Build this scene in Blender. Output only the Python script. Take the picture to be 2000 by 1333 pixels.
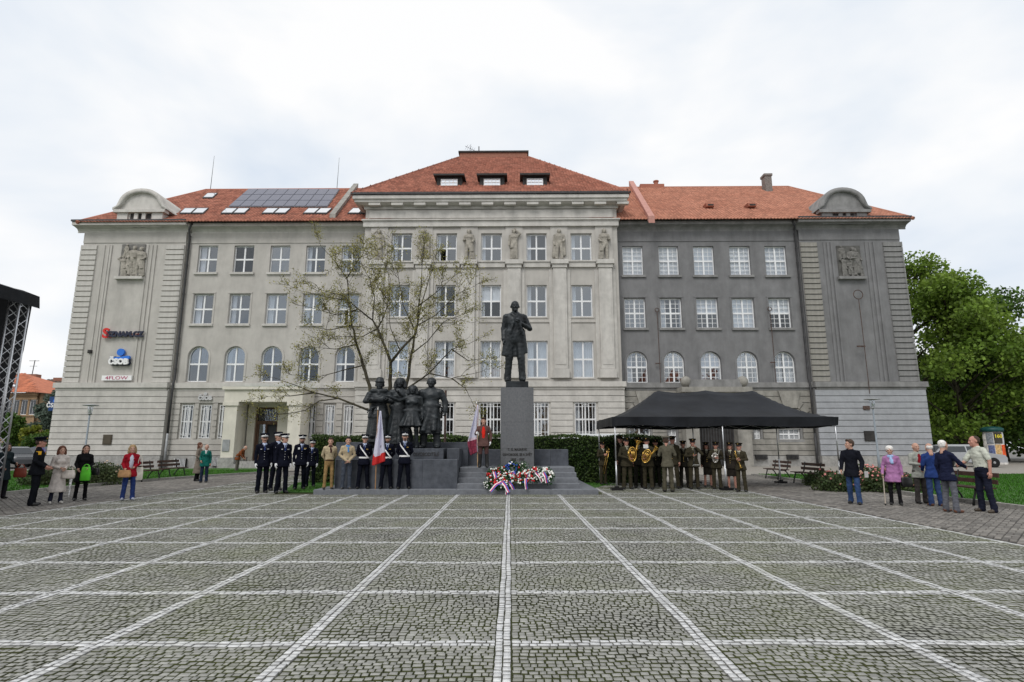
import bpy, math, random
import numpy as np
from mathutils import Vector, Matrix
random.seed(7); RNG=np.random.default_rng(11)
for o in list(bpy.data.objects): bpy.data.objects.remove(o)
sc=bpy.context.scene; COL=sc.collection
R=math.radians
# ---------------------------------------------------------------- camera, sky, sun, exposure
F=1112.0; CH=1.55; TH=math.atan(203.5/F); YAW=math.atan(4/F)
cd=bpy.data.cameras.new('camera'); cam=bpy.data.objects.new('camera',cd); COL.objects.link(cam)
cd.sensor_width=36; cd.lens=36*F/2000; cd.clip_end=600; cd.clip_start=.05
cam.location=(0,0,CH); cam.rotation_euler=(math.pi/2+TH,0,-YAW); sc.camera=cam
SUN_EL,SUN_AZ=48,205           # azimuth clockwise from +Y: behind the camera, to the left
w=bpy.data.worlds.new('World'); sc.world=w; w.use_nodes=True
nt=w.node_tree; nt.nodes.clear(); N=nt.nodes.new; L=nt.links.new
out=N('ShaderNodeOutputWorld'); bg=N('ShaderNodeBackground'); L(bg.outputs[0],out.inputs[0])
sky=N('ShaderNodeTexSky'); sky.sky_type='NISHITA'; sky.sun_disc=False
sky.sun_elevation=R(SUN_EL); sky.sun_rotation=R(SUN_AZ); sky.air_density=1; sky.dust_density=2
tc=N('ShaderNodeTexCoord'); mp=N('ShaderNodeMapping'); mp.inputs['Scale'].default_value=(1,1,2.2); L(tc.outputs['Generated'],mp.inputs[0])
n1=N('ShaderNodeTexNoise'); n1.inputs['Scale'].default_value=2.1; n1.inputs['Detail'].default_value=5; n1.inputs['Roughness'].default_value=.5; n1.inputs['Distortion'].default_value=.25
L(mp.outputs[0],n1.inputs[0])
cr=N('ShaderNodeValToRGB'); e=cr.color_ramp.elements
e[0].position=.30; e[0].color=(.74,.82,.925,1); e[1].position=.56; e[1].color=(1.04,1.04,1.04,1)
m_=cr.color_ramp.elements.new(.43); m_.color=(.885,.93,.985,1)
L(n1.outputs[0],cr.inputs[0])
sm=N('ShaderNodeVectorMath'); sm.operation='SCALE'; sm.inputs['Scale'].default_value=.10; L(sky.outputs[0],sm.inputs[0])
mx=N('ShaderNodeMix'); mx.data_type='RGBA'; mx.inputs['Factor'].default_value=.95
L(sm.outputs[0],mx.inputs['A']); L(cr.outputs[0],mx.inputs['B']); L(mx.outputs['Result'],bg.inputs['Color'])
bg.inputs['Strength'].default_value=1.0
sd=bpy.data.lights.new('sun','SUN'); sd.energy=1.5; sd.angle=R(22); sd.color=(1,.97,.93)
so=bpy.data.objects.new('sun',sd); COL.objects.link(so)
az=R(SUN_AZ); sv=Vector((math.sin(az)*math.cos(R(SUN_EL)),math.cos(az)*math.cos(R(SUN_EL)),math.sin(R(SUN_EL))))
so.rotation_euler=sv.to_track_quat('Z','Y').to_euler(); so.location=(0,0,40)
sc.view_settings.view_transform='Standard'; sc.view_settings.look='None'; sc.view_settings.exposure=0; sc.view_settings.gamma=1
sc.view_settings.use_curve_mapping=False
sc.render.resolution_x=1024; sc.render.resolution_y=682
# ---------------------------------------------------------------- pixel -> place
def ray(px,py):
    u=(px-1000)/F; v=(666.5-py)/F
    d=Vector((u,math.cos(TH)-v*math.sin(TH),math.sin(TH)+v*math.cos(TH)))
    return Matrix.Rotation(-YAW,3,'Z')@d
def G(px,py,z=0.):                       # point on a level surface of height z
    d=ray(px,py); t=(z-CH)/d.z; return Vector((d.x*t,d.y*t,z))
def P(px,py,Y):                          # point at distance Y
    d=ray(px,py); t=Y/d.y; return Vector((d.x*t,Y,CH+d.z*t))
ZB=40.; BA=R(-.9)                        # the building's front stands here
BM=Matrix.Translation((0,ZB,0))@Matrix.Rotation(BA,4,'Z'); BI=BM.inverted()
def B(px,py,off=0.):                     # building coordinates (x,z) on its plane y=off
    o=BI@Vector((0,0,CH)); d=BI.to_3x3()@ray(px,py); t=(off-o.y)/d.y
    return o.x+d.x*t, o.z+d.z*t
def BX(px,py,off=0.): return B(px,py,off)[0]
def BZ(py,off=0.,px=1000): return B(px,py,off)[1]
# ---------------------------------------------------------------- materials
MATS={}
def mat(name,col,rough=.8,metal=0.,var=.12,scale=3.,bump=0.,bscale=40.,island=0.,col2=None,spec=.35,detail=5,stain=0.,trans=0.,emit=0.,mapz=1.):
    if name in MATS: return MATS[name]
    m=bpy.data.materials.new(name); m.use_nodes=True; nt=m.node_tree; N=nt.nodes.new; L=nt.links.new
    b=nt.nodes['Principled BSDF']; b.inputs['Roughness'].default_value=rough; b.inputs['Metallic'].default_value=metal
    b.inputs['Specular IOR Level'].default_value=spec
    tc=N('ShaderNodeTexCoord'); src=tc.outputs['Object']
    if mapz!=1.:
        mp=N('ShaderNodeMapping'); mp.inputs['Scale'].default_value=(1,1,mapz); L(src,mp.inputs[0]); src=mp.outputs[0]
    n=N('ShaderNodeTexNoise'); n.inputs['Scale'].default_value=scale; n.inputs['Detail'].default_value=detail; n.inputs['Roughness'].default_value=.62; L(src,n.inputs[0])
    c=Vector(col); lo=[max(0,x*(1-var*1.6)) for x in col]; hi=[x*(1+var*1.6) for x in col]
    if col2: lo=list(col); hi=list(col2)
    r=N('ShaderNodeValToRGB'); r.color_ramp.elements[0].position=.3; r.color_ramp.elements[1].position=.7
    r.color_ramp.elements[0].color=(*lo,1); r.color_ramp.elements[1].color=(*hi,1); L(n.outputs[0],r.inputs[0]); cout=r.outputs[0]
    if island:
        g=N('ShaderNodeNewGeometry'); oi=N('ShaderNodeObjectInfo'); ad=N('ShaderNodeMath'); ad.operation='ADD'; L(g.outputs['Random Per Island'],ad.inputs[0]); L(oi.outputs['Random'],ad.inputs[1])
        fr=N('ShaderNodeMath'); fr.operation='FRACT'; L(ad.outputs[0],fr.inputs[0])
        mr=N('ShaderNodeMapRange'); mr.inputs['To Min'].default_value=1-island; mr.inputs['To Max'].default_value=1+island; L(fr.outputs[0],mr.inputs[0])
        mu=N('ShaderNodeVectorMath'); mu.operation='SCALE'; L(cout,mu.inputs[0]); L(mr.outputs[0],mu.inputs['Scale']); cout=mu.outputs[0]
    if stain:
        n2=N('ShaderNodeTexNoise'); n2.inputs['Scale'].default_value=.55; n2.inputs['Detail'].default_value=8; n2.inputs['Roughness'].default_value=.7
        mp2=N('ShaderNodeMapping'); mp2.inputs['Scale'].default_value=(2.0,2.0,.5); L(tc.outputs['Object'],mp2.inputs[0]); L(mp2.outputs[0],n2.inputs[0])
        mr2=N('ShaderNodeMapRange'); mr2.inputs['From Min'].default_value=.42; mr2.inputs['From Max'].default_value=.68; mr2.inputs['To Min'].default_value=1; mr2.inputs['To Max'].default_value=1-stain; L(n2.outputs[0],mr2.inputs[0])
        mu2=N('ShaderNodeVectorMath'); mu2.operation='SCALE'; L(cout,mu2.inputs[0]); L(mr2.outputs[0],mu2.inputs['Scale']); cout=mu2.outputs[0]
    L(cout,b.inputs['Base Color'])
    if bump:
        nb=N('ShaderNodeTexNoise'); nb.inputs['Scale'].default_value=bscale; nb.inputs['Detail'].default_value=4; L(tc.outputs['Object'],nb.inputs[0])
        bp=N('ShaderNodeBump'); bp.inputs['Strength'].default_value=bump; bp.inputs['Distance'].default_value=.02; L(nb.outputs[0],bp.inputs['Height']); L(bp.outputs[0],b.inputs['Normal'])
    if trans:
        t=N('ShaderNodeBsdfTranslucent'); L(cout,t.inputs[0]); ms=N('ShaderNodeMixShader'); ms.inputs[0].default_value=trans
        L(b.outputs[0],ms.inputs[1]); L(t.outputs[0],ms.inputs[2]); L(ms.outputs[0],nt.nodes['Material Output'].inputs[0])
    if emit: b.inputs['Emission Color'].default_value=(*col,1); b.inputs['Emission Strength'].default_value=emit
    MATS[name]=m; return m
def glassmat(name,tint,refl=.4,gc=(.80,.86,.92)):
    if name in MATS: return MATS[name]
    m=bpy.data.materials.new(name); m.use_nodes=True; nt=m.node_tree; nt.nodes.clear(); N=nt.nodes.new; L=nt.links.new
    o=N('ShaderNodeOutputMaterial'); g=N('ShaderNodeBsdfGlossy'); g.inputs['Roughness'].default_value=.03; g.inputs['Color'].default_value=(*gc,1)
    t=N('ShaderNodeBsdfTransparent'); t.inputs[0].default_value=(*tint,1); x=N('ShaderNodeMixShader'); x.inputs[0].default_value=refl
    tc=N('ShaderNodeTexCoord'); n=N('ShaderNodeTexNoise'); n.inputs['Scale'].default_value=1.1; L(tc.outputs['Object'],n.inputs[0])
    bp=N('ShaderNodeBump'); bp.inputs['Strength'].default_value=.12; bp.inputs['Distance'].default_value=.1; L(n.outputs[0],bp.inputs['Height']); L(bp.outputs[0],g.inputs['Normal'])
    L(t.outputs[0],x.inputs[1]); L(g.outputs[0],x.inputs[2]); L(x.outputs[0],o.inputs[0]); MATS[name]=m; return m
def cloth(c,r=.85,**k):
    c=tuple(c); return mat('cloth_%03d_%03d_%03d'%tuple(int(x*999) for x in c),c,r,var=.16,scale=9,bump=.45,bscale=18,spec=.04,**k)
# ---------------------------------------------------------------- mesh builder
class MB:
    def __init__(s): s.v=[]; s.f=[]; s.m=[]
    def add(s,vs,fs,m=0):
        n=len(s.v); s.v+=[tuple(p) for p in vs]; s.f+=[tuple(i+n for i in f) for f in fs]; s.m+=[m]*len(fs); return s
    def quad(s,a,b,c,d,m=0): return s.add([a,b,c,d],[(0,1,2,3)],m)
    def box(s,x0,x1,y0,y1,z0,z1,m=0,M=None):
        vs=[(x,y,z) for z in (z0,z1) for y in (y0,y1) for x in (x0,x1)]
        if M is not None: vs=[M@Vector(p) for p in vs]
        return s.add(vs,[(0,2,3,1),(4,5,7,6),(0,1,5,4),(1,3,7,5),(3,2,6,7),(2,0,4,6)],m)
    def prism(s,poly,y0,y1,m=0,M=None,caps=True):     # poly in (x,z), extruded along y
        n=len(poly); vs=[(x,y0,z) for x,z in poly]+[(x,y1,z) for x,z in poly]
        if M is not None: vs=[M@Vector(p) for p in vs]
        fs=[(i,(i+1)%n,(i+1)%n+n,i+n) for i in range(n)]
        if caps: fs+=[tuple(range(n))[::-1],tuple(range(n,2*n))]
        return s.add(vs,fs,m)
    def tube(s,pts,r,seg=8,m=0,cap=True,closed=False):
        pts=[Vector(p) for p in pts]; n=len(pts); rr=r if isinstance(r,(list,tuple)) else [r]*n
        vs=[];fs=[]; ref=None
        for i,p in enumerate(pts):
            if closed: t=pts[(i+1)%n]-pts[i-1]
            else: t=pts[min(i+1,n-1)]-pts[max(i-1,0)]
            t=t.normalized() if t.length>1e-9 else Vector((0,0,1))
            if ref is None: ref=t.orthogonal().normalized()
            ref=(ref-t*ref.dot(t)); ref=ref.normalized() if ref.length>1e-6 else t.orthogonal().normalized()
            q=t.cross(ref)
            for k in range(seg):
                a=2*math.pi*k/seg; vs.append(p+(ref*math.cos(a)+q*math.sin(a))*rr[i])
        for i in range(n if closed else n-1):
            for k in range(seg): fs.append((i*seg+k,i*seg+(k+1)%seg,((i+1)%n)*seg+(k+1)%seg,((i+1)%n)*seg+k))
        if cap and not closed: fs+=[tuple(range(seg))[::-1],tuple(range((n-1)*seg,n*seg))]
        return s.add(vs,fs,m)
    def lathe(s,prof,c=(0,0,0),seg=16,m=0,M=None,sy=1.):   # prof: (r,z)
        vs=[];n=len(prof)
        for r,z in prof:
            for k in range(seg):
                a=2*math.pi*k/seg; p=Vector((c[0]+r*math.cos(a),c[1]+r*math.sin(a)*sy,c[2]+z)); vs.append(M@p if M is not None else p)
        fs=[(i*seg+k,i*seg+(k+1)%seg,(i+1)*seg+(k+1)%seg,(i+1)*seg+k) for i in range(n-1) for k in range(seg)]
        if prof[0][0]>1e-4: fs.append(tuple(range(seg))[::-1])
        if prof[-1][0]>1e-4: fs.append(tuple(range((n-1)*seg,n*seg)))
        return s.add(vs,fs,m)
    def ball(s,c,r,seg=8,rings=5,m=0,sc=(1,1,1)):
        vs=[];fs=[]
        for i in range(rings+1):
            t=math.pi*i/rings
            for k in range(seg):
                a=2*math.pi*k/seg; vs.append((c[0]+r*sc[0]*math.sin(t)*math.cos(a),c[1]+r*sc[1]*math.sin(t)*math.sin(a),c[2]+r*sc[2]*math.cos(t)))
        for i in range(rings):
            for k in range(seg): fs.append((i*seg+k,(i+1)*seg+k,(i+1)*seg+(k+1)%seg,i*seg+(k+1)%seg))
        return s.add(vs,fs,m)
    def mesh(s,name,mats,smooth=False):
        me=bpy.data.meshes.new(name); me.from_pydata(s.v,[],s.f)
        for x in (mats if isinstance(mats,(list,tuple)) else [mats]): me.materials.append(x)
        me.polygons.foreach_set('material_index',s.m)
        if smooth: me.polygons.foreach_set('use_smooth',[True]*len(s.f))
        me.update(); return me
    def build(s,name,mats,parent=None,smooth=False,loc=None,M=None): return link(name,s.mesh(name,mats,smooth),parent,loc,M)
def link(name,me,parent=None,loc=None,M=None):
    o=bpy.data.objects.new(name,me); COL.objects.link(o)
    if parent: o.parent=parent
    if M is not None: o.matrix_local=M
    elif loc is not None: o.location=loc
    return o
def npmesh(name,V,Fq,mats,mi=None,smooth=False):
    me=bpy.data.meshes.new(name); V=np.asarray(V,np.float32); Fq=np.asarray(Fq,np.int32); n=len(Fq); k=Fq.shape[1] if n else 4
    me.vertices.add(len(V)); me.vertices.foreach_set('co',V.ravel()); me.loops.add(n*k); me.loops.foreach_set('vertex_index',Fq.ravel())
    me.polygons.add(n); me.polygons.foreach_set('loop_start',np.arange(0,n*k,k,dtype=np.int32))
    for x in (mats if isinstance(mats,(list,tuple)) else [mats]): me.materials.append(x)
    if mi is not None: me.polygons.foreach_set('material_index',np.asarray(mi,np.int32))
    if smooth: me.polygons.foreach_set('use_smooth',np.ones(n,bool))
    me.update(calc_edges=True); return me
def thing(name,label,cat,loc=(0,0,0),rz=0.,group=None):
    o=bpy.data.objects.new(name,None); COL.objects.link(o); o.location=loc; o.rotation_euler=(0,0,rz); o.empty_display_size=.1
    return tag(o,label,cat,group)
def tag(o,label,cat,group=None):
    o['label']=label; o['category']=cat
    if group: o['group']=group
    return o
def struct(o): o['kind']='structure'; return o
def stuff(o): o['kind']='stuff'; return o
def copytree(o,parent=None):
    c=o.copy(); COL.objects.link(c); c.parent=parent
    for ch in list(o.children): copytree(ch,c)
    return c
def text(name,body,size,M,m,parent=None,ext=.01,align='CENTER',sx=1.,bold=0.):
    cu=bpy.data.curves.new(name,'FONT'); cu.body=body; cu.size=size; cu.extrude=ext; cu.align_x=align; cu.align_y='CENTER'; cu.offset=bold; cu.resolution_u=3
    ob=bpy.data.objects.new(name,cu); me=bpy.data.meshes.new_from_object(ob); bpy.data.objects.remove(ob); bpy.data.curves.remove(cu)
    me.name=name; me.materials.clear(); me.materials.append(m)
    for v in me.vertices: v.co.x*=sx
    return link(name,me,parent,M=M)
FRONT=Matrix.Rotation(math.pi/2,4,'X')      # text standing upright, read from -Y
def T(x,y,z): return Matrix.Translation((x,y,z))
# ---------------------------------------------------------------- implicit surfaces for figures
def nets(Fd,Mt,org,h):
    s=Fd<0; nx,ny,nz=Fd.shape
    c=[s[i:nx-1+i,j:ny-1+j,k:nz-1+k] for i in (0,1) for j in (0,1) for k in (0,1)]
    tot=sum(x.astype(np.int8) for x in c); act=(tot>0)&(tot<8); I,J,K=np.nonzero(act)
    idx=-np.ones(act.shape,np.int64); idx[I,J,K]=np.arange(len(I))
    acc=np.zeros((len(I),3)); cnt=np.zeros(len(I))
    offs=[(i,j,k) for i in (0,1) for j in (0,1) for k in (0,1)]
    for a in offs:
        for d in range(3):
            if a[d]: continue
            b=list(a); b[d]=1
            fa=Fd[I+a[0],J+a[1],K+a[2]]; fb=Fd[I+b[0],J+b[1],K+b[2]]; cr=(fa<0)!=(fb<0)
            t=np.where(cr,fa/np.where(cr,fa-fb,1),0); p=np.tile(np.array(a,float),(len(I),1)); p[:,d]+=t
            acc+=p*cr[:,None]; cnt+=cr
    V=(np.stack([I,J,K],1)+acc/cnt[:,None])*h+org
    fs=[];ms=[]
    for d in range(3):
        e,f=[(1,2),(2,0),(0,1)][d]
        sl0=[slice(None)]*3; sl1=[slice(None)]*3; sl0[d]=slice(0,-1); sl1[d]=slice(1,None)
        for q in (e,f): sl0[q]=slice(1,-1); sl1[q]=slice(1,-1)
        s0=s[tuple(sl0)]; s1=s[tuple(sl1)]; A=np.argwhere(s0!=s1)
        if not len(A): continue
        A[:,e]+=1; A[:,f]+=1; ins=s[A[:,0],A[:,1],A[:,2]]
        def cell(de,df):
            Bq=A.copy(); Bq[:,e]+=de; Bq[:,f]+=df; return idx[Bq[:,0],Bq[:,1],Bq[:,2]]
        Q=np.stack([cell(-1,-1),cell(0,-1),cell(0,0),cell(-1,0)],1); Q[~ins]=Q[~ins][:,::-1]
        A2=A.copy(); A2[:,d]+=(~ins); fs.append(Q); ms.append(Mt[A2[:,0],A2[:,1],A2[:,2]])
    return V,np.concatenate(fs),np.concatenate(ms)
def C(a,b,ra,rb,m=0,k=.03,n=None,s=1.,cut=False): return ('c',Vector(a),Vector(b),ra,rb,m,k,n,s,cut)
def E(c,r,m=0,k=.02,rot=None): return ('e',Vector(c),r,m,k,rot)
def sdf(prims,h):
    los=[];his=[]
    for p in prims:
        if p[0]=='c':
            r=max(p[3],p[4]); los.append([min(p[1][i],p[2][i])-r for i in range(3)]); his.append([max(p[1][i],p[2][i])+r for i in range(3)])
        else:
            r=max(p[2]) if p[5] is not None else None; rr=[r]*3 if r else p[2]; los.append([p[1][i]-rr[i] for i in range(3)]); his.append([p[1][i]+rr[i] for i in range(3)])
    lo=np.min(los,0)-4*h; hi=np.max(his,0)+4*h; n=np.ceil((hi-lo)/h).astype(int)+1
    Fd=np.full(n,9.,np.float32); D=np.full(n,9.,np.float32); Mt=np.zeros(n,np.int8)
    for p,l,g in zip(prims,los,his):
        k=p[6] if p[0]=='c' else p[4]; mg=k+3*h
        i0=np.maximum(0,np.floor((np.array(l)-mg-lo)/h).astype(int)); i1=np.minimum(n,np.ceil((np.array(g)+mg-lo)/h).astype(int)+1)
        sl=tuple(slice(a,b) for a,b in zip(i0,i1))
        X,Y,Z=[lo[i]+h*np.arange(i0[i],i1[i]) for i in range(3)]
        X=X[:,None,None];Y=Y[None,:,None];Z=Z[None,None,:]
        if p[0]=='c':
            a=np.array(p[1]);b=np.array(p[2]); ba=b-a; q=[X-a[0],Y-a[1],Z-a[2]]
            L2=max(ba@ba,1e-9); t=np.clip((q[0]*ba[0]+q[1]*ba[1]+q[2]*ba[2])/L2,0,1)
            e=[q[i]-t*ba[i] for i in range(3)]
            if p[7] is not None:
                nn=np.array(p[7]); dn=e[0]*nn[0]+e[1]*nn[1]+e[2]*nn[2]; ex=(1/p[8]-1); e=[e[i]+dn*nn[i]*ex for i in range(3)]
            d=(np.sqrt(e[0]**2+e[1]**2+e[2]**2)-(p[3]+(p[4]-p[3])*t))*(p[8] if p[7] is not None and p[8]<1 else 1); m=p[5]
            if p[9]: u=ba/math.sqrt(L2); d=np.maximum(d,(q[0]-ba[0])*u[0]+(q[1]-ba[1])*u[1]+(q[2]-ba[2])*u[2])
        else:
            q=[X-p[1][0],Y-p[1][1],Z-p[1][2]]
            if p[5] is not None:
                Rm=np.array(p[5].inverted()); q=[Rm[i,0]*q[0]+Rm[i,1]*q[1]+Rm[i,2]*q[2] for i in range(3)]
            r=p[2]; k0=np.sqrt((q[0]/r[0])**2+(q[1]/r[1])**2+(q[2]/r[2])**2); k1=np.sqrt((q[0]/r[0]**2)**2+(q[1]/r[1]**2)**2+(q[2]/r[2]**2)**2)
            d=k0*(k0-1)/np.maximum(k1,1e-6); m=p[3]
        f=Fd[sl]; hh=np.clip(.5+.5*(f-d)/k,0,1); Fd[sl]=f*(1-hh)+d*hh-k*hh*(1-hh)
        dm=D[sl]; w_=d<dm; Mt[sl]=np.where(w_,m,Mt[sl]); D[sl]=np.where(w_,d,dm)
    return nets(Fd,Mt,lo,h)
# ================================================================ GROUND
M_asph=mat('asphalt',(.16,.155,.145),.9,var=.15,scale=2,bump=.3,bscale=60)
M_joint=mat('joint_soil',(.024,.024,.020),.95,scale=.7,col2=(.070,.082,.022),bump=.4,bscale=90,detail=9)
def settmat(name,a,b,isl):
    m=mat(name,a,.75,scale=7,col2=b,island=isl,bump=.55,bscale=70,spec=.3,stain=.16)
    nt=m.node_tree; N=nt.nodes.new; L=nt.links.new; bs=nt.nodes['Principled BSDF']; src=bs.inputs['Base Color'].links[0].from_socket
    tc=N('ShaderNodeTexCoord'); n=N('ShaderNodeTexNoise'); n.inputs['Scale'].default_value=.42; n.inputs['Detail'].default_value=9; n.inputs['Roughness'].default_value=.72; L(tc.outputs['Object'],n.inputs[0])
    r=N('ShaderNodeMapRange'); r.inputs['From Min'].default_value=.5; r.inputs['From Max'].default_value=.72; r.inputs['To Max'].default_value=.6; L(n.outputs[0],r.inputs[0])
    g=N('ShaderNodeMix'); g.data_type='RGBA'; g.inputs['B'].default_value=(.22,.235,.13,1) if a[0]<.4 else (.48,.49,.40,1)
    L(r.outputs[0],g.inputs['Factor']); L(src,g.inputs['A']); L(g.outputs['Result'],bs.inputs['Base Color']); return m
M_sett=settmat('grey_sett',(.262,.262,.240),(.37,.368,.342),.18)
M_settw=settmat('pale_sett',(.52,.525,.525),(.72,.725,.725),.12)
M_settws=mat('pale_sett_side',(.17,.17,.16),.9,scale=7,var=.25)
M_brick=mat('paver_brick',(.13,.122,.112),.85,scale=1.,col2=(.22,.205,.185),island=.35,bump=.4,bscale=70)
M_brickb=mat('paver_bed',(.05,.047,.042),.95)
M_kerb=mat('kerb_granite',(.27,.26,.24),.85,var=.2,scale=9,bump=.4,bscale=60,island=.15)
M_grass=mat('lawn_soil',(.030,.085,.012),.95,scale=1.2,col2=(.055,.14,.020),bump=.6,bscale=50)
M_blade=mat('grass_blade',(.045,.15,.012),.8,var=.2,island=.45,trans=.3)
M_gravel=mat('gravel',(.30,.28,.25),.95,var=.2,scale=30,bump=.5,bscale=90)
def sheet(name,poly,z,m):
    b=MB(); b.add([(x,y,z) for x,y in poly],[tuple(range(len(poly)))]); return struct(b.build(name,m))
sheet('ground',[(-170,-25),(170,-25),(170,230),(-170,230)],-.05,M_asph)
XL,XR,S=-11.15,8.02,1.59; X0=-.05; Z0=4.85; SZ=1.575
plaza=sheet('plaza',[(XL,-3),(XR,-3),(XR,24.3),(XL,30.5)],0.,M_joint)
def insett(x,y):
    if x<-6.6+.2 and x>-7.6 and y>19.4: return False
    if -7.6<x<3.0 and y>18.65: return False
    return XL<x<XR and y<(24.2 if x>0 else 30.3)
def infr(x,y,mg=1.3):
    d=y*math.cos(TH)-CH*math.sin(TH)
    return y>2.9 and abs(x)<d*.905+mg
sx=[];sw=[]
def row(x0,x1,y,dy,white,ph=0.,arc=None,xsize=.062):
    """one row of setts between x0 and x1 centred on y"""
    x=x0
    while x<x1-.02:
        wd=xsize*random.uniform(.74,1.36)
        if x+wd>x1-.025: wd=x1-x
        cx=x+wd/2; yy=y+(arc(cx) if arc else 0.)+.010*math.sin(cx*1.9+y*.7)+.006*math.sin(cx*5.1+y*2.)
        if infr(cx,yy) and insett(cx,yy): sx.append((cx,yy,wd,dy)); sw.append(white)
        x+=wd
def rowv(xc,y0,y1,wd):
    y=y0
    while y<y1-.02:
        dy=.065*random.uniform(.85,1.3)
        if y+dy>y1-.025: dy=y1-y
        xq=xc+.004*math.sin(y*1.1+round(xc/1.59))+.003*math.sin(y*4.6+xc)
        if infr(xc,y+dy/2) and insett(xc,y+dy/2): sx.append((xq,y+dy/2,wd,dy)); sw.append(True)
        y+=dy
ks=list(range(-7,6)); vx=[X0+k*S for k in ks]; hz=[Z0+SZ*n for n in range(-2,17)]
edges=[XL]+[v for v in vx if XL+.2<v<XR-.2]+[XR]
for v in edges:
    if v in (XL,XR): rowv(v+(.05 if v==XL else -.05),-1,30.4,.1)
    else:
        for q in (-.031,.031): rowv(v+q,-1,30.4,.06)
for j in range(len(hz)-1):
    for i in range(len(edges)-1):
        a=edges[i]+(.1 if i==0 else .064); b=edges[i+1]-(.1 if i==len(edges)-2 else .064); z0=hz[j]+.064; z1=hz[j+1]-.064
        for q in (-.031,.031): row(a,b,hz[j]+q,.06,True,xsize=.075)
        nr=22; dz=(z1-z0)/nr; amp=random.uniform(.015,.07)*random.choice((1,1,-1)); ph=random.uniform(-2.5,2.5); fq=random.uniform(.8,2.1)
        for r in range(nr):
            yc=z0+(r+.5)*dz; fade=min(1,min(r+.5,nr-r-.5)/4)
            row(a,b,yc,dz*.98,False,arc=lambda cx,a=a,b=b,f=fade,am=amp,ph=ph,fq=fq: am*f*math.cos((cx-(a+b)/2)/(b-a)*math.pi*fq+ph))
sx=np.array(sx); sw=np.array(sw); n=len(sx)
order=np.argsort(sx[:,1]+np.abs(sx[:,0])*.25)
near=[i for i in order if sx[i,1]>4.16 and abs(sx[i,0])<.89*(sx[i,1]*.98-.28)][:300]
isn=np.zeros(n,bool); isn[near]=True
def settgeo(s,rng,wh=None):
    n=len(s); sg=np.array([[-1,-1],[1,-1],[1,1],[-1,1]],float)
    hw=s[:,2:4]/2-.002; base=s[:,None,:2]+sg[None]*hw[:,None,:]+rng.uniform(-.0035,.0035,(n,4,2))
    # round the corners slightly by pulling top vertices in
    top=s[:,None,:2]+sg[None]*(hw[:,None,:]-(.0048 if wh is None else np.where(wh,.0028,.0048)[:,None,None]))+(base-(s[:,None,:2]+sg[None]*hw[:,None,:]))
    zt=.0145+(.006*np.sin(s[:,0]*1.1+s[:,1]*.6)*np.sin(s[:,1]*.9-s[:,0]*.4))[:,None]+(0 if wh is None else .002*wh[:,None])+rng.uniform(-.004,.004,(n,1))+rng.uniform(-.0015,.0015,(n,4))
    V=np.zeros((n,8,3)); V[:,:4,:2]=base; V[:,:4,2]=.001; V[:,4:,:2]=top; V[:,4:,2]=zt
    q=np.array([[4,5,6,7],[0,1,5,4],[1,2,6,5],[2,3,7,6],[3,0,4,7]]); Fq=(np.arange(n)[:,None,None]*8+q[None]).reshape(-1,4)
    return V.reshape(-1,3),Fq
rest=~isn; V_,F_=settgeo(sx[rest],RNG,sw[rest])
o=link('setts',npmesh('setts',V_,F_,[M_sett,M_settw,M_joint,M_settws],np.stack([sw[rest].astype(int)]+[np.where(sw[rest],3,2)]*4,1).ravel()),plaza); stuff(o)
vari=[]
for k in range(16):
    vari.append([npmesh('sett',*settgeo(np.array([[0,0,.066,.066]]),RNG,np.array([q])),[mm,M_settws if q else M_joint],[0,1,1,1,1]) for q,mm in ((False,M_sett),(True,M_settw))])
for i in near:
    o=link('sett',vari[random.randrange(16)][int(sw[i])],plaza,(sx[i,0],sx[i,1],0)); o.scale=(sx[i,2]/.066,sx[i,3]/.066,1)
# brick paths, basket weave
def bricks(name,poly,rot,inside):
    p=sheet(name,poly,.004,M_brickb); L_=[]
    xs=[q[0] for q in poly]; ys=[q[1] for q in poly]; c=math.cos(rot); s_=math.sin(rot)
    cx0,cy0=(min(xs)+max(xs))/2,(min(ys)+max(ys))/2; rad=max(max(xs)-min(xs),max(ys)-min(ys))*.75; n=int(rad/.21)
    for i in range(-n,n):
        for j in range(-n,n):
            for k in (-1,1):
                u,v=i*.21,j*.21
                if (i+j)%2: du,dv,sz=k*.0525,0,(.1,.205)
                else: du,dv,sz=0,k*.0525,(.205,.1)
                x=cx0+(u+du)*c-(v+dv)*s_; y=cy0+(u+du)*s_+(v+dv)*c
                if min(xs)+.1<x<max(xs)-.1 and inside(x,y) and infr(x,y,1.2): L_.append((x,y,sz))
    vis=[b for b in L_ if abs(b[0])<.89*(b[1]*.98-.28)]; vis.sort(key=lambda b:b[1]); nearset=set(id(b) for b in vis[:300])
    def geo(b,ox,oy):
        hx,hy=b[2][0]/2-.005,b[2][1]/2-.005; vs=[]
        for ins,z in ((0,.005),(.006,.022)):
            for sx_,sy_ in ((-1,-1),(1,-1),(1,1),(-1,1)):
                a,d=sx_*(hx-ins),sy_*(hy-ins); vs.append((ox+a*c-d*s_,oy+a*s_+d*c,z))
        return vs,[(4,5,6,7),(0,1,5,4),(1,2,6,5),(2,3,7,6),(3,0,4,7)]
    big=MB(); sh={}
    for b in L_:
        if id(b) in nearset:
            if b[2] not in sh: mb=MB(); mb.add(*geo(b,0,0)); sh[b[2]]=mb.mesh('brick',M_brick)
            link('brick',sh[b[2]],p,(b[0],b[1],random.uniform(-.002,.002)))
        else: big.add(*geo(b,b[0],b[1]))
    stuff(big.build('bricks',M_brick,p)); return p
def kx_left(y): return -15.75+ (0 if y<23 else 2.6*(1-math.cos(min(1,(y-23)/11)*math.pi/2)))
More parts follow.
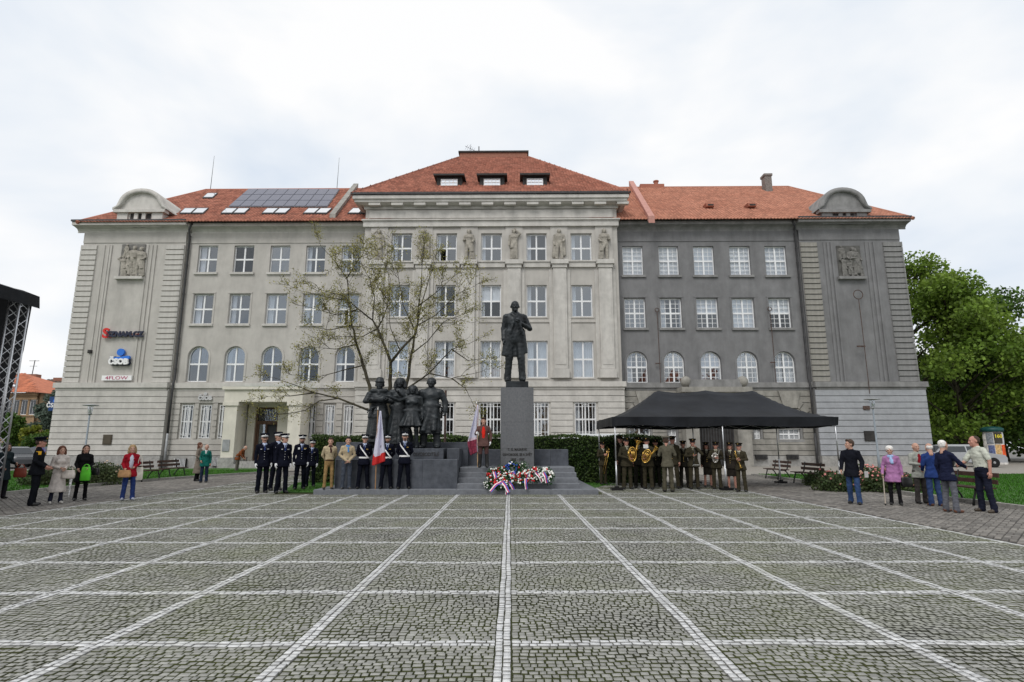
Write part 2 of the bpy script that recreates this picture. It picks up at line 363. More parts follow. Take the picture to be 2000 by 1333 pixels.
bricks('left_path',[(-16.2,1),(XL,1),(XL,36),(-16.2,36)],R(45),lambda x,y:kx_left(y)+.1<x<XL-.02 and y<34.2)
bricks('right_path',[(XR,1),(12.55,1),(12.55,31),(XR,31)],R(45),lambda x,y:XR+.03<x<12.4 and y<31)
sheet('portal_path',[(-16.2,34.1),(-6,30.4),(-6,40),(-16.2,40)],.0,M_gravel)
sheet('rear_path',[(-6,24.2),(8.03,24.2),(8.03,40),(-6,40)],-.004,M_gravel)
# gravel strip on the right rises a little towards the building
b=MB(); b.add([(8.03,30.9,.0),(60,30.9,.0),(60,36,.12),(8.03,36,.12),(60,58,.25),(8.03,40.5,.25)],[(0,1,2,3),(3,2,4,5)]); struct(b.build('right_gravel_strip',M_gravel))
# lawns with blades
def lawn(name,poly,z,nb,xr,yr,ins,bs=.07):
    p=sheet(name,poly,z,M_grass)
    x=RNG.uniform(xr[0],xr[1],nb); y=RNG.uniform(yr[0],yr[1],nb); k=np.array([ins(a,b_) for a,b_ in zip(x,y)]); x=x[k];y=y[k]; n=len(x)
    a=RNG.uniform(0,6.28,n); hgt=RNG.uniform(.5,1.,n)*bs; wd=.016
    V=np.zeros((n,3,3)); V[:,0]=np.stack([x-wd*np.cos(a),y-wd*np.sin(a),np.full(n,z)],1); V[:,1]=np.stack([x+wd*np.cos(a),y+wd*np.sin(a),np.full(n,z)],1)
    V[:,2]=np.stack([x+RNG.normal(0,.02,n),y+RNG.normal(0,.02,n),z+hgt],1)
    stuff(link('grass',npmesh('grass',V.reshape(-1,3),np.arange(n*3).reshape(-1,3),M_blade),p)); return p
KL=[(kx_left(y),y) for y in np.arange(6,34.3,1.0)]
lawn('left_lawn',[(-60,6)]+KL+[(-14,35.2),(-17,38.6),(-60,38.6)][:2]+[(-30,33.5),(-60,33.5)],.09,52000,(-33,-13),(13,35),lambda x,y:x<kx_left(y)-.15 and y<35-max(0,-(x+17))*.1)
lawn('right_lawn',[(12.6,6),(60,6),(60,30.5),(12.6,30.5)],.07,52000,(12.7,32),(12,30.4),lambda x,y:abs(x)<y*.95+1)
lawn('monument_lawn',[(-7.55,19.3),(-5,19.3),(-5,22),(3.0,22),(3.0,21),(4.3,24.4),(4.3,27.5),(-8.8,27.5),(-8.8,24)],.025,14000,(-8.6,4.2),(19.4,27),lambda x,y:(x<-5.2 and x>-7.5) or y>22.5,.05)
# kerbs: every stone its own
def kerb(name,pts,w_=.16,h=.115):
    k=bpy.data.objects.new(name,None); COL.objects.link(k); struct(k)
    for (xa,ya),(xb,yb) in zip(pts,pts[1:]):
        a=math.atan2(yb-ya,xb-xa); l=math.hypot(xb-xa,yb-ya); m=MB()
        m.prism([(-l/2+.008,-.04),(l/2-.008,-.04),(l/2-.008,h-.012),(l/2-.02,h),(-l/2+.02,h),(-l/2+.008,h-.012)],-w_/2,w_/2)
        ob=m.build('kerb_stone',M_kerb,k,M=T((xa+xb)/2,(ya+yb)/2,random.uniform(-.006,.006))@Matrix.Rotation(a+random.uniform(-.006,.006),4,'Z'))
    return k
kerb('left_kerb',[(kx_left(y)-.08,y) for y in np.arange(12,34.2,1.0)])
kerb('right_kerb',[(12.48,y) for y in np.arange(11,31,1.0)])
# ================================================================ THE BUILDING
M_bei=mat('render_beige',(.475,.455,.422),.9,var=.06,scale=1.1,bump=.35,bscale=35,stain=.18)
M_beil=mat('render_beige_trim',(.54,.522,.488),.9,var=.07,scale=2,bump=.25,bscale=30,stain=.22)
M_gry=mat('render_grey',(.198,.198,.202),.9,var=.08,scale=1.3,bump=.5,bscale=35,stain=.25)
M_gryt=mat('render_grey_trim',(.245,.243,.24),.9,var=.12,scale=2,bump=.35,bscale=30,stain=.3)
M_gryo=mat('render_grey_old',(.30,.288,.26),.9,var=.15,scale=2,bump=.4,bscale=30,stain=.3)
M_blb=mat('render_bluegrey_base',(.34,.352,.372),.9,var=.07,scale=2,bump=.6,bscale=25,stain=.12)
M_crm=mat('portal_cream',(.66,.63,.55),.8,var=.05,scale=2,stain=.12,bump=.15,bscale=30)
M_plg=mat('plinth_granite',(.33,.325,.31),.85,var=.15,scale=6,bump=.3,stain=.2)
M_stn=mat('sculpture_stone',(.36,.335,.29),.9,var=.2,scale=5,bump=.4,bscale=30,stain=.35)
M_std=mat('relief_stone',(.17,.165,.155),.9,var=.2,scale=5,bump=.4,bscale=30)
M_wht=mat('window_white',(.78,.79,.80),.5,var=.03,scale=4)
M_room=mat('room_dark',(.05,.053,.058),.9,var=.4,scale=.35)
M_cur=mat('curtain_white',(.76,.78,.80),.9,var=.06,scale=2,trans=.15)
M_gl=glassmat('window_glass',(.80,.83,.87),.21)
GLS=[M_gl,glassmat('window_glass_clear',(.86,.88,.90),.10),glassmat('window_glass_mid',(.8,.83,.87),.16),glassmat('window_glass_bright',(.72,.76,.80),.27)]
M_tile=mat('roof_tile_red',(.255,.092,.060),.8,scale=.6,col2=(.36,.15,.102),island=.3,bump=.2,bscale=30)
M_tilo=mat('roof_tile_orange',(.37,.16,.105),.8,scale=.6,col2=(.46,.215,.145),island=.2,bump=.2,bscale=30)
M_met=mat('dark_gutter',(.045,.045,.047),.6,var=.2,spec=.4)
M_zinc=mat('zinc_pipe',(.32,.33,.34),.55,metal=.3,var=.15)
M_cop=mat('copper_green',(.16,.24,.20),.7,var=.15,scale=3)
M_wood=mat('door_brown',(.10,.055,.035),.6,var=.25,scale=5,mapz=.2)
M_rbk=mat('chimney_brick',(.24,.10,.07),.9,scale=6,col2=(.33,.16,.11),bump=.3)
M_sol=mat('solar_cell',(.10,.105,.145),.4,var=.06,spec=.35)
M_rust=mat('rusty_iron',(.085,.055,.045),.8,var=.3,scale=9)
M_slate=mat('dormer_dark',(.030,.028,.027),.7,var=.3)
M_skyl=glassmat('skylight_glass',(.35,.38,.42),.9,(.97,.98,1))
bd=thing('institute_building','long four storey building with red tiled roofs, beige left half and dark grey right half','building'); bd.matrix_world=BM
def part(mb,name,m,parent=None,smooth=False): return mb.build(name,m,parent or bd,smooth)
def wall(mb,x0,x1,z0,z1,y,holes,depth=.3,m=0):
    xs=sorted(set([x0,x1]+[h[0] for h in holes]+[h[1] for h in holes])); zs=sorted(set([z0,z1]+[h[2] for h in holes]+[h[3] for h in holes]))
    for i in range(len(xs)-1):
        for j in range(len(zs)-1):
            cx=(xs[i]+xs[i+1])/2; cz=(zs[j]+zs[j+1])/2
            if any(h[0]<cx<h[1] and h[2]<cz<h[3] for h in holes): continue
            mb.quad((xs[i],y,zs[j]),(xs[i+1],y,zs[j]),(xs[i+1],y,zs[j+1]),(xs[i],y,zs[j+1]),m)
    for h in holes:
        a,b_,c,d=h[:4]; y2=y+depth; top=d
        if len(h)>4 and h[4]:
            r=(b_-a)/2; top=d-r; n=12; arc=[((a+b_)/2-r*math.cos(math.pi*i/n),top+r*math.sin(math.pi*i/n)) for i in range(n+1)]
            for p,q in zip(arc,arc[1:]):
                mb.quad((p[0],y,p[1]),(q[0],y,q[1]),(q[0],y,d),(p[0],y,d),m); mb.quad((p[0],y,p[1]),(p[0],y2,p[1]),(q[0],y2,q[1]),(q[0],y,q[1]),m)
        else: mb.quad((a,y,d),(a,y2,d),(b_,y2,d),(b_,y,d),m)
        mb.quad((a,y,c),(b_,y,c),(b_,y2,c),(a,y2,c),m); mb.quad((a,y,c),(a,y2,c),(a,y2,top),(a,y,top),m); mb.quad((b_,y,c),(b_,y,top),(b_,y2,top),(b_,y2,c),m)
wn=[0]
def rect(px0,px1,py0,py1,off,px=None):
    pm=(px0+px1)/2; pyc=(py0+py1)/2
    return BX(px0,pyc,off),BX(px1,pyc,off),B(pm,py1,off)[1],B(pm,py0,off)[1]
def window(h,off,arch=False,munt=False,cur=.25,sill=None,grille=False,opened=False,blind=0.,transom=.5):
    """h: opening (x0,x1,z0,z1). part window (frame) > pane, sill, curtain, grille"""
    GLV=random.choice(GLS); x0,x1,z0,z1=h[:4]; y=off+.19; fw=.075; mb=MB(); cx=(x0+x1)/2; zt=z0+(z1-z0)*transom; r=(x1-x0)/2; sp=z1-r if arch else z1
    mb.box(x0,x0+fw,y,y+.07,z0,sp); mb.box(x1-fw,x1,y,y+.07,z0,sp); mb.box(x0+fw,x1-fw,y,y+.07,z0,z0+fw)
    ztop=z1-.02 if arch else z1-fw
    if arch:
        n=14
        for i in range(n):
            a,b_=math.pi*i/n,math.pi*(i+1)/n; pa=[(cx-q*math.cos(t),sp+q*math.sin(t)) for t in (a,b_) for q in (r,r-fw)]
            mb.prism([pa[0],pa[2],pa[3],pa[1]],y,y+.07)
    else: mb.box(x0+fw,x1-fw,y,y+.07,z1-fw,z1)
    mb.box(cx-.055,cx+.055,y-.012,y+.06,z0+fw,ztop); mb.box(x0+fw,cx-.057,y-.01,y+.058,zt-.06,zt+.06); mb.box(cx+.057,x1-fw,y-.01,y+.058,zt-.06,zt+.06)
    if munt:
        for a,b_ in ((x0+fw,cx-.055),(cx+.055,x1-fw)):
            mb.box((a+b_)/2-.016,(a+b_)/2+.016,y+.005,y+.05,z0+fw,zt-.06); mb.box((a+b_)/2-.016,(a+b_)/2+.016,y+.005,y+.05,zt+.06,ztop if not arch else z1-.12)
            for q in (1,2):
                for s0,s1 in ((z0+fw,zt-.06),(zt+.06,ztop)):
                    zz=s0+(s1-s0)*q/3
                    aa,bb=a,b_
                    if arch and zz>sp: dx=math.sqrt(max(.0,(r-.03)**2-(zz-sp)**2)); aa=max(a,cx-dx); bb=min(b_,cx+dx)
                    mb.box(aa,bb,y+.006,y+.049,zz-.014,zz+.014)
    wo=part(mb,'window',M_wht)
    for k,(a,b_,c,d) in enumerate(((x0+fw,cx-.055,z0+fw,zt-.06),(cx+.055,x1-fw,z0+fw,zt-.06),(x0+fw,cx-.055,zt+.06,z1-fw),(cx+.055,x1-fw,zt+.06,z1-fw))):
        if opened and k==0:
            pm=MB(); M=T(a,y+.04,0)@Matrix.Rotation(R(70),4,'Z'); pm.box(0,b_-a,0,.03,c,d,0,M); pm.build('pane',M_gl,wo); continue
        pm=MB(); tilt=random.uniform(-.004,.004)
        if arch and k>1:
            xa,xb=(a,b_); n=8; top=[]
            for i in range(n+1):
                xx=xa+(xb-xa)*i/n; top.append((xx,sp+math.sqrt(max(.0001,(r-.02)**2-(xx-cx)**2))))
            pm.prism([(xa,c),(xb,c)]+top[::-1],y+.030,y+.036)
        else: pm.add([(a,y+.03+tilt,c),(b_,y+.03-tilt,c),(b_,y+.03+tilt,d),(a,y+.03,d)],[(0,1,2,3)])
        pm.build('pane',GLV,wo)
    if cur>0:
        cm=MB()
        for s_ in (-1,1):
            wd=(x1-x0)*(cur if cur>.4 else cur*(.9 if s_<0 else .25))*random.uniform(.7,1.2); n=max(6,int(wd/.03)); xa=x0+.02 if s_<0 else x1-.02
            tp=z1-(.25*r if arch else .03)
            for i in range(n):
                u0,u1=i/n*wd,(i+1)/n*wd; ya,yb=y+.2+.03*math.sin(i*1.3),y+.2+.03*math.sin((i+1)*1.3)
                cm.quad((xa-s_*u0,ya,z0+.02),(xa-s_*u1,yb,z0+.02),(xa-s_*u1,yb,tp),(xa-s_*u0,ya,tp))
        cm.build('curtain',M_cur,wo,True)
    if blind>0:
        MB().box(x0+.05,x1-.05,y+.12,y+.14,z1-(z1-z0)*blind,z1-.03).build('blind',M_cur,wo)
    if sill is not None:
        MB().box(x0-.14,x1+.14,off-.13,off+.02,z0-.17,z0-.005).build('sill',sill,wo)
    if grille:
        gm=MB(); yy=off-.03; nb=7 if (x1-x0)>1.2 else 5; gx=[x0+.03+(x1-x0-.06)*i/(nb-1) for i in range(nb)]
        for x in gx: gm.box(x-.016,x+.016,yy,yy+.03,z0+.02,z1-.02)
        for zz in (z0+.06,z0+(z1-z0)*.13,z0+(z1-z0)*.5,z0+(z1-z0)*.87,z1-.06): gm.box(gx[0],gx[-1],yy-.012,yy-.001,zz-.016,zz+.016)
        for dx,zz0,zz1 in ((.28,.08,.92),):
            for s_ in (-1,1): gm.box(cx+s_*dx*(x1-x0)/2-.02,cx+s_*dx*(x1-x0)/2+.02,yy-.03,yy-.013,z0+(z1-z0)*zz0,z0+(z1-z0)*zz1)
            for q in (zz0,zz1): gm.box(cx-dx*(x1-x0)/2,cx+dx*(x1-x0)/2,yy-.03,yy-.013,z0+(z1-z0)*q-.02,z0+(z1-z0)*q+.02)
        gm.build('grille',M_wht,wo)
    return wo
OW,OC=-.18,-.75            # wings and centre stand proud of the middle sections
zE=BZ(437,-.4,400); zS1=BZ(749,0,1000); zS0=BZ(760,0,1000); zF=BZ(474,0,1000)
xWL=BX(160,500,OW); xWL2=BX(364,470,OW); xC0=BX(713,450,OC); xC1=BX(1205,450,OC); xWR=BX(1560,470,OW); xWR2=BX(1757,470,OW)
zC=[BZ(y,0,230) for y in (764,776,788,799.6,811,822.5,834,846,858,869,880.5,890)]   # course joints, ground floor
zP=zC[-1]
# --- openings
LW=[]; RW=[]; CW=[]
for py,xs,ar in (((480,532.5),((386,424),(456,495),(527,565.5),(597,635),(667,705)),0),((574.5,633),((376,415),(447,487),(519,559),(591,629),(661,700)),0),((677,746),((366,406),(438,477),(510,550),(583.5,622),(654,693)),1)):
    for x in xs: LW.append(rect(x[0],x[1],py[0],py[1],0)+(ar,))
for py,xs,ar in (((481,538),((1216,1256),(1287,1325.6),(1355,1395),(1425.6,1466),(1495,1537)),0),((582.6,641),((1220,1261),(1290,1332),(1361,1403),(1431,1474),(1503,1545)),0),((687,748),((1224,1265),(1297,1337),(1369,1409),(1440,1481),(1513,1553.6)),1)):
    for x in xs: RW.append(rect(x[0],x[1],py[0],py[1],0)+(ar,))
for py,xs in (((457,512),((765,804.5),(852.5,892),(940,980),(1028,1067.6),(1115,1155.5))),((557,619),((761,800),(850,889.5),(939.5,978.5),(1028.5,1068),(1116.5,1157.5))),((666,738),((757,797),(848,888),(938,978),(1029,1070),(1119,1160)))):
    for x in xs: CW.append(rect(x[0],x[1],py[0],py[1],OC)+(0,))
LG=[rect(a,b_,791,857,0)+(0,) for a,b_ in ((353,375),(390,411),(427,447),(597,615),(634,652),(671,689))]
CG=[rect(a,b_,786,853,OC)+(0,) for a,b_ in ((752,795),(844,886),(936,979),(1029,1072),(1123,1165))]
RG=[rect(a,b_,c,d,0)+(0,) for a,b_,c,d in ((1229,1271,835,864),(1306,1322,838,864),(1474,1487,838,858),(1523,1565,838,859))]
def noov(hs):   # heights per row made equal
    return hs
zT=zE
# --- walls
yb=.30
m=MB(); wall(m,xWL2,xC0,zS1,zT,0,LW); part(m,'left_wall',M_bei)
m=MB(); wall(m,xC1,xWR,zS1,zT,0,RW); part(m,'right_wall',M_gry)
m=MB(); wall(m,xC0,xC1,zS1,BZ(377,OC),OC,CW)
for x in (xC0,xC1): m.quad((x,OC,0),(x,.4,0),(x,.4,BZ(377,OC)),(x,OC,BZ(377,OC)))
part(m,'centre_wall',M_bei)
m=MB(); wall(m,xWL2,xC0,0,zS1,.06,LG,.28); part(m,'left_base_wall',M_bei)
m=MB(); wall(m,xC1,xWR,0,zS1,.06,RG,.28); part(m,'right_base_wall',M_gryt)
m=MB(); wall(m,xC0,xC1,0,zS1,OC+.06,CG,.28); part(m,'centre_base_wall',M_beil)
for nm,a,b_,mm in (('left_wing_wall',xWL,xWL2,M_bei),('right_wing_wall',xWR,xWR2,M_gry)):
    m=MB(); m.box(a,b_,OW,14,0,zT); part(m,nm,mm)
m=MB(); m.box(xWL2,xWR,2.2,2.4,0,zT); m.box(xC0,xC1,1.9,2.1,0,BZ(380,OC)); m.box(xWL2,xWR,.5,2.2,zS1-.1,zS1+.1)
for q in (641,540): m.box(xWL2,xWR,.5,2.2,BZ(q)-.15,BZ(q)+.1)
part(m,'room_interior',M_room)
# --- windows
for i,h in enumerate(LW): window(h,0,h[4],cur=.28 if random.random()<.8 else 0,sill=None if h[4] else M_beil,opened=(i==9))
for i,h in enumerate(CW): window(h,OC,cur=.22 if i<10 else .45,opened=(i==1),blind=.5 if i==7 else 0.)
for i,h in enumerate(RW): window(h,0,h[4],munt=True,cur=random.choice((0,.3,.46)),sill=None if h[4] else M_gryt,blind=random.choice((0,.45,.5,.95)) if not h[4] else random.choice((0,.5)))
for i,h in enumerate(LG): window(h,.06,cur=0,grille=True)
for i,h in enumerate(CG): window(h,OC+.06,cur=.3 if i in (3,4) else 0,grille=True)
for i,h in enumerate(RG): window(h,.06,cur=.4 if i<1 else 0,munt=i!=0,sill=M_gryt if i==3 else None)
# window surrounds: shallow raised architraves
def arche(h,off,mm,arch):
    m=MB(); x0,x1,z0,z1=h[:4]; w_=.10; t=.035
    if arch:
        r=(x1-x0)/2; sp=z1-r; cx=(x0+x1)/2; n=14
        for i in range(n):
            a,b_=math.pi*i/n,math.pi*(i+1)/n; p=[(cx-q*math.cos(u),sp+q*math.sin(u)) for u in (a,b_) for q in (r+.16,r+.02)]
            m.prism([p[0],p[2],p[3],p[1]],off-t,off+.01)
        for s_ in (-1,1): m.box(*sorted((cx+s_*(r+.02),cx+s_*(r+.16))),off-t,off+.01,z0,sp)
    else: m.box(x0-.15,x1+.15,off-.05,off+.01,z1+.03,z1+.13); m.box(x0-.15,x0-.03,off-.03,off+.01,z0,z1+.03); m.box(x1+.03,x1+.15,off-.03,off+.01,z0,z1+.03)
    part(m,'window_surround',mm)
for hs,mm in ((LW,M_bei),(RW,M_gry)):
    for i,h in enumerate(hs):
        if i>=5: arche(h,0,mm,h[4])
for i,h in enumerate(CW):
    m=MB(); x0,x1,z0,z1=h[:4]
    if i<5: m.box(x0-.32,x0-.02,OC-.05,OC+.01,z0,z1+.3); m.box(x1+.02,x1+.32,OC-.05,OC+.01,z0,z1+.3); m.box(x0-.02,x1+.02,OC-.05,OC+.01,z1+.02,z1+.3)
    else: m.box(x0-.3,x1+.3,OC-.07,OC+.01,z0-.42,z0-.3); m.box(x0-.06,x1+.06,OC-.05,OC+.01,z0-.12,z0-.01)
    part(m,'window_surround',M_bei)
# --- ground floor courses: long blocks with open joints
def courses(x0,x1,off,holes,mm,name='course_block',t=.06):
    for j in range(len(zC)-1):
        z1,z0=zC[j],zC[j+1]; zc=(z0+z1)/2; segs=[(x0,x1)]
        for h in holes:
            if h[2]-.05<zc<h[3]+.12:
                ns=[]
                for a,b_ in segs:
                    lo,hi=h[0]-.13,h[1]+.13
                    if hi<=a or lo>=b_: ns.append((a,b_)); continue
                    if lo>a+.05: ns.append((a,lo))
                    if hi<b_-.05: ns.append((hi,b_))
                segs=ns
        for a,b_ in segs:
            if b_-a<.15: continue
            c=.02; m=MB(); m.box(a+.004,b_-.004,off-t,off+.05,z0+c,z1-c); part(m,name,mm)
xPo0,xPo1=BX(440,800,-1),BX(588,800,-1)
rp0,rp1=BX(1340,800,-.5),BX(1462,800,-.5)
courses(xWL-.28,xWL2,OW-.22,[],M_beil)
courses(xWL2,xC0,.0,LG+[(xPo0+.1,xPo1-.1,0,9,0)],M_bei)
courses(xC0-.12,xC1+.12,OC,CG,M_beil)
courses(xC1,xWR,.0,RG+[(rp0,rp1,0,9,0)],M_gryo)
courses(xWR,xWR2+.28,OW-.22,[],M_blb)
for a,b_,off,mm in ((xWL-.28,xWL2,OW-.17,M_beil),(xWR,xWR2+.28,OW-.17,M_gryt)):
    m=MB(); m.box(a+.02,b_-.004,off,OW+.1,0,zS0); part(m,'wing_base',mm)
for a,b_,off in ((xWL-.34,xWL2-.003,OW-.36),(xWL2+.003,xC0-.2,-.12),(xC0-.18,xC1+.18,OC-.14),(xC1+.2,xWR-.003,-.12),(xWR+.003,xWR2+.34,OW-.36)):
    m=MB(); m.box(a,b_,off,OW+.9,-.3,zP-.02); part(m,'plinth',M_plg)
# --- string course, two steps
for a,b_,off,mm in ((xWL-.42,xWL2-.002,OW-.42,M_beil),(xWL2+.002,xC0-.26,-.2,M_beil),(xC0-.24,xC1+.24,OC-.24,M_beil),(xC1+.26,xWR-.002,-.2,M_gryt),(xWR+.002,xWR2+.42,OW-.42,M_gryt)):
    m=MB(); m.box(a,b_,off,OW+.9,zS0+.06,zS1+.02); m.box(a+.1,b_-.1 if b_<xWR2 else b_-.1,off+.12,OW+.8,zS0-.12,zS0+.058); part(m,'string_course',mm)
# --- frieze line under the eaves and main cornice
def cornice(a,b_,off,z,proj,mm,nm='cornice'):
    m=MB(); pr=[(0,-.62),(.06,-.62),(.06,-.5),(.18,-.36),(proj*.55,-.30),(proj,-.26),(proj,-.02),(proj-.05,0),(0,0)]
    m.add([(x,off-p,z+q) for x in (a,b_) for p,q in pr],[(i,i+1,i+10,i+9) for i in range(8)]+[tuple(range(9)),tuple(range(17,8,-1))]); return part(m,nm,mm)
cornice(xWL-.5,xWL2+.25,OW,zT,.72,M_beil); cornice(xWL2+.26,xC0-.003,0,zT-.03,.60,M_beil)
cornice(xC1+.003,xWR-.26,0,zT-.03,.60,M_gryt); cornice(xWR-.25,xWR2+.5,OW,zT,.72,M_gryt)
for a,b_,off,mm in ((xWL2,xC0,0,M_bei),(xC1,xWR,0,M_gry),(xWL,xWL2,OW,M_bei),(xWR,xWR2,OW,M_gry)):
    m=MB(); m.box(a,b_-.003,off-.05,off+.01,zF+.02,zT-.61); part(m,'frieze',mm)
def gutter(a,b_,off,z):
    m=MB(); m.box(a,b_,off-.12,off+.1,z,z+.13); part(m,'gutter',M_met)
gutter(xWL-.55,xWL2+.25,OW-.68,zT+.003); gutter(xWL2+.27,xC0-.4,-.56,zT-.027); gutter(xC1+.4,xWR-.27,-.56,zT-.027); gutter(xWR-.25,xWR2+.55,OW-.68,zT+.003)
# --- quoins on the wings
zq1=BZ(476,OW); zq0=zS1+.03; nq=26; dq=(zq1-zq0)/nq
for a,b_,mm in ((xWL-.06,BX(192,480,OW),M_beil),(BX(326,480,OW),xWL2-.02,M_beil),(xWR+.02,BX(1595,480,OW),M_gryo),(BX(1723,480,OW),xWR2+.06,M_gryt)):
    me=None
    for i in range(nq):
        if me is None:
            q=MB(); c=.025; w_=b_-a; q.add([(0,.03,.018),(w_,.03,.018),(w_,.03,dq-.018),(0,.03,dq-.018),(c,-.10,.018+c),(w_-c,-.10,.018+c),(w_-c,-.10,dq-.018-c),(c,-.10,dq-.018-c)],[(4,5,6,7),(0,1,5,4),(1,2,6,5),(2,3,7,6),(3,0,4,7)]); me=q.mesh('quoin_block',mm)
        link('quoin_block',me,bd,(a,OW,zq0+i*dq))
# side quoins round the outer corner
for x,sgn,mm in ((xWL,-1,M_beil),(xWR2,1,M_gryt)):
    for i in range(nq):
        m=MB(); m.box(*sorted((x+sgn*.10,x-sgn*.01)),OW-.09,OW+1.4,zq0+i*dq+.02,zq0+(i+1)*dq-.02); part(m,'corner_block',mm)
# --- wing panel strips
for pxs,mm in (((205,214,219,290,298,306),M_bei),((1609,1616,1623,1690,1698,1706),M_gry)):
    for k,px in enumerate(pxs):
        x=BX(px,480,OW); m=MB(); m.box(x-.07,x+.07,OW-.05-.012*(k%3),OW+.01,zq0+.02,zq1-.01); part(m,'panel_strip',mm)
# --- centre block: pilasters, entablature, modillions, frieze
pil=[(737,0),(825.5,0),(915,0),(1004,0),(1093,0),(1182,0)]
zcap1=BZ(508,OC-.3); zcap0=BZ(523,OC-.3); zpb=BZ(738,OC-.2)
PX=[BX(px,600 if False else 520,OC-.3) for px,_ in pil]
for x in PX:
    hw=.47
    m=MB(); m.box(x-hw,x+hw,OC-.28,OC+.01,zpb+.6,zcap0); m.box(x-hw-.28,x-hw-.004,OC-.09,OC+.01,zpb,zcap0-.1); m.box(x+hw+.004,x+hw+.28,OC-.09,OC+.01,zpb,zcap0-.1)
    m.box(x-hw+.12,x+hw-.12,OC-.31,OC-.27,zpb+.9,zcap0-.3)
    m.box(x-hw-.1,x+hw+.1,OC-.34,OC+.01,zpb-.02,zpb+.58); p_=part(m,'pilaster',M_beil)
    m=MB(); m.box(x-hw-.06,x+hw+.06,OC-.36,OC+.01,zcap0+.002,zcap0+.25); m.box(x-hw-.16,x+hw+.16,OC-.46,OC+.01,zcap0+.252,zcap1); m.build('capital',M_beil,p_)
    m=MB(); m.box(x-.62,x+.62,OC-.10,OC+.01,zcap1+.01,BZ(443,OC)); part(m,'statue_niche_panel',M_bei)
for a,b_ in zip(PX,PX[1:]):
    m=MB(); m.box(a+.66,b_-.66,OC-.16,OC+.01,zcap0+.08,zcap1-.12); m.box(a+.64,b_-.64,OC-.24,OC+.01,zcap1-.118,zcap1-.01); part(m,'entablature_band',M_beil)
zA0,zA1=BZ(442,OC-.2),BZ(431,OC-.2); zK0,zK1=BZ(407,OC-.2),BZ(391,OC-.9)
m=MB(); m.box(xC0-.1,xC1+.1,OC-.22,OC+.3,zA0,zA1); m.box(xC0-.2,xC1+.2,OC-.34,OC+.3,zA1+.002,zA1+.1); part(m,'architrave',M_beil)
m=MB(); m.box(xC0+.3,xC1-.3,OC-.12,OC+.01,zA1+.25,zK0-.1); part(m,'frieze_panel',M_beil)
OH=.80; zKt=BZ(379,OC-OH)
m=MB(); pr=[(0,zK0),(.12,zK0),(.12,zK0+.2),(.3,zK0+.3),(.33,zKt-.62),(OH-.12,zKt-.5),(OH-.12,zKt-.34),(OH,zKt-.30),(OH,zKt-.06),(OH-.06,zKt),(0,zKt)]
def ring(p,z): return [(xC0-p,OC-p,z),(xC1+p,OC-p,z),(xC1+p,1.+p,z),(xC0-p,1.+p,z)]
vs=[]; fs=[]
for p,z in pr: vs+=ring(p,z)
for i in range(len(pr)-1):
    for k in range(4): fs.append((i*4+k,i*4+(k+1)%4,(i+1)*4+(k+1)%4,(i+1)*4+k))
m.add(vs,fs); part(m,'main_cornice',M_beil)
me=None
for i in range(12):
    x=BX(738.5+44.1*i-7,394,OC-.6); m=MB(); m.box(x-.42,x+.42,OC-.62,OC-.30,zKt-.72,zKt-.53); part(m,'modillion',M_beil)
m=MB(); g0=OH+.10; g1=OH-.12; m.box(xC0-g0,xC1+g0,OC-g0,OC-g1,zKt+.002,zKt+.16); m.box(xC0-g0,xC0-g1,OC-g1+.001,4,zKt+.002,zKt+.16); m.box(xC1+g1,xC1+g0,OC-g1+.001,4,zKt+.002,zKt+.16); part(m,'gutter',M_met)
# centre ground-floor frieze panels
for px0,px1 in ((716,742),(748,800),(806,828),(834,888),(894,918),(958-24,985),(1043,1048),(1057,1136),(1144,1206)):
    a,b_=BX(px0,768,OC-.1),BX(px1,768,OC-.1)
# --- roofs
def solve(off,z,slope,pxx,py):
    D=.5
    while D<16:
        if z+(D-off)*math.tan(R(slope))>=B(pxx,py,D)[1]: return D
        D+=.05
    return D
def tiles(a,b_,c,d,m,parent,tw=.24,th=.34):
    """tiles on the slope eave a-b, ridge d-c"""
    a,b_,c,d=[Vector(p) for p in (a,b_,c,d)]; up=((c+d)/2-(a+b_)/2); n=(b_-a).cross(up).normalized(); 
    if n.z<0: n=-n
    H=0; ex=(b_-a).normalized(); uu=(d-a)-ex*((d-a).dot(ex)); H=uu.length; uu.normalize(); W=(b_-a).length
    l1=(d-a).dot(ex); r1=(c-a).dot(ex); V=[];Fq=[]; rows=int(H/th); 
    prof=[(0,.0),(.25,.045),(.55,.045),(.8,.0),(1,.0)]
    for r in range(rows+1):
        t=r*th/H; lo=l1*t; hi=W+(r1-W)*t; k0=int(math.ceil(lo/tw)); k1=int(math.floor(hi/tw))
        for k in range(k0,k1):
            bpt=a+ex*(k*tw)+uu*(r*th); base=len(V); l=min(th*1.05,H-r*th+.02)
            for s_,lift in ((0,.035),(1,.0)):
                for q,hh in prof: V.append(bpt+ex*(q*tw)+uu*(s_*l)+n*(hh+lift+.02))
            for i in range(4): Fq.append((base+i,base+i+1,base+6+i,base+5+i))
            V+= [V[base+i]-n*.05 for i in range(5)]
            for i in range(4): Fq.append((base+10+i,base+11+i,base+i+1,base+i))
    return stuff(link('tiles',npmesh('tiles',[tuple(v) for v in V],Fq,m),parent))
def ridge(pts,m,parent,r=.13):
    mb=MB(); mb.tube(pts,r,8); mb.build('ridge_tiles',m,parent)
SL=36
zr=zT+.1; DR=solve(-.6,zr,SL,1000,369); zR=zr+(DR+.6)*math.tan(R(SL))
lx0=BX(150,432,-1.0); rx1=BX(1785,431,-1.0); lr=BX(403,369,DR); rr_=BX(1539,367,DR)
cl=BX(709,400,0.); cr_=BX(1209,400,0.)
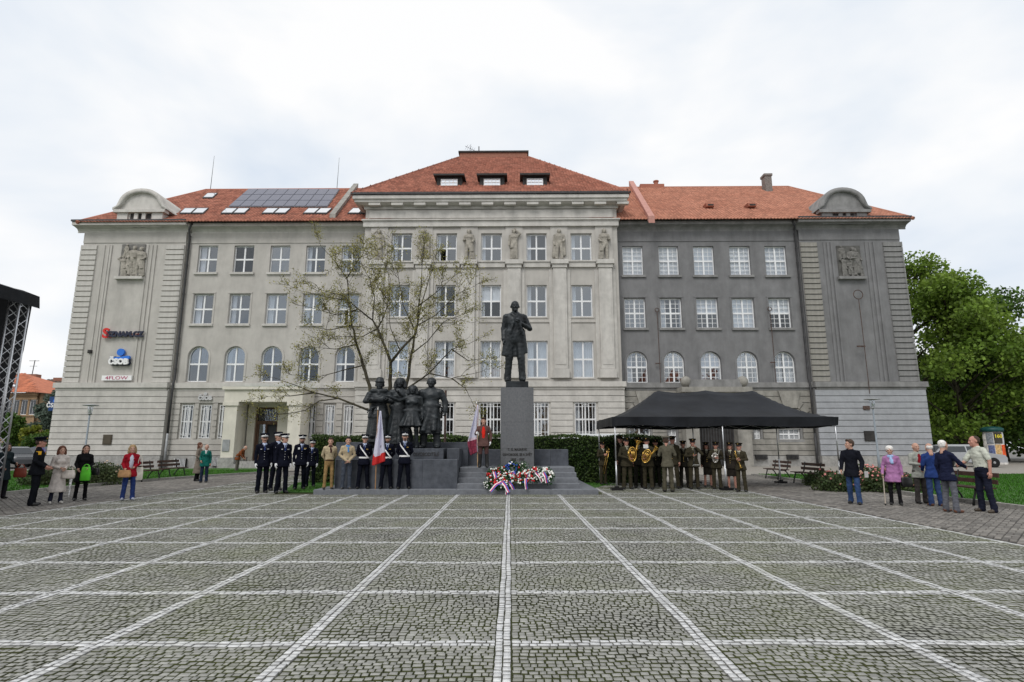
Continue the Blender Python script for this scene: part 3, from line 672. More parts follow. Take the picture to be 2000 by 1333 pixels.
def mainroof(nm,xe,xr,xin,mm,lab):
    ev=-1.0; m=MB(); s_=1 if xin>xe else -1
    A=(xe,ev,zr-.2); Bp=(xin,ev,zr-.2); Cc=(xin,DR,zR); Dd=(xr,DR,zR); back=2*DR+1
    if s_>0: m.add([A,Bp,Cc,Dd],[(0,1,2,3)]); m.add([A,Dd,(xe,back,zr-.2)],[(0,1,2)]); m.add([(xe,back,zr-.2),Dd,Cc,(xin,back,zr-.2)],[(0,1,2,3)])
    else: m.add([Bp,A,Dd,Cc],[(0,1,2,3)]); m.add([A,(xe,back,zr-.2),Dd],[(0,1,2)]); m.add([(xe,back,zr-.2),(xin,back,zr-.2),Cc,Dd],[(0,1,2,3)])
    rf=part(m,nm,mm)
    if s_>0: tiles(A,Bp,Cc,Dd,mm,rf)
    else: tiles(Bp,A,Dd,Cc,mm,rf)
    ridge([A,Dd,Cc],mm,rf); return rf
rfL=mainroof('left_roof',lx0,lr,xC0+2,M_tile,''); rfR=mainroof('right_roof',rx1,rr_,xC1-2,M_tilo,'')
def onroof(px,py,lift=0.):               # point on the side roofs' front slope
    o=BI@Vector((0,0,CH)); d=BI.to_3x3()@ray(px,py); ta=(zR-(zr-.2))/(DR+1.0)
    t=((zr-.2)+ta*(o.y*-1*-1+1.0)-o.z)/(d.z-ta*d.y); p=o+d*t; nn=Vector((0,-ta,1)).normalized(); return p+nn*lift
def roofquad(nm,corners,m,parent,l0,l1):
    m2=MB(); lo=[onroof(x,y,l0) for x,y in corners]; hi=[onroof(x,y,l1) for x,y in corners]
    m2.add(lo+hi,[(4,5,6,7),(0,1,5,4),(1,2,6,5),(2,3,7,6),(3,0,4,7)]); return m2.build(nm,m,parent)
# skylights in pairs
for x0,y0 in ((351,420),(431.5,420),(511.5,420),(592,420),(679,420)):
    for k in (0,1):
        w_=22.5; dx=k*24; cs=[(x0+dx,y0+1),(x0+dx+w_,y0+1),(x0+dx+w_+11-k*0,y0-10),(x0+dx+11,y0-10)]
        fr=roofquad('skylight',cs,M_met,rfL,.0,.16); ins=[(cs[0][0]+2.5,cs[0][1]-1.2),(cs[1][0]-.5,cs[1][1]-1.2),(cs[2][0]-2,cs[2][1]+1.5),(cs[3][0]+.5,cs[3][1]+1.5)]
        g=roofquad('skylight_pane',ins,M_skyl,rfL,.16,.175)
cs=[(396,390),(416,390),(426,380.5),(406,380.5)]; roofquad('skylight',cs,M_met,rfL,0,.16); roofquad('skylight_pane',[(398.5,389),(415.5,389),(424,381.5),(406.5,381.5)],M_skyl,rfL,.16,.175)
# solar panels 3 rows x 10
c0,c1,c2,c3=(447,407.5),(640,407.5),(664,373),(486,373)
for i in range(3):
    for j in range(9):
        def q(u,v): a=(c0[0]+(c1[0]-c0[0])*u,c0[1]); b_=(c3[0]+(c2[0]-c3[0])*u,c3[1]); return (a[0]+(b_[0]-a[0])*v,a[1]+(b_[1]-a[1])*v)
        g=.0035; roofquad('solar_panel',[q(j/9+g,i/3+g*3),q((j+1)/9-g,i/3+g*3),q((j+1)/9-g,(i+1)/3-g*3),q(j/9+g,(i+1)/3-g*3)],M_sol,rfL,.14,.19)
roofquad('solar_frame',[c0,c1,c2,c3],M_zinc,rfL,.10,.135)
for (a,b_),rf,mm in ((((649,428),(695,367)),rfL,M_gryo),(((1273,433),(1233,362)),rfR,mat('fire_wall_pink',(.46,.24,.20),.9,var=.1,scale=4))):
    p,q=onroof(*a,0),onroof(*b_,0); m=MB(); w_=.22
    m.add([p+Vector((-w_,0,-.1)),p+Vector((w_,0,-.1)),q+Vector((w_,0,-.1)),q+Vector((-w_,0,-.1)),p+Vector((-w_,0,.42)),p+Vector((w_,0,.42)),q+Vector((w_,0,.42)),q+Vector((-w_,0,.42))],[(4,5,6,7),(0,1,5,4),(1,2,6,5),(2,3,7,6),(3,0,4,7)]); m.build('fire_wall',mm,rf)
# small roof vents on the right, chimney, snow guard
for x in (1384,1465):
    p=onroof(x,408); m=MB(); m.prism([(-.3,0),(.3,0),(.38,.22),(-.38,.26)],-.5,.3); m.box(-.22,.22,-.52,-.495,.04,.16,1); m.build('roof_vent',[M_tile,M_slate],rfR,loc=p)
p=onroof(1499,374); m=MB(); m.box(-.3,.3,-.35,.35,-.8,1.3); m.box(-.37,.37,-.42,.42,1.3,1.5); m.build('chimney',mat('chimney_grey_brick',(.19,.17,.155),.9,scale=12,var=.35,bump=.3),rfR,loc=p)
p=Vector((BX(1273,365,DR),DR,zR)); m=MB(); m.box(-1.1,1.1,-.2,.2,-.1,.3); m.lathe([(.2,.3),(.2,.55),(.26,.56),(.26,.66),(.1,.7)],(.4,0,0),10); m.build('ridge_vent',M_tile,rfR,loc=p)
p=Vector((BX(745,362,DR),DR,zR)); m=MB(); m.box(-.5,.5,-.2,.2,-.1,.5); m.build('chimney',M_slate,rfL,loc=p)
for pxx,top in ((411,305),(658,308)):
    x=BX(pxx,369,DR); m=MB(); m.tube([(x,DR,zR-.2),(x+.05,DR,B(pxx,top,DR)[1])],[.03,.012],6); m.build('lightning_rod',M_met,rfL)
# centre roof
zcr=zKt+.06; SC=37; EH=OH+.05; cx0,cx1=xC0-EH,xC1+EH; DC=solve(OC-EH,zcr,SC,1000,308); zCR=zcr+(DC-OC+EH)*math.tan(R(SC))
cra,crb=BX(896,308,DC),BX(1032,308,DC)
A=(cx0,OC-EH,zcr);Bq=(cx1,OC-EH,zcr);Cq=(crb,DC,zCR);Dq=(cra,DC,zCR); bk=2*DC+1
m=MB(); m.add([A,Bq,Cq,Dq],[(0,1,2,3)]); m.add([A,Dq,(cra,DC+1,zCR),(cx0,bk,zcr)],[(0,1,2,3)]); m.add([Bq,(cx1,bk,zcr),(crb,DC+1,zCR),Cq],[(0,1,2,3)]); m.add([(cx0,bk,zcr),(cra,DC+1,zCR),(crb,DC+1,zCR),(cx1,bk,zcr)],[(0,1,2,3)])
rfC=part(m,'centre_roof',M_tile); tiles(A,Bq,Cq,Dq,M_tile,rfC); tiles((cx0,bk,zcr),A,Dq,(cra,DC+1,zCR),M_tile,rfC); tiles(Bq,(cx1,bk,zcr),(crb,DC+1,zCR),Cq,M_tile,rfC)
ridge([A,Dq],M_tile,rfC); ridge([Bq,Cq],M_tile,rfC)
zb1=B(960,297,DC)[1]
m=MB(); m.box(cra+.1,crb-.1,DC-.12,DC+1.4,zCR-.2,zb1-.16); part(m,'ridge_parapet',M_rbk,rfC)
m=MB(); m.box(cra-.02,crb+.02,DC-.25,DC+1.6,zb1-.158,zb1); part(m,'parapet_cap',M_slate,rfC)
m=MB(); m.tube([(BX(935,297,DC),DC+.3,zb1),(BX(935,283,DC),DC+.3,BZ(283,DC))],.05,6); m.tube([(BX(918,296,DC),DC+.3,zb1),(BX(919,284,DC),DC+.3,BZ(279,DC))],.02,5)
m.tube([(BX(908,284,DC),DC+.3,BZ(282,DC)),(BX(928,293,DC),DC+.3,BZ(292,DC))],.02,5)
for q in range(5): x=BX(911+q*3.5,288,DC); z=BZ(284+q*1.6,DC); m.tube([(x-.15,DC+.3,z-.25),(x+.12,DC+.3,z+.25)],.012,4)
part(m,'antenna',M_met,rfC)
tC=math.tan(R(SC))
for x0,x1 in ((850,905),(934,988),(1018,1071.5)):
    yf=OC-EH+1.9; a,b_=BX(x0,355,yf),BX(x1,355,yf); z0=zcr+1.9*tC-.05; z1=BZ(346,yf); m=MB()
    m.add([(a+.12,yf,z0),(b_-.12,yf,z0),(b_-.12,yf,z1),(a+.12,yf,z1),(a+.12,yf+2.2,z1+.2),(b_-.12,yf+2.2,z1+.2)],[(0,1,2,3),(0,3,4),(1,5,2)])
    m.add([(a-.1,yf-.35,z1),(b_+.1,yf-.35,z1),(b_+.1,yf+2.9,z1+.28),(a-.1,yf+2.9,z1+.28),(a-.1,yf-.35,z1+.14),(b_+.1,yf-.35,z1+.14),(b_+.1,yf+2.9,z1+.42),(a-.1,yf+2.9,z1+.42)],[(0,3,2,1),(4,5,6,7),(0,1,5,4),(1,2,6,5),(3,0,4,7)])
    dm=part(m,'dormer',M_slate,rfC); wa,wb=a+(b_-a)*.22,b_-(b_-a)*.22; zw0,zw1=z0+.1,z1-.22; f=MB(); f.box(wa,wb,yf-.035,yf-.005,zw0,zw1)
    f.build('dormer_pane',M_skyl,rfC); f=MB()
    for q in range(5): x=wa+(wb-wa)*q/4; f.box(x-.03,x+.03,yf-.07,yf-.037,zw0,zw1)
    for z in (zw0,(zw0+zw1)/2,zw1): f.box(wa-.04,wb+.04,yf-.085,yf-.071,z-.03,z+.03)
    f.build('dormer_frame',M_wht,rfC)
# arched dormers over the wings
for pc,hw_,mm,rf,covm,ytop,yb_ in ((282,46,M_beil,rfL,M_zinc,373,428),(1645,46,M_gryt,rfR,M_tilo,371,427)):
    yf=-.55; cx=BX(pc-5 if pc<1000 else pc+1,400,yf); s_=BX(pc+10,400,yf)-BX(pc,400,yf); s_/=10; zb=zr-.15; zt=BZ(ytop,yf,pc); zs=BZ(410,yf,pc)
    def prof(g):
        pts=[]; R_=35*s_+g; hgt=zt-zs+g
        pts.append((-52*s_-g*.3,zs-.05)); pts.append((-50*s_-g,zs+.1)); pts.append((-44*s_-g*.7,zs+hgt*.16)); 
        for i in range(0,15):
            a=math.pi*(.06+.88*i/14); pts.append((-(R_+.25)*math.cos(a)*.98,zs+hgt*(.18+.82*math.sin(a)**.85)))
        pts.append((44*s_+g*.7,zs+hgt*.16)); pts.append((50*s_+g,zs+.1)); pts.append((52*s_+g*.3,zs-.05)); return [(cx+x,z) for x,z in pts]
    m=MB(); outer=prof(0); m.prism(outer[::-1],yf,yf+6.5); d_=part(m,'arched_dormer',mm,rf)
    m=MB(); a_=prof(.09); b2=prof(-.22); n=len(a_)
    m.add([(x,yf-.22,z) for x,z in a_]+[(x,yf-.22,z) for x,z in b2]+[(x,yf+.02,z) for x,z in b2]+[(x,yf+6.6,z) for x,z in a_],[(i,i+1,n+i+1,n+i) for i in range(n-1)]+[(n+i,n+i+1,2*n+i+1,2*n+i) for i in range(n-1)]+[(3*n+i,3*n+i+1,i+1,i) for i in range(n-1)]); part(m,'dormer_hood',[mm],rf,True)
    m=MB(); m.box(cx-50*s_,cx+50*s_,yf-.25,yf+.3,zs-.28,zs-.06); part(m,'dormer_ledge',mm,rf)
    m=MB(); m.box(cx-44*s_,cx+44*s_,yf+.05,yf+2,zb-.3,zs-.28)
    for sg in (-1,1): m.box(*sorted((cx+sg*44*s_,cx+sg*24*s_)),yf-.08,yf+.05,zb-.3,zs-.28)
    for k in (-.5,.5): m.box(cx+k*15*s_-.14,cx+k*15*s_+.14,yf-.08,yf+.05,zb-.3,zs-.28)
    m.box(cx-24*s_,cx+24*s_,yf-.07,yf+.048,zb-.3,zb+.1); part(m,'dormer_base',mm,rf)
    for k in (-1,0,1): m=MB(); m.box(cx+k*15*s_-5*s_,cx+k*15*s_+5*s_,yf+.03,yf+.045,zb+.1,zs-.3); part(m,'dormer_opening',M_slate,rf)
# --- downpipes
for x,xk,off in ((xWL2+.22,1,-.12),(xWR-.22,-1,-.12)):
    m=MB(); m.tube([(x+xk*.35,-.66,zT-.1),(x+xk*.1,-.5,zT-.5),(x,-.16,zT-1.1),(x,-.16,zS1+.3),(x,-.3,zS1-.1),(x,-.3,zP+1.5)],.075,8); dp=part(m,'downpipe',M_met,None,True)
    m=MB(); m.tube([(x,-.3,zP+1.5),(x,-.3,0)],.085,8); m.build('downpipe_foot',M_met if x>0 else M_zinc,dp,True)
    for i in range(10): z=zS1+1+i*1.1; m=MB(); m.lathe([(.1,0),(.1,.06)],(x,-.16,z),8); m.build('pipe_clamp',M_met,dp)
# --- left portico
yf=-2.3; a,b_=BX(437,790,yf),BX(590,790,yf); zt=BZ(757,yf,510); zf0=BZ(785,yf,510); zc0=BZ(792,yf,510)
po=MB(); po.box(a,b_,yf,-.1,zf0,zt-.15); po.box(a-.12,b_+.12,yf-.14,-.1,zt-.148,zt+.05); pt=part(po,'portico',M_crm)
m=MB(); m.add([(a-.1,yf-.1,zt+.055),(b_+.1,yf-.1,zt+.055),(b_-1.2,-.1,zt+.32),(a+1.2,-.1,zt+.32),(a-.1,-.1,zt+.055),(b_+.1,-.1,zt+.055)],[(0,1,2,3),(0,3,4),(1,5,2)]); m.build('portico_roof',M_cop,pt)
cw=BX(464,850,yf)-BX(436,850,yf)
for x in (a,b_-cw):
    m=MB(); m.box(x+.05,x+cw-.05,yf+.05,yf+1.0,.75,zc0-.02); m.box(x-.05,x+cw+.05,yf-.04,yf+1.1,zc0-.018,zf0-.002); m.build('portico_column',M_crm,pt)
    m=MB(); m.box(x-.05,x+cw+.05,yf-.06,-.1,0,.74); m.build('column_base',M_plg,pt)
    m=MB(); m.box(x+.25,x+cw-.25,yf+1.1,-.1,.75,zf0-.002); m.build('portico_side',M_crm,pt)
dx0,dx1=BX(496,850,-.4),BX(541,850,-.4); dzt=BZ(796,-.4,520)
m=MB(); wall(m,a+.8,b_-.8,0,zf0,-.45,[(dx0,dx1,.05,dzt)],.5); m.build('portal_wall',M_crm,pt)
dr=MB(); dr.box(dx0,dx0+.12,-.3,-.1,.06,dzt); dr.box(dx1-.12,dx1,-.3,-.1,.06,dzt); zq=BZ(826,-.3,520); dr.box(dx0+.12,dx1-.12,-.3,-.1,zq-.12,zq+.12); dr.box(dx0+.12,dx1-.12,-.3,-.1,dzt-.12,dzt)
cx=(dx0+dx1)/2; dr.box(dx0+.12,cx,-.24,-.16,.06,.9); dr.box(dx0+.12,dx0+.25,-.24,-.16,.9,zq-.12); dr.box(cx-.13,cx,-.24,-.16,.9,zq-.12); dr.build('door',M_wood,pt)
m=MB(); m.box(dx0+.25,cx-.13,-.22,-.2,.9,zq-.12); m.box(dx0+.12,dx1-.12,-.2,-.18,zq+.12,dzt-.12); m.build('door_pane',M_gl,pt)
m=MB(); 
for i in range(13): x=dx0+.14+(dx1-dx0-.28)*i/12; m.box(x-.015,x+.015,-.26,-.23,zq+.12,dzt-.12)
m.build('door_grille',M_slate,pt)
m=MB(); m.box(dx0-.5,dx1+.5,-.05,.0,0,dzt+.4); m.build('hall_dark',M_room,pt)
for i in range(3): m=MB(); m.box(a+cw+.1,b_-cw-.1,yf-.5+.33*i,-.46,.0+.17*i,.17*(i+1)-.003); m.build('step',M_plg,pt)
m=MB(); x=BX(439,890,yf); m.box(x-.23,x+.23,yf+.0,yf+.045,BZ(882,yf,440),BZ(859,yf,440)); m.build('plaque',M_zinc,pt)
# --- right portal (weathered stone) with balcony slab and balls
yf=-1.3; a,b_=BX(1335,790,yf),BX(1468,790,yf); zt=BZ(741,yf,1400); zc=BZ(756,yf,1400); zf=BZ(766,yf,1400)
po=MB(); po.box(a+.5,b_-.5,yf+.15,-.1,zc,zt); pr_=part(po,'portal',M_gryt)
m=MB(); m.box(a-.1,b_+.1,yf-.1,-.1,zf,zc-.002); m.box(a+.2,b_-.2,yf+.05,-.1,zf-1.0,zf-.002); m.build('portal_lintel',M_gryo,pr_)
for x in (a+.35,b_-.35): m=MB(); m.ball((x,yf+.4,zc+.4),.38,12,8); m.build('stone_ball',M_gryo,pr_,True)
for x0_,x1_ in ((a+.1,a+1.0),(b_-1.0,b_-.1)): m=MB(); m.box(x0_,x1_,yf+.1,-.1,.1,zf-1.0); m.build('portal_pier',M_gryo,pr_)
m=MB(); m.box(a+1.0,b_-1.0,-.4,-.3,.1,zf-1.0); m.build('gate',M_slate,pr_)
m=MB()
for i in range(14): x=a+1.05+(b_-a-2.1)*i/13; m.box(x-.03,x+.03,-.46,-.41,.15,zf-1.05)
m.build('gate_bars',M_met,pr_)
# keystones over round windows on the right base
for px in (1262,1541):
    x=BX(px,790,0); m=MB(); z0,z1=BZ(798,0),BZ(762,0)-.1; m.prism([(x-.45,z0),(x+.45,z0),(x+.75,z1),(x-.75,z1)],-.2,.05); part(m,'keystone',M_gryo)
    m=MB(); n=14; r0,r1=1.05,1.55
    for i in range(7):
        t0,t1=math.pi*(i+.06)/7,math.pi*(i+.94)/7; p=[(x-q*math.cos(t),z0-.9+q*math.sin(t)) for t in (t0,t1) for q in (r1,r0)]; m2=MB(); m2.prism([p[0],p[2],p[3],p[1]],-.13,.04); part(m2,'arch_stone',M_gryo)
# --- flag holders on the right
for px,y0,y1,off in ((1283,610,748,-.12),(1503,608,748,-.12),(1676,585,900,OW-.35)):
    pts=[(BX(px,y0,off),off-.05,BZ(y0,off,px)),(BX(px+(4 if px>1600 else 1),y0+50,off),off-.12,BZ(y0+50,off,px)),(BX(px+(14 if px>1600 else 2),y1 if px<1600 else 770,off),off-.2,BZ(y1 if px<1600 else 770,off,px))]
    x,z=pts[0][0],pts[0][2]; pts=[(x,off-.06,z),(x,off-.1,pts[1][2]),(x,off-.12,pts[2][2])]
    m=MB(); m.tube(pts,.024,6); fh=part(m,'flag_bracket',M_rust); k=.33 if px>1600 else .14; m=MB(); m.tube([(x+k*math.cos(t),off-.06,z+k*math.sin(t)+k) for t in np.linspace(0,6.283,14)[:-1]],.03,5,closed=True); m.build('bracket_ring',M_rust,fh); m=MB()
    m.box(x-.5 if px>1600 else x-.3,x+.05,off-.16,off-.08,pts[1][2]-(1.6 if px>1600 else 1.9),pts[1][2]-(1.5 if px>1600 else 1.83)); m.build('bracket_arm',M_rust,fh)
# wall plaques / vents near the ground
for px,py,w_,h_,off,mm in ((210,859,.3,.34,OW-.3,mat('bronze_plaque',(.09,.075,.055),.5,metal=.4)),(1699,852,.38,.34,OW-.3,M_slate),(1692,797,.22,.13,OW-.3,M_rust),(175,687,.12,.12,OW-.1,M_slate)):
    x,z=B(px,py,off); m=MB(); m.box(x-w_,x+w_,off-.05,off+.2,z-h_,z+h_); m.box(x-w_+.05,x+w_-.05,off-.065,off-.049,z-h_+.05,z+h_-.05); part(m,'wall_plaque',mm)
for px,py in ((354,904),(425,902),(1486,893),(1547,893)):
    x,z=B(px,py,-.15); m=MB(); h_=.28 if px<1000 else .16; m.box(x-.38,x+.38,-.33 if px<1000 else -.24,-.1,z-h_,z+h_)
    v_=part(m,'cellar_vent',M_slate); m=MB()
    for i in range(9): xx=x-.36+.09*i; m.box(xx-.015,xx+.015,-.37,-.335,z-h_,z+h_)
    m.build('vent_bars',M_wht if px<1000 else M_met,v_)
# --- signs (each a thing)
M_blue=mat('sign_blue',(.02,.16,.62),.4,var=.02); M_navy=mat('sign_navy',(.015,.02,.045),.5,var=.02); M_red=mat('sign_red',(.60,.025,.02),.5,var=.02); M_sw=mat('sign_white',(.80,.80,.80),.5,var=.02); M_mag=mat('sign_magenta',(.42,.05,.14),.5,var=.02)
def signroot(nm,lab,px,py,off):
    x,z=B(px,py,off); o=thing(nm,lab,'sign',BM@Vector((x,off,z)),BA); return o
ks=BX(241,652,OW)-BX(240,652,OW)
s1=signroot('wall_sign','red and black raised lettering high on the beige wing, above the blue logo',237,652,OW-.2)
text('red_letter','S',26*ks,T(-30*ks,0,0)@FRONT,M_red,s1,.05,bold=.03,sx=1.1); text('black_letters','EZNAM.CZ',14*ks,T(7*ks,0,-1.5*ks)@FRONT,M_navy,s1,.05,bold=.03,sx=1.02)
m=MB(); m.box(-36*ks,-20*ks,.05,.1,-7.2*ks,-6*ks); m.box(-20*ks,34*ks,.08,.14,-1*ks,.2*ks); m.build('sign_rail',M_red,s1)
s2=signroot('wall_sign','blue figure emblem over white lettering on the beige wing wall',235,698,OW-.2)
m=MB(); m.prism([(7*ks*math.cos(t),7*ks*math.sin(t)+9.5*ks) for t in np.linspace(0,6.283,24)[:-1]],-.06,.1); m.build('emblem_disc',M_blue,s2)
m=MB(); m.prism([(-18*ks,-3.5*ks),(18*ks,-3.5*ks),(18.6*ks,1*ks),(17*ks,2.5*ks),(8*ks,2.2*ks),(3*ks,.8*ks),(-17*ks,-.2*ks),(-19*ks,-1.5*ks)],-.05,.1); m.build('emblem_bar',M_blue,s2)
text('letters','ČSOB',14.5*ks,T(-1*ks,-.08,-9.2*ks)@FRONT,M_sw,s2,.06,bold=.035,sx=1.0); text('letter_backing','ČSOB',14.5*ks,T(-.6*ks,.06,-9.7*ks)@FRONT,M_navy,s2,.05,bold=.075,sx=1.0)
s3=signroot('wall_sign','white board sign with thin magenta lettering just above the ledge',227.5,738.5,OW-.2)
m=MB(); m.box(-28.5*ks,28.5*ks,0,.12,-4.7*ks,4.7*ks); m.build('board',M_sw,s3); text('letters','4FLOW',9*ks,T(0,-.012,-.3*ks)@FRONT,M_mag,s3,.005,sx=1.45)
s4=signroot('wall_sign','small grey lettering sign above the barred bank windows',401,776,-.14)
text('letters','ČSOB',10*ks,T(0,0,-2*ks)@FRONT,mat('sign_grey',(.50,.50,.50),.4,metal=.3),s4,.05,bold=.03); m=MB(); m.prism([(3.2*ks*math.cos(t),3.2*ks*math.sin(t)+6*ks) for t in np.linspace(0,6.283,18)[:-1]],-.04,.1); m.build('emblem_disc',MATS['sign_grey'],s4)
s5=signroot('box_sign','blue box sign with white lettering projecting from the far corner',106,789,.35)
m=MB(); m.box(-.38,.42,0,.25,-.5,.5); m.build('box',mat('sign_deep_blue',(.012,.05,.17),.4,var=.05),s5); text('letters','ČSOB',.42,T(.0,-.012,-.12)@FRONT,M_sw,s5,.006,bold=.012); m=MB(); m.prism([(.12*math.cos(t),.12*math.sin(t)+.2) for t in np.linspace(0,6.283,18)[:-1]],-.012,.0); m.build('emblem_disc',M_blue,s5)
# ================================================================ FIGURES
SKIN=mat('skin',(.46,.27,.20),.6,var=.08,scale=12,spec=.4); SKIN2=mat('skin_ruddy',(.44,.22,.165),.6,var=.1,scale=12,spec=.4)
EYE=mat('eye_dark',(.03,.025,.022),.4); LIP=mat('lip',(.33,.11,.10),.6); GLOVE=mat('white_glove',(.75,.75,.77),.8,var=.05)
HAIRC={'brown':(.055,.032,.02),'black':(.012,.011,.011),'grey':(.42,.41,.40),'white':(.72,.70,.67),'auburn':(.10,.035,.018),'blond':(.30,.20,.10)}
def hairm(c): return mat('hair_'+c,HAIRC[c],.7,var=.25,scale=30,bump=.5,bscale=80)
_heads={}
def headmesh(style,beard):
    """voxel head centred on the skull, facing -Y; materials 0 skin 1 hair 2 eye 3 lip"""
    key=(style,beard)
    if key in _heads: return _heads[key]
    p=[E((0,.012,.03),(.076,.096,.092),0,.02),E((0,-.028,-.045),(.055,.062,.070),0,.03),C((0,-.094,.0),(0,-.104,-.026),.009,.015,0,.012),
       E((0,-.072,-.088),(.026,.022,.02),0,.02),C((-.04,-.078,.022),(.04,-.078,.022),.010,.010,0,.012),E((-.035,-.066,-.022),(.022,.02,.02),0,.02),E((.035,-.066,-.022),(.022,.02,.02),0,.02),
       E((-.08,.01,-.005),(.012,.02,.032),0,.01),E((.08,.01,-.005),(.012,.02,.032),0,.01),C((0,.02,-.06),(0,.03,-.17),.054,.058,0,.03)]
    for s in (-1,1): p+=[E((s*.031,-.079,.006),(.013,.012,.008),2,.004),C((s*.018,-.088,.027),(s*.048,-.078,.027),.006,.005,1 if style!='bald' else 0,.004)]
    p+=[C((-.018,-.088,-.058),(.018,-.088,-.058),.007,.007,3,.004)]
    if style in('short','cap'): p+=[E((0,.026,.045),(.084,.096,.090),1,.012),E((0,.052,-.005),(.078,.062,.06),1,.015)]
    if style=='bald': p+=[E((0,.058,.01),(.079,.055,.058),1,.02)]
    if style=='thin': p+=[E((0,.035,.045),(.0785,.088,.084),1,.012),E((0,.05,.0),(.079,.06,.055),1,.012)]
    if style=='curly': p+=[E((0,.025,.05),(.10,.105,.092),1,.012),E((0,.055,-.01),(.092,.07,.07),1,.02)]
    if style=='bob': p+=[E((0,.025,.05),(.094,.102,.090),1,.012),C((-.083,.015,.02),(-.09,.005,-.10),.03,.036,1,.02),C((.083,.015,.02),(.09,.005,-.10),.03,.036,1,.02),E((0,.07,-.05),(.09,.05,.09),1,.02)]
    if style=='long': p+=[E((0,.025,.045),(.088,.1,.090),1,.012),C((-.075,.03,.02),(-.085,.03,-.22),.026,.03,1,.02),C((.075,.04,.02),(.05,.06,-.2),.026,.03,1,.02),E((0,.07,-.08),(.08,.04,.13),1,.02)]
    if style=='quiff': p+=[E((0,.026,.048),(.084,.096,.090),1,.012),E((0,-.055,.105),(.06,.04,.03),1,.02),E((0,.05,0),(.078,.06,.06),1,.015)]
    if beard>=1: p+=[C((-.026,-.093,-.045),(.026,-.093,-.045),.010,.010,1,.008)]
    if beard>=2: p+=[E((0,-.075,-.092),(.03,.028,.036),1,.012)]
    if beard>=3: p+=[E((0,-.03,-.075),(.06,.06,.045),1,.012)]
    V,Fq,Mi=sdf(p,.0085); _heads[key]=(V,Fq,Mi); return _heads[key]
_hands={}
def handmesh(curl):
    """right hand hanging along -Z from the wrist, palm towards -X... materials 0"""
    if curl in _hands: return _hands[curl]
    p=[C((0,0,.01),(0,0,-.02),.026,.028,0,.01,(0,1,0),.85),C((0,-.022,-.03),(0,-.026,-.085),.016,.016,0,.012),C((0,0,-.03),(0,0,-.088),.017,.017,0,.012),C((0,.022,-.03),(0,.026,-.082),.016,.015,0,.012)]
    for i,(y,l) in enumerate(((-.031,.070),(-.0105,.080),(.0105,.074),(.031,.058))):
        a=Vector((0,y,-.088)); ang=R((18,62)[curl]); d1=Vector((-math.sin(ang),0,-math.cos(ang))); b=a+d1*l*.42
        ang2=ang+R((18,70)[curl]); d2=Vector((-math.sin(ang2),0,-math.cos(ang2))); c=b+d2*l*.33; ang3=ang2+R((12,40)[curl]); d3=Vector((-math.sin(ang3),0,-math.cos(ang3)))
        p+=[C(a,b,.0095,.009,0,.003),C(b,c,.009,.0085,0,.003),C(c,c+d3*l*.25,.0085,.0075,0,.003)]
    p+=[C((-.006,-.02,-.02),(-.022,-.043,-.05),.014,.0115,0,.008),C((-.022,-.043,-.05),(-.034,-.040,-.082) if curl==0 else (-.045,-.025,-.072),.0115,.009,0,.003)]
    V,Fq,Mi=sdf(p,.0058); _hands[curl]=(V,Fq); return _hands[curl]
ARMS={'down':((.222,.03,1.165),(.228,-.03,.91)),'clasp':((.235,.03,1.17),(.07,-.20,1.00)),'behind':((.232,.09,1.18),(.09,.15,.98)),'hold':((.26,-.03,1.19),(.10,-.27,1.17)),'low':((.23,.02,1.17),(.17,-.17,1.02)),
 'horn':((.28,-.06,1.20),(.11,-.24,1.32)),'clar':((.26,-.03,1.18),(.03,-.26,1.20)),'clar2':((.26,-.03,1.17),(.03,-.28,1.08)),'face':((.30,-.12,1.26),(.10,-.14,1.48)),'pole':((.29,-.02,1.22),(.30,-.22,1.25)),'reach':((.27,-.14,1.2),(.16,-.40,1.12)),'bend':((.25,.05,1.17),(.20,-.22,1.12)),
 'up':((.33,-.12,1.35),(.30,-.33,1.45)),'cane':((.24,.0,1.17),(.26,-.15,.95)),'cross':((.25,-.05,1.22),(-.10,-.20,1.24)),'walkf':((.225,-.04,1.18),(.23,-.15,.95)),'walkb':((.225,.1,1.18),(.23,.08,.93))}
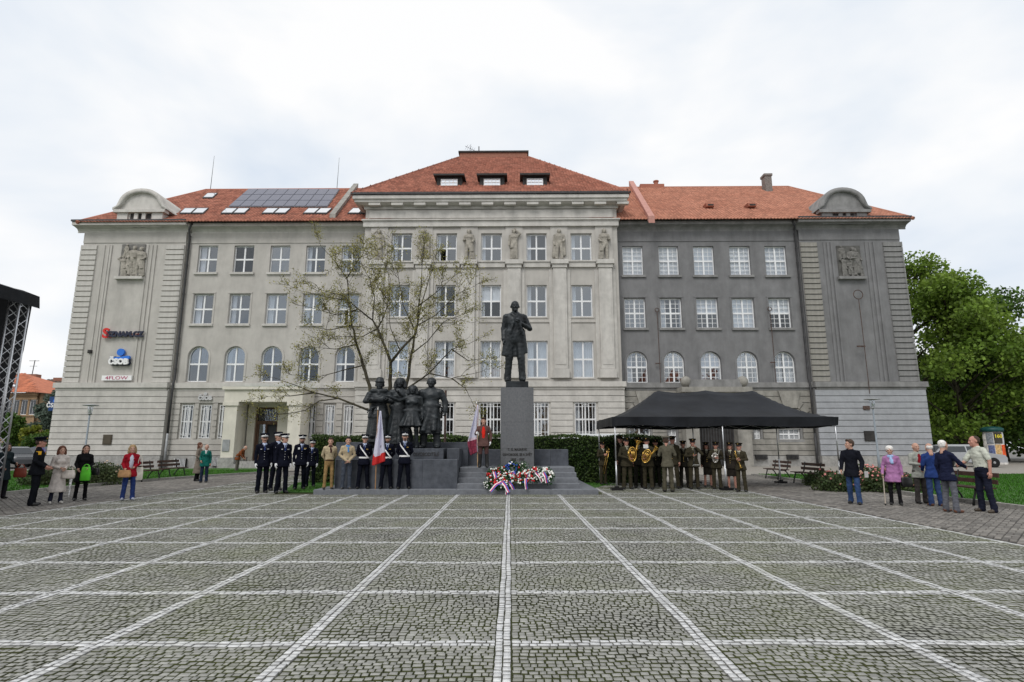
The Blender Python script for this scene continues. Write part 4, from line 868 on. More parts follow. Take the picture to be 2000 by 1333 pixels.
def body(s):
    """primitives + joints of a clothed figure 1.78 m tall facing -Y. mats: 0 skin 1 top 2 bottom 3 shoes 4 shirt 5 tie/second 6 hair 7 eye 8 lip 9 glove"""
    fem=s.get('fem',0); fat=s.get('fat',0.); st=R(s.get('stoop',0)); ln=R(s.get('lean',0)); tw=R(s.get('twist',0))
    sw=.162 if fem else .178; hp=.09; top=s.get('top','jacket'); low=s.get('low','trousers'); stride=s.get('stride',0.); sp=s.get('spread',0.)
    RM=Matrix.Rotation(tw,3,'Z')@Matrix.Rotation(ln,3,'Y')@Matrix.Rotation(st,3,'X'); pv=Vector((0,0,.97))
    def U(p): return pv+RM@(Vector(p)-pv)
    ny=RM@Vector((0,1,0)); p=[]
    for sg in (-1,1):
        f=stride*sg; hip=(sg*hp,0,.93); kn=(sg*(.10+sp*.5),-.015-f*.5-abs(stride)*.1,.51); an=(sg*(.11+sp),.02-f,.095+max(0,-f)*.12); lm=2 if low=='trousers' else (0 if low in('skirt','dress') else 2); thick=1. if low=='trousers' else .68
        if s.get('tight'): thick=.82
        p+=[C(hip,kn,.088*thick+fat*.1,.073*thick,lm,.03),C(kn,an,.071*thick,.064*thick,lm if not s.get('boots') else 3,.02)]
        if low=='trousers': p+=[C((an[0],an[1],an[2]+.06),(an[0],an[1]-.008,an[2]-.03),.066*thick,.07*thick,2 if not s.get('boots') else 3,.015)]
        p+=[C((an[0],an[1]+.03,.045 if an[2]<.12 else an[2]-.05),(an[0]+sg*.02,an[1]-.155,.036 if an[2]<.12 else an[2]-.06),.044,.036,3,.02)]
    p+=[C((0,.0,.92),(0,0,1.0),.135+fat*.5,.14+fat,2,.03,(0,1,0),.78)]
    tm=1; w0=.135+fat; 
    p+=[C(U((0,0,1.02)),U((0,-.005,1.33)),w0+.01,.165 if not fem else .148,tm,.04,ny,.70+fat*1.2),C(U((0,.0,1.465)),U((sw-.035,.0,1.425)),.064,.066,tm,.04),C(U((0,.0,1.465)),U((-sw+.035,.0,1.425)),.064,.066,tm,.04),C(U((0,0,1.33)),U((0,.005,1.46)),.15 if not fem else .13,.085,tm,.05,ny,.72)]
    if fem: p+=[E(U((-.065,-.09,1.30)),(.06,.05,.06),tm,.04),E(U((.065,-.09,1.30)),(.06,.05,.06),tm,.04)]
    if fat>.02: p+=[E(U((0,-.07,1.10)),(.15+fat,.10+fat,.15),tm,.06)]
    hem={'jacket':.80,'blazer':.78,'coat':.60,'longcoat':.36,'shirt':.98,'cardigan':.76,'parka':.70}.get(top,.85)
    if top!='shirt':
        fl={'jacket':.205,'blazer':.208,'coat':.22,'longcoat':.24,'cardigan':.208,'parka':.225}.get(top,.17)
        p+=[C(U((0,0,1.04)) if st<.5 else (0,0,1.0),(0,.0,hem),.145+fat,fl+fat*.8,tm,.03,(0,1,0),.80,True),C((0,0,hem+.05),(0,0,hem),fl+fat*.8,fl+.004+fat*.8,tm,.01,(0,1,0),.80,True)]
    if low in('skirt','dress'):
        hz_=s.get('hemz',.50); p+=[C((0,0,.95),(0,0,hz_),.155,s.get('flare',.19),2,.03,(0,1,0),.8,True)]
    if s.get('shirtv',top in('jacket','blazer')): p+=[E(U((0,-.098,1.415)),(.031,.03,.075),4,.006),C(U((-.04,-.045,1.488)),U((.04,-.045,1.488)),.021,.021,4,.01)]
    if s.get('open'): p+=[E(U((0,-.105-fat,1.25)),(.06,.045,.22),4,.006)]
    if s.get('tie'): p+=[C(U((0,-.128,1.46)),U((0,-.135,1.30)),.012,.022,5,.003,ny,.5)]
    if s.get('scarf'): q_=s['scarf']; p+=[C(U((-.045,-.06,1.48)),U((.045,-.06,1.48)),.036*q_,.036*q_,5,.02),C(U((0,-.11,1.46)),U((.02,-.14,1.28)),.03*q_,.04*q_,5,.02,ny,.5)]
    if s.get('collar',1): p+=[C(U((-.035,.02,1.49)),U((.035,.02,1.49)),.058,.058,4 if top=='shirt' and not s.get('shirtv') else tm,.015)]
    wr=[]
    for sg,key in ((-1,'armR'),(1,'armL')):
        a=s.get(key,'down'); e,wv=ARMS[a] if isinstance(a,str) else a
        sh=U((sg*sw,.0,1.42)); e=U((sg*(e[0]*(.92 if fem else 1)+fat*.8),e[1],e[2])); wv=U((sg*wv[0]+(sg*fat*.8 if wv[0]>.2 else 0),wv[1]-fat*.9*(wv[1]<-.1),wv[2]))
        am=s.get('armscale',1.); slv=s.get('sleeve',1)
        if slv==1: p+=[C(sh,e,.064*am,.052*am,tm,.025),C(e,wv,.051*am,.042*am,tm,.018)]
        else:
            mid=sh.lerp(e,.75); p+=[C(sh,mid,.068*am,.066*am,tm,.02),C(mid,e,.046,.04,0,.01),C(e,wv,.041,.029,0,.015)]
        wr.append((e,wv,sg))
    p+=[C(U((0,.015,1.46)),U((0,.0,1.58)),.054,.052,0,.02)]
    return p,U,RM,wr
def wrinkle(V,Fq,Mi,seed,amp):
    '''folds in the cloth: push clothed vertices along their normals'''
    P0,P1,P2,P3=[V[Fq[:,i]] for i in range(4)]; fn=np.cross(P2-P0,P3-P1); n=np.zeros_like(V)
    for i in range(4): np.add.at(n,Fq[:,i],fn)
    n/=np.maximum(np.linalg.norm(n,axis=1),1e-9)[:,None]; cl=np.zeros(len(V))
    for i in range(4): cl[Fq[np.isin(Mi,(1,2)),i]]=1
    g=np.random.default_rng(seed); d=np.zeros(len(V))
    for k in range(7):
        w_=g.normal(size=3)*np.array([28,28,42]); d+=np.sin(V@w_+g.uniform(0,6.28)+1.5*np.sin(V@(g.normal(size=3)*14)))/ (1+.25*k)
    return V+n*(d*amp*.45*cl)[:,None]
def figure(s,H,vox=.016,extra=None,sculpt=False):
    """mesh data of a whole figure, one mesh: body + head + hands"""
    p,U,RM,wr=body(s)
    if extra: p=p+extra(U)
    V,Fq,Mi=sdf(p,vox); V=wrinkle(V,Fq,Mi,s.get('seed',len(V)),.0055 if not sculpt else .0028); Vs=[V];Fs=[Fq];Ms=[Mi]; n=len(V)
    hv,hf,hm=headmesh(s.get('hair','short'),s.get('beard',0)); hs=s.get('hs',1.09 if not sculpt else 1.04); HR=RM@Matrix.Rotation(R(s.get('yaw',0)),3,'Z')@Matrix.Rotation(R(s.get('nod',0)),3,'X')
    hc=U((0,-.012,1.655)); 
    if s.get('nod',0)>15: hc=hc+RM@Vector((0,-.05,-.03))
    Vs.append((hv*hs)@np.array(HR).T+np.array(hc)); Fs.append(hf+n); Ms.append(np.array([0,6,7,8])[hm]); n+=len(hv)
    for e,w_,sg in wr:
        cv,cf=handmesh(s.get('curl',1 if sculpt else 0) if not isinstance(s.get('curl'),tuple) else s['curl'][0 if sg<0 else 1])
        d=(w_-e).normalized(); z=-d; y=Vector((0,1,0)); 
        if abs(y.dot(z))>.85: y=Vector((0,0,-1))
        x=y.cross(z).normalized()*1; y=z.cross(x)
        cv2=cv.copy(); flip=1
        if sg<0: cv2[:,0]*=-1; flip=-1
        Mx=np.array([[x[i],y[i],z[i]] for i in range(3)]); Vs.append((cv2*1.06)@Mx.T+np.array(w_)); Fs.append((cf if flip>0 else cf[:,::-1])+n); Ms.append(np.full(len(cf),9 if s.get('glove') else 0)); n+=len(cv)
    V=np.concatenate(Vs)*(H/1.78); return V,np.concatenate(Fs),np.concatenate(Ms),U,RM,hc,wr
def person(lab,px,py,top_px=None,H=None,rz=0,z=.02,group=None,Y=None,**s):
    loc=G(px,py,z) if Y is None else Vector((P(px,py,Y).x,Y,z))
    if H is None: H=P(px,top_px,loc.y).z-z-s.get('hat',0.)
    H=max(1.5,min(1.95,H)); rq=random.Random(int(px*7)); s.setdefault('stride',rq.uniform(-.035,.035)); s.setdefault('spread',rq.uniform(0,.025)); s.setdefault('lean',rq.uniform(-1.6,1.6)); s.setdefault('nod',rq.uniform(-4,6)); s['seed']=abs(int(px))
    V,Fq,Mi,U,RM,hc,wr=figure(s,H)
    mats=[SKIN2 if s.get('ruddy') else SKIN,cloth(s['c'][0]),cloth(s['c'][1]),mat('shoe_%d'%int(s.get('shoe',(.012,.012,.012))[0]*999),s.get('shoe',(.012,.012,.012)),.45,spec=.5),cloth(s.get('c4',(.66,.68,.72))),cloth(s.get('c5',(.02,.03,.10))),hairm(s.get('hc','brown')),EYE,LIP,GLOVE]
    root=thing('person',lab,'person',loc,R(rz)+math.atan2(-loc.x,loc.y),group)
    link('body',npmesh('body',V,Fq,mats,Mi,True),root)
    k=H/1.78; root['k']=k
    return root,k,U,RM,hc,wr
def loc3(pr,p):           # world position of a body-space point of a person
    r,k,U=pr[0],pr[1],pr[2]; v=Matrix.Rotation(r.rotation_euler.z,3,'Z')@(Vector(p)*k); return r.location+v
# ---- hats and trimmings (children)
M_navyc=cloth((.010,.012,.020)); M_black=mat('black_gloss',(.008,.008,.009),.3,spec=.5); M_gold=mat('gold_trim',(.55,.38,.12),.35,metal=.8); M_silver=mat('silver_trim',(.65,.65,.66),.3,metal=.8); M_whb=mat('white_leather',(.78,.78,.78),.6,var=.04)
def cap(pr,mtop,mband,mvis=None,badge=M_silver,scale=1.,yaw=0,tilt=-6):
    root,k,U,RM,hc,_=pr; m=MB(); scale*=1.05
    m.lathe([(.088,.035),(.092,.04),(.093,.078)],seg=18,m=1,sy=1.16); m.lathe([(.093,.078),(.118,.10),(.132,.122),(.128,.134),(.08,.142),(.001,.144)],seg=18,m=0,sy=1.12)
    vis=[];n=9
    for i in range(n):
        a=math.pi*(.16+.68*i/(n-1)); vis.append((.09*math.cos(a),-.104*math.sin(a),.042)); vis.append((.092*math.cos(a),-.16*math.sin(a),.012))
    m.add(vis+[(x,y,z-.008) for x,y,z in vis],[(2*i,2*i+2,2*i+3,2*i+1) for i in range(n-1)]+[(2*i+1+2*n,2*i+3+2*n,2*i+2+2*n,2*i+2*n) for i in range(n-1)]+[(2*i+1,2*i+3,2*i+3+2*n,2*i+1+2*n) for i in range(n-1)],2)
    m.ball((0,-.125,.085),.018,8,5,3)
    M=Matrix.Scale(k,4)@Matrix.Translation(hc)@(RM.to_4x4())@Matrix.Rotation(R(yaw),4,'Z')@Matrix.Rotation(R(tilt),4,'X')@Matrix.Translation((0,.01,.012))@Matrix.Scale(scale,4)
    return m.build('cap',[mtop,mband,mvis or M_black,badge],root,True,M=M)
def buttons(pr,mm,xs=(0,),zs=(1.26,1.18,1.10,1.02),y=-.125,r=.013):
    root,k,U,RM,hc,_=pr
    for x in xs:
        for z in zs: m=MB(); c=U((x,y,z)); m.ball(tuple(c*k),r*k,6,4); m.build('button',mm,root)
def strap(pr,pts,w_,mm,name,t=.008):
    root,k,U,RM,hc,_=pr; m=MB(); pts=[U(p)*k for p in pts]; vs=[]
    for i,p in enumerate(pts):
        tdir=(pts[min(i+1,len(pts)-1)]-pts[max(i-1,0)]).normalized(); out=Vector((p.x,p.y,0)).normalized(); sd=tdir.cross(out).normalized()*w_*k/2
        for a,b_ in ((-1,0),(1,0),(1,1),(-1,1)): vs.append(p+sd*a+out*t*b_*k)
    fs=[(4*i+j,4*i+(j+1)%4,4*i+4+(j+1)%4,4*i+4+j) for i in range(len(pts)-1) for j in range(4)]
    m.add(vs,fs); return m.build(name,mm,root)
def belt(pr,mm,z=1.04,rx=.162,ry=.125,w_=.05):
    return strap(pr,[(rx*math.cos(t),ry*math.sin(t),z) for t in np.linspace(0,2*math.pi,21)],w_,mm,'belt')
def patch(pr,p,sz,mm,name='badge'):
    root,k,U,RM,hc,_=pr; m=MB(); c=U(p)*k; m.box(c.x-sz[0]*k,c.x+sz[0]*k,c.y-.012*k,c.y+.012*k,c.z-sz[1]*k,c.z+sz[1]*k); return m.build(name,mm,root)
# ================================================================ MONUMENT
M_gran=mat('dark_granite',(.048,.055,.068),.45,scale=5,col2=(.10,.11,.13),bump=.12,bscale=60,stain=.25)
M_granl=mat('grey_granite',(.105,.110,.118),.55,scale=14,col2=(.155,.16,.168),bump=.12,bscale=60,stain=.2)
M_stepg=mat('step_granite',(.125,.135,.15),.6,scale=9,col2=(.19,.20,.22),bump=.12,stain=.15)
M_bron=mat('bronze_dark',(.010,.012,.014),.45,metal=.25,scale=3,col2=(.030,.037,.042),bump=.7,bscale=12,spec=.4,stain=.3)
mo=thing('monument_base','dark granite stepped monument base with tall pedestal and long low wall','monument',(0,0,0))
def mbox(name,x0,x1,y0,y1,z0,z1,m,bev=.012):
    b=MB(); pr=[(x0,x1,z0),(x0,x1,z1-bev)]
    b.add([(x0,y0,z0),(x1,y0,z0),(x1,y1,z0),(x0,y1,z0),(x0,y0,z1-bev),(x1,y0,z1-bev),(x1,y1,z1-bev),(x0,y1,z1-bev),(x0+bev,y0+bev,z1),(x1-bev,y0+bev,z1),(x1-bev,y1-bev,z1),(x0+bev,y1-bev,z1)],
          [(0,1,5,4),(1,2,6,5),(2,3,7,6),(3,0,4,7),(4,5,9,8),(5,6,10,9),(6,7,11,10),(7,4,8,11),(8,9,10,11)]); return b.build(name,m,mo)
YS=18.55; sx0=G(610,968).x; sx1=G(1168.5,967).x; SH=.17
n=6
for i in range(n): mbox('base_slab',sx0+(sx1-sx0)*i/n+.003,sx0+(sx1-sx0)*(i+1)/n-.003,YS,23.4,-.02,SH,M_stepg)
stx0=P(893,940,18.95).x
for i in range(4):
    y0=18.95+.31*i; x1=P(1133.5-i*.3,946,18.95).x-.02*i
    for j,(a,b_) in enumerate(((0,.37),(.37,.72),(.72,1))): mbox('step',stx0+(x1-stx0)*a+.002,stx0+(x1-stx0)*b_-.002,y0,22.6-.02*i,SH+.16*i+(.001 if i else 0),SH+.16*(i+1),M_stepg)
PT=SH+.64
py0=20.35; pxa,pxb=P(977.5,900,py0).x,P(1043,900,py0).x; pzt=P(1010,757,py0).z
bz=[PT,PT+.62,PT+1.55,pzt]
for i in range(3): mbox('pedestal_block',pxa,pxb,py0,py0+1.2,bz[i]+.002,bz[i+1]-.002,M_granl,.008)
fb0,fb1=P(988,750,py0+.25).x,P(1032,750,py0+.25).x; fz=P(1010,745,py0+.25).z
mbox('statue_foot_block',fb0,fb1,py0+.22,py0+.95,pzt,fz,M_bron)
for t_,py,sz in (('T. G. MASARYK',878.5,.125),('OSVOBODIL SE A SVĚT',888.5,.125),('1850 - 1937',898.,.125)):
    q=P(1010.5,py,py0); text('inscription',t_,sz*.93,T(q.x,py0-.006,q.z)@FRONT,M_slate,mo,.006,sx=.86,bold=.003)
# low wall behind the pedestal
wz=P(1075,878,21.3).z
for a,b_ in ((914,945),(945,977),(1043.5,1075),(1075,1110)): mbox('back_wall_block',P(a,890,21.3).x+.003,P(b_,890,21.3).x-.003,21.3,21.75,PT-.3,wz,M_gran)
# group plinth in three tiers
tx0=P(655,920,18.95).x; z1_=P(780,898,18.95).z; z2_=P(850,876.5,19.6).z; z3_=P(850,864,20.9).z
for a,b_ in ((655,700),(700,762),(762,825),(825,893)): mbox('plinth_block',P(a,920,18.95).x+.003,P(b_,920,18.95).x-.003,18.95,19.62,SH,z1_,M_gran)
for a,b_ in ((657,733),(733,800),(800,866)): mbox('plinth_block',P(a,890,19.63).x+.003,P(b_,890,19.63).x-.003,19.63,20.95,SH,z2_,M_gran)
mbox('plinth_block',P(873,890,19.8).x,P(897,890,19.8).x,19.8,20.95,SH,z1_+.35,M_gran)
for a,b_ in ((655,740),(740,830),(830,914)): mbox('plinth_block',P(a,890,20.97).x+.003,P(b_,890,20.97).x-.003,20.97,21.6,SH,z3_,M_gran)
q=P(832,888,19.62); text('inscription','OSVOBODITELÉ',.17,T(q.x,19.622,q.z)@FRONT,M_slate,mo,.006,sx=.72)
# main statue
def frock(U): return [C((0,.05,1.05),(0,.07,.56),.14,.18,1,.03,(0,1,0),.60,True),C((-.10,-.02,1.08),(-.17,.01,.56),.10,.10,1,.03,None,1,True),C((.10,-.02,1.08),(.165,.02,.62),.10,.09,1,.03,None,1,True),C((0,-.12,1.40),(-.10,-.10,1.05),.02,.03,1,.02),C((0,-.12,1.40),(.10,-.10,1.05),.02,.03,1,.02),E((.05,-.26,1.2),(.03,.03,.12),1,.01),C((.03,-.30,1.30),(.14,-.24,.98),.035,.03,1,.01),C((-.06,-.07,1.47),(0,-.115,1.40),.03,.02,1,.02),C((.06,-.07,1.47),(0,-.115,1.40),.03,.02,1,.02)]
def sculpture(name,lab,H,loc,rz,spec,extra=None,vox=.014,m=M_bron,parent=None,cat='statue',scl=(1.34,1.2,1)):
    V,Fq,Mi,*_=figure(spec,H,vox,extra,True); V=V*np.array(scl)
    me=npmesh(name,V,Fq,[m],None,True)
    o=link(name,me,parent,loc); o.rotation_euler=(0,0,R(rz))
    if lab: tag(o,lab,cat)
    return o
Hs=P(1004,588,py0+.55).z-fz
sculpture('standing_statue','dark bronze statue of a standing bearded man in a frock coat on the tall pedestal',Hs,(P(1006,745,py0+.55).x,py0+.58,fz),3,dict(hair='bald',beard=2,top='shirt',armR='down',armL=((.29,.02,1.17),(.07,-.25,1.24)),stride=.05,spread=.03,yaw=4,curl=(1,1)),frock,.013,scl=(1.1,1.08,1))
zg=z2_; yg=20.25
def coatl(U): return [C((0,0,1.05),(0,.0,.16),.17,.25,1,.03,(0,1,0),.75,True),C((-.05,-.10,1.0),(-.08,-.17,.32),.03,.05,1,.04),C((.10,-.08,1.0),(.14,-.14,.32),.03,.05,1,.04),C((-.12,-.05,1.5),(.12,-.05,1.5),.06,.06,1,.03),C((-.10,-.185,1.26),(.12,-.17,1.24),.065,.06,1,.03),C((-.14,-.15,1.22),(.10,-.185,1.30),.06,.06,1,.03)]
so_=sculpture('soldier_statue','bronze soldier figure in helmet and long coat with folded arms, on the group plinth',(P(737,741,yg).z-zg)/1.02,(P(737,870,yg).x,yg,zg),4,dict(armR='cross',armL='cross',armscale=1.18,curl=1),lambda U:coatl(U),.014)
def helm(o,Hh):
    k=Hh/1.78; m=MB(); m.lathe([(.125,.02),(.13,.03),(.105,.05),(.10,.10),(.07,.145),(.001,.16)],seg=20,sy=1.15); m.build('helmet',M_bron,o,True,M=Matrix.Scale(k*1.03,4)@T(0,0,1.66))
helm(so_,(P(737,741,yg).z-zg)/1.02)
def gown(hem,fl):
    def f(U):
        q=[C((0,0,1.06),(0,0,hem),.135,fl,1,.03,(0,1,0),.8,True)]
        for i in range(9):
            a=math.pi*2*i/9; q.append(C((.12*math.cos(a),.10*math.sin(a),1.0),((fl+.005)*math.cos(a),(fl*.8+.005)*math.sin(a),hem),.02,.045,1,.02,None,1,True))
        q.append(C((-.14,-.03,1.06),(.14,-.03,1.06),.06,.06,1,.03)); return q
    return f
sculpture('woman_statue','bronze woman figure in a long pleated dress between soldier and girl',P(779,739,yg).z-zg,(P(777,870,yg).x,yg+.05,zg),0,dict(fem=1,top='shirt',low='dress',hemz=.2,flare=.2,hair='bob',armR=((.30,.0,1.2),(.48,-.16,1.0)),armL=((.22,-.1,1.2),(.03,-.24,1.37)),curl=0),gown(.10,.27))
sculpture('girl_statue','bronze girl figure in a knee-length pleated dress with one arm raised across',P(804,755,yg).z-zg,(P(803,870,yg-.2).x,yg-.2,zg),0,dict(fem=1,top='shirt',low='dress',hemz=.6,flare=.2,hair='bob',armR=((.30,-.13,1.34),(.42,-.25,1.42)),armL='down',curl=0),gown(.62,.25))
def apron(U): return [C((0,-.02,1.05),(0,-.03,.36),.165,.215,1,.03,(0,1,0),.78,True),C((.0,-.13,.95),(-.10,-.20,.45),.03,.05,1,.04),C((.10,-.10,.95),(.10,-.19,.45),.03,.05,1,.04),C((-.12,-.10,.9),(.12,-.13,.75),.03,.04,1,.03),C((-.14,-.05,1.06),(.14,-.05,1.06),.065,.065,1,.03)]
sculpture('worker_statue','bronze worker figure in a leather apron with rolled sleeves beside the girl',P(842,739,yg).z-zg,(P(840,870,yg).x,yg-.05,zg),-4,dict(top='shirt',armL=((.27,.02,1.16),(.28,-.04,.92)),armR=((.26,.03,1.17),(.2,.05,.95)),spread=.03,stride=.04,armscale=1.12,curl=1),apron)
# sculptures on the facade (parts of the building)
robes=[lambda U:[C((0,.0,1.1),(.02,0,.15),.13,.15,1,.03,(0,1,0),.8),C((-.14,0,1.35),(.1,-.1,.7),.05,.08,1,.04)],lambda U:[C((.2,.03,1.4),(.24,.05,.2),.05,.09,1,.03),C((-.2,.03,1.4),(-.22,.05,.3),.05,.08,1,.03)],lambda U:[C((.1,.0,1.0),(.22,0,.1),.1,.07,1,.03),C((-.05,-.08,.9),(.14,-.08,.5),.06,.08,1,.03)]]
fs_=[]
for i,x in enumerate(PX):
    z0=zcap1+.02; Hh=BZ(446,OC-.3)-z0; k=i%3
    sp=[dict(top='shirt',armR=((.30,-.05,1.5),(.08,-.05,1.72)),armL='down',tight=1,fem=1,hair='curly'),dict(top='shirt',armR='low',armL='down',hair='short',fem=0),dict(top='shirt',armR='bend',armL='low',fem=1,hair='curly',stride=.05)][k]
    if i<3: V,Fq,Mi,*_=figure(sp,Hh*.97,.02,robes[k],True); fs_.append(npmesh('facade_sculpture',V,Fq,[M_stn],None,True))
    o=link('facade_sculpture',fs_[k],bd,(x,OC-.24,z0)); o.scale=(-1.25 if i>2 else 1.25,.9,1)
# relief panels on the wings
for px,py0_,py1_,mm,bm in ((258,477,541,M_stn,M_std),(1661,480,541,M_std,mat('relief_dark',(.10,.098,.092),.9,var=.2))):
    a,b_=BX(px-24,510,OW-.1),BX(px+22,510,OW-.1); z0=BZ(py1_,OW-.1,px); z1=BZ(py0_,OW-.1,px)
    m=MB(); m.box(a,b_,OW-.06,OW+.01,z0,z1); rp=part(m,'relief_panel',bm); m=MB(); m.box(a-.15,b_+.15,OW-.3,OW+.01,z0-.2,z0-.005); m.build('relief_ledge',M_gryt if px>1000 else M_beil,rp)
    hh=z1-z0
    for dx,k,sc_,dz in ((.05,1,.86,.1),(.31,2,.86,0),(-.24,0,.62,0),(-.28,1,.42,hh*.55),(-.02,2,.5,0)):
        o=link('relief_figure',bpy.data.meshes.new('t'),rp); old=o.data; me=fs_[k].copy(); me.materials.clear(); me.materials.append(mm); o.data=me; bpy.data.meshes.remove(old)
        f=sc_*hh/2.2; o.location=((a+b_)/2+dx*(b_-a)*1.1,OW-.10,z0+dz); o.scale=(f*1.35,f*.8,f); o.rotation_euler=(0,R(random.uniform(-7,7)),R(random.uniform(-25,25)))
# ================================================================ PEOPLE
NAVY=(.007,.008,.015); OLV=(.042,.037,.024); OLD=(.022,.020,.015); OLC=(.095,.088,.064)
def police(lab,px,py,top,rz,yaw=0,arm=('down','down'),**k):
    p=person(lab,px,py,top,rz=rz,hat=.05,yaw=yaw,c=(NAVY,(.006,.007,.012)),c4=(.40,.46,.60),c5=(.02,.035,.12),tie=1,top='jacket',hair='cap',armR=arm[0],armL=arm[1],group='uniformed officers',**k)
    cap(p,M_navyc,M_whb,yaw=yaw); buttons(p,M_silver); return p
O=[]
O.append(police('officer in navy uniform and white banded cap at the dark doorway end of the rank',510,963.5,846,8,glove=1,beard=1,spread=.01))
O.append(police('officer in navy uniform half hidden behind the officer who looks sideways',536,958,843,25,yaw=15,glove=1))
O.append(police('officer in navy uniform and white gloves looking sideways, before a half hidden colleague',548,963.5,846.5,20,yaw=22,glove=1))
O.append(police('bearded officer in navy uniform with a round white chest badge',584,956.5,849,5,glove=1,beard=3))
O.append(police('shorter officer in navy uniform standing next to the people in blue jackets',605,951,859,0,glove=1,ruddy=1))
for p in O: patch(p,(.09,-.115,1.33),(.03,.008),M_silver,'medal'); patch(p,(-.10,-.115,1.33),(.022,.012),M_silver,'badge')
patch(O[3],(-.10,-.12,1.36),(.028,.03),M_whb,'badge'); patch(O[3],(.10,-.115,1.36),(.04,.015),M_gold,'medal')
zs=SH
gl=dict(z=SH,beard=0)
def guard(lab,px,top,rz,**k):
    p=person(lab,px,955.5,top,rz=rz,z=SH,hat=.05,c=(NAVY,(.006,.007,.012)),c4=(.40,.46,.60),c5=(.02,.035,.12),tie=1,top='jacket',hair='cap',armR='behind',armL='behind',group='honour guards at the monument',spread=.05,**k)
    cap(p,M_navyc,M_whb); belt(p,M_whb); strap(p,[(-.165,-.03,1.46),(-.13,-.10,1.38),(-.03,-.145,1.25),(.06,-.15,1.13),(.12,-.115,1.05)],.04,M_whb,'sash'); patch(p,(.09,-.125,1.32),(.03,.012),M_gold); return p
g1=guard('guard with white cross belt standing between the scouts and the flag',708,848,0)
g2=guard('bearded guard with white cross belt standing right behind the tall flag',753,848,0,beard=3)
g3=guard('guard with white cross belt and grey beard below the girl statue',788,843,0,beard=2)
KHK=(.40,.33,.22)
sc1=person('young scout in tan shirt and brown trousers with dark neckerchief',640,956,856,rz=8,z=SH,c=(KHK,(.26,.17,.075)),c5=(.05,.02,.02),c4=KHK,scarf=.6,top='shirt',armR='behind',armL='behind',hair='quiff',yaw=-15,shoe=(.015,.015,.015),spread=.02,tight=1)
sc2=person('scout in tan shirt with blue neckerchief and dark jeans, hands clasped',675,956,855,rz=4,z=SH,c=(KHK,(.055,.065,.085)),c5=(.07,.22,.48),c4=KHK,scarf=.6,top='shirt',armR=((.255,.03,1.17),(.03,-.19,.98)),armL=((.255,.03,1.17),(.03,-.21,.96)),hair='quiff',hc='black',shoe=(.05,.05,.05))
belt(sc1,cloth((.05,.03,.02)),1.0,.15,.115,.04); belt(sc2,cloth((.02,.02,.02)),1.0,.15,.115,.04)
person('grey haired onlooker in blue jacket and jeans behind the officers',619,941,861,rz=-30,c=((.05,.08,.17),(.12,.20,.36)),hair='bald',hc='grey',top='cardigan',armR='low',armL='low',yaw=-20)
person('balding onlooker in purple-grey jacket with back turned to the scouts',632,940.5,857,rz=150,c=((.13,.10,.14),(.06,.07,.10)),hair='bald',hc='grey',top='cardigan',ruddy=1)
# man in folk uniform with flag
sk=person('man in brown traditional uniform with red shirt and black cap holding a flag',944,914,813,z=PT,rz=0,hat=.06,c=((.105,.058,.052),(.075,.040,.038)),c4=(.62,.03,.02),open=1,top='cardigan',shirtv=0,armR=((.27,.0,1.2),(.25,-.19,1.22)),armL=((.26,.03,1.17),(.24,-.05,.93)),glove=1,boots=1,hair='short',fat=.015,curl=(1,0))
m=MB(); m.lathe([(.092,.0),(.098,.035),(.094,.055),(.001,.06)],seg=16,sy=1.1); m.build('round_cap',cloth((.02,.012,.012)),sk[0],True,M=Matrix.Scale(sk[1],4)@T(0,.0,1.71))
# civilians on the left
p2=person('policeman in black uniform with yellow shoulder patch seen from the side',62,988,852,rz=78,hat=.05,c=((.010,.011,.014),(.009,.010,.013)),c4=(.20,.18,.40),tie=0,top='jacket',hair='cap',ruddy=1,armR='low',armL='clasp',fat=.02); cap(p2,M_navyc,cloth((.012,.012,.014)),badge=M_gold)
for q in ((-.235,-.03,1.38),(.235,-.03,1.38)): m=MB(); c=Vector(q)*p2[1]; m.box(c.x-.014,c.x+.014,c.y-.06,c.y+.05,c.z-.045,c.z+.045); m.build('shoulder_patch',mat('yellow_patch',(.70,.38,.02),.7),p2[0])
w1=person('auburn haired woman in cream trench coat and dark trousers',107,984,874,rz=12,fem=1,c=((.52,.475,.44),(.018,.020,.035)),top='longcoat',tight=1,shirtv=0,hair='bob',hc='auburn',armR=((.23,.03,1.17),(.03,-.20,1.10)),armL=((.23,.03,1.17),(.10,-.21,1.08)),shoe=(.5,.48,.45))
w2=person('long haired woman in black coat and black trousers holding a green bag',155,978,870,rz=5,fem=1,c=((.010,.010,.011),(.008,.008,.009)),top='coat',shirtv=0,hair='long',hc='brown',armR='low',armL=((.24,.03,1.17),(.14,-.22,1.06)),tight=1)
w3=person('woman in red cardigan and wide blue trousers carrying two bags',248,977,870,rz=4,fem=1,c=((.27,.012,.022),(.025,.045,.15)),c4=(.45,.47,.55),open=1,top='cardigan',shirtv=0,hair='bob',hc='blond',armR='low',armL=((.23,.03,1.16),(.08,-.22,1.06)),stride=.04,shoe=(.35,.37,.45),fat=.01)
person('dark haired woman in tweed coat talking beside the woman in green',384,940,865,rz=70,fem=1,c=((.20,.17,.14),(.012,.012,.014)),top='longcoat',shirtv=0,hair='long',hc='auburn',tight=1,armR='low',armL='low')
person('woman in green jacket and dark jeans beside the tweed coat',397,943,869,rz=-5,fem=1,c=((.012,.115,.095),(.020,.03,.055)),top='cardigan',c4=(.6,.6,.6),shirtv=1,hair='thin',hc='grey',armR='low',armL='down',fat=.015)
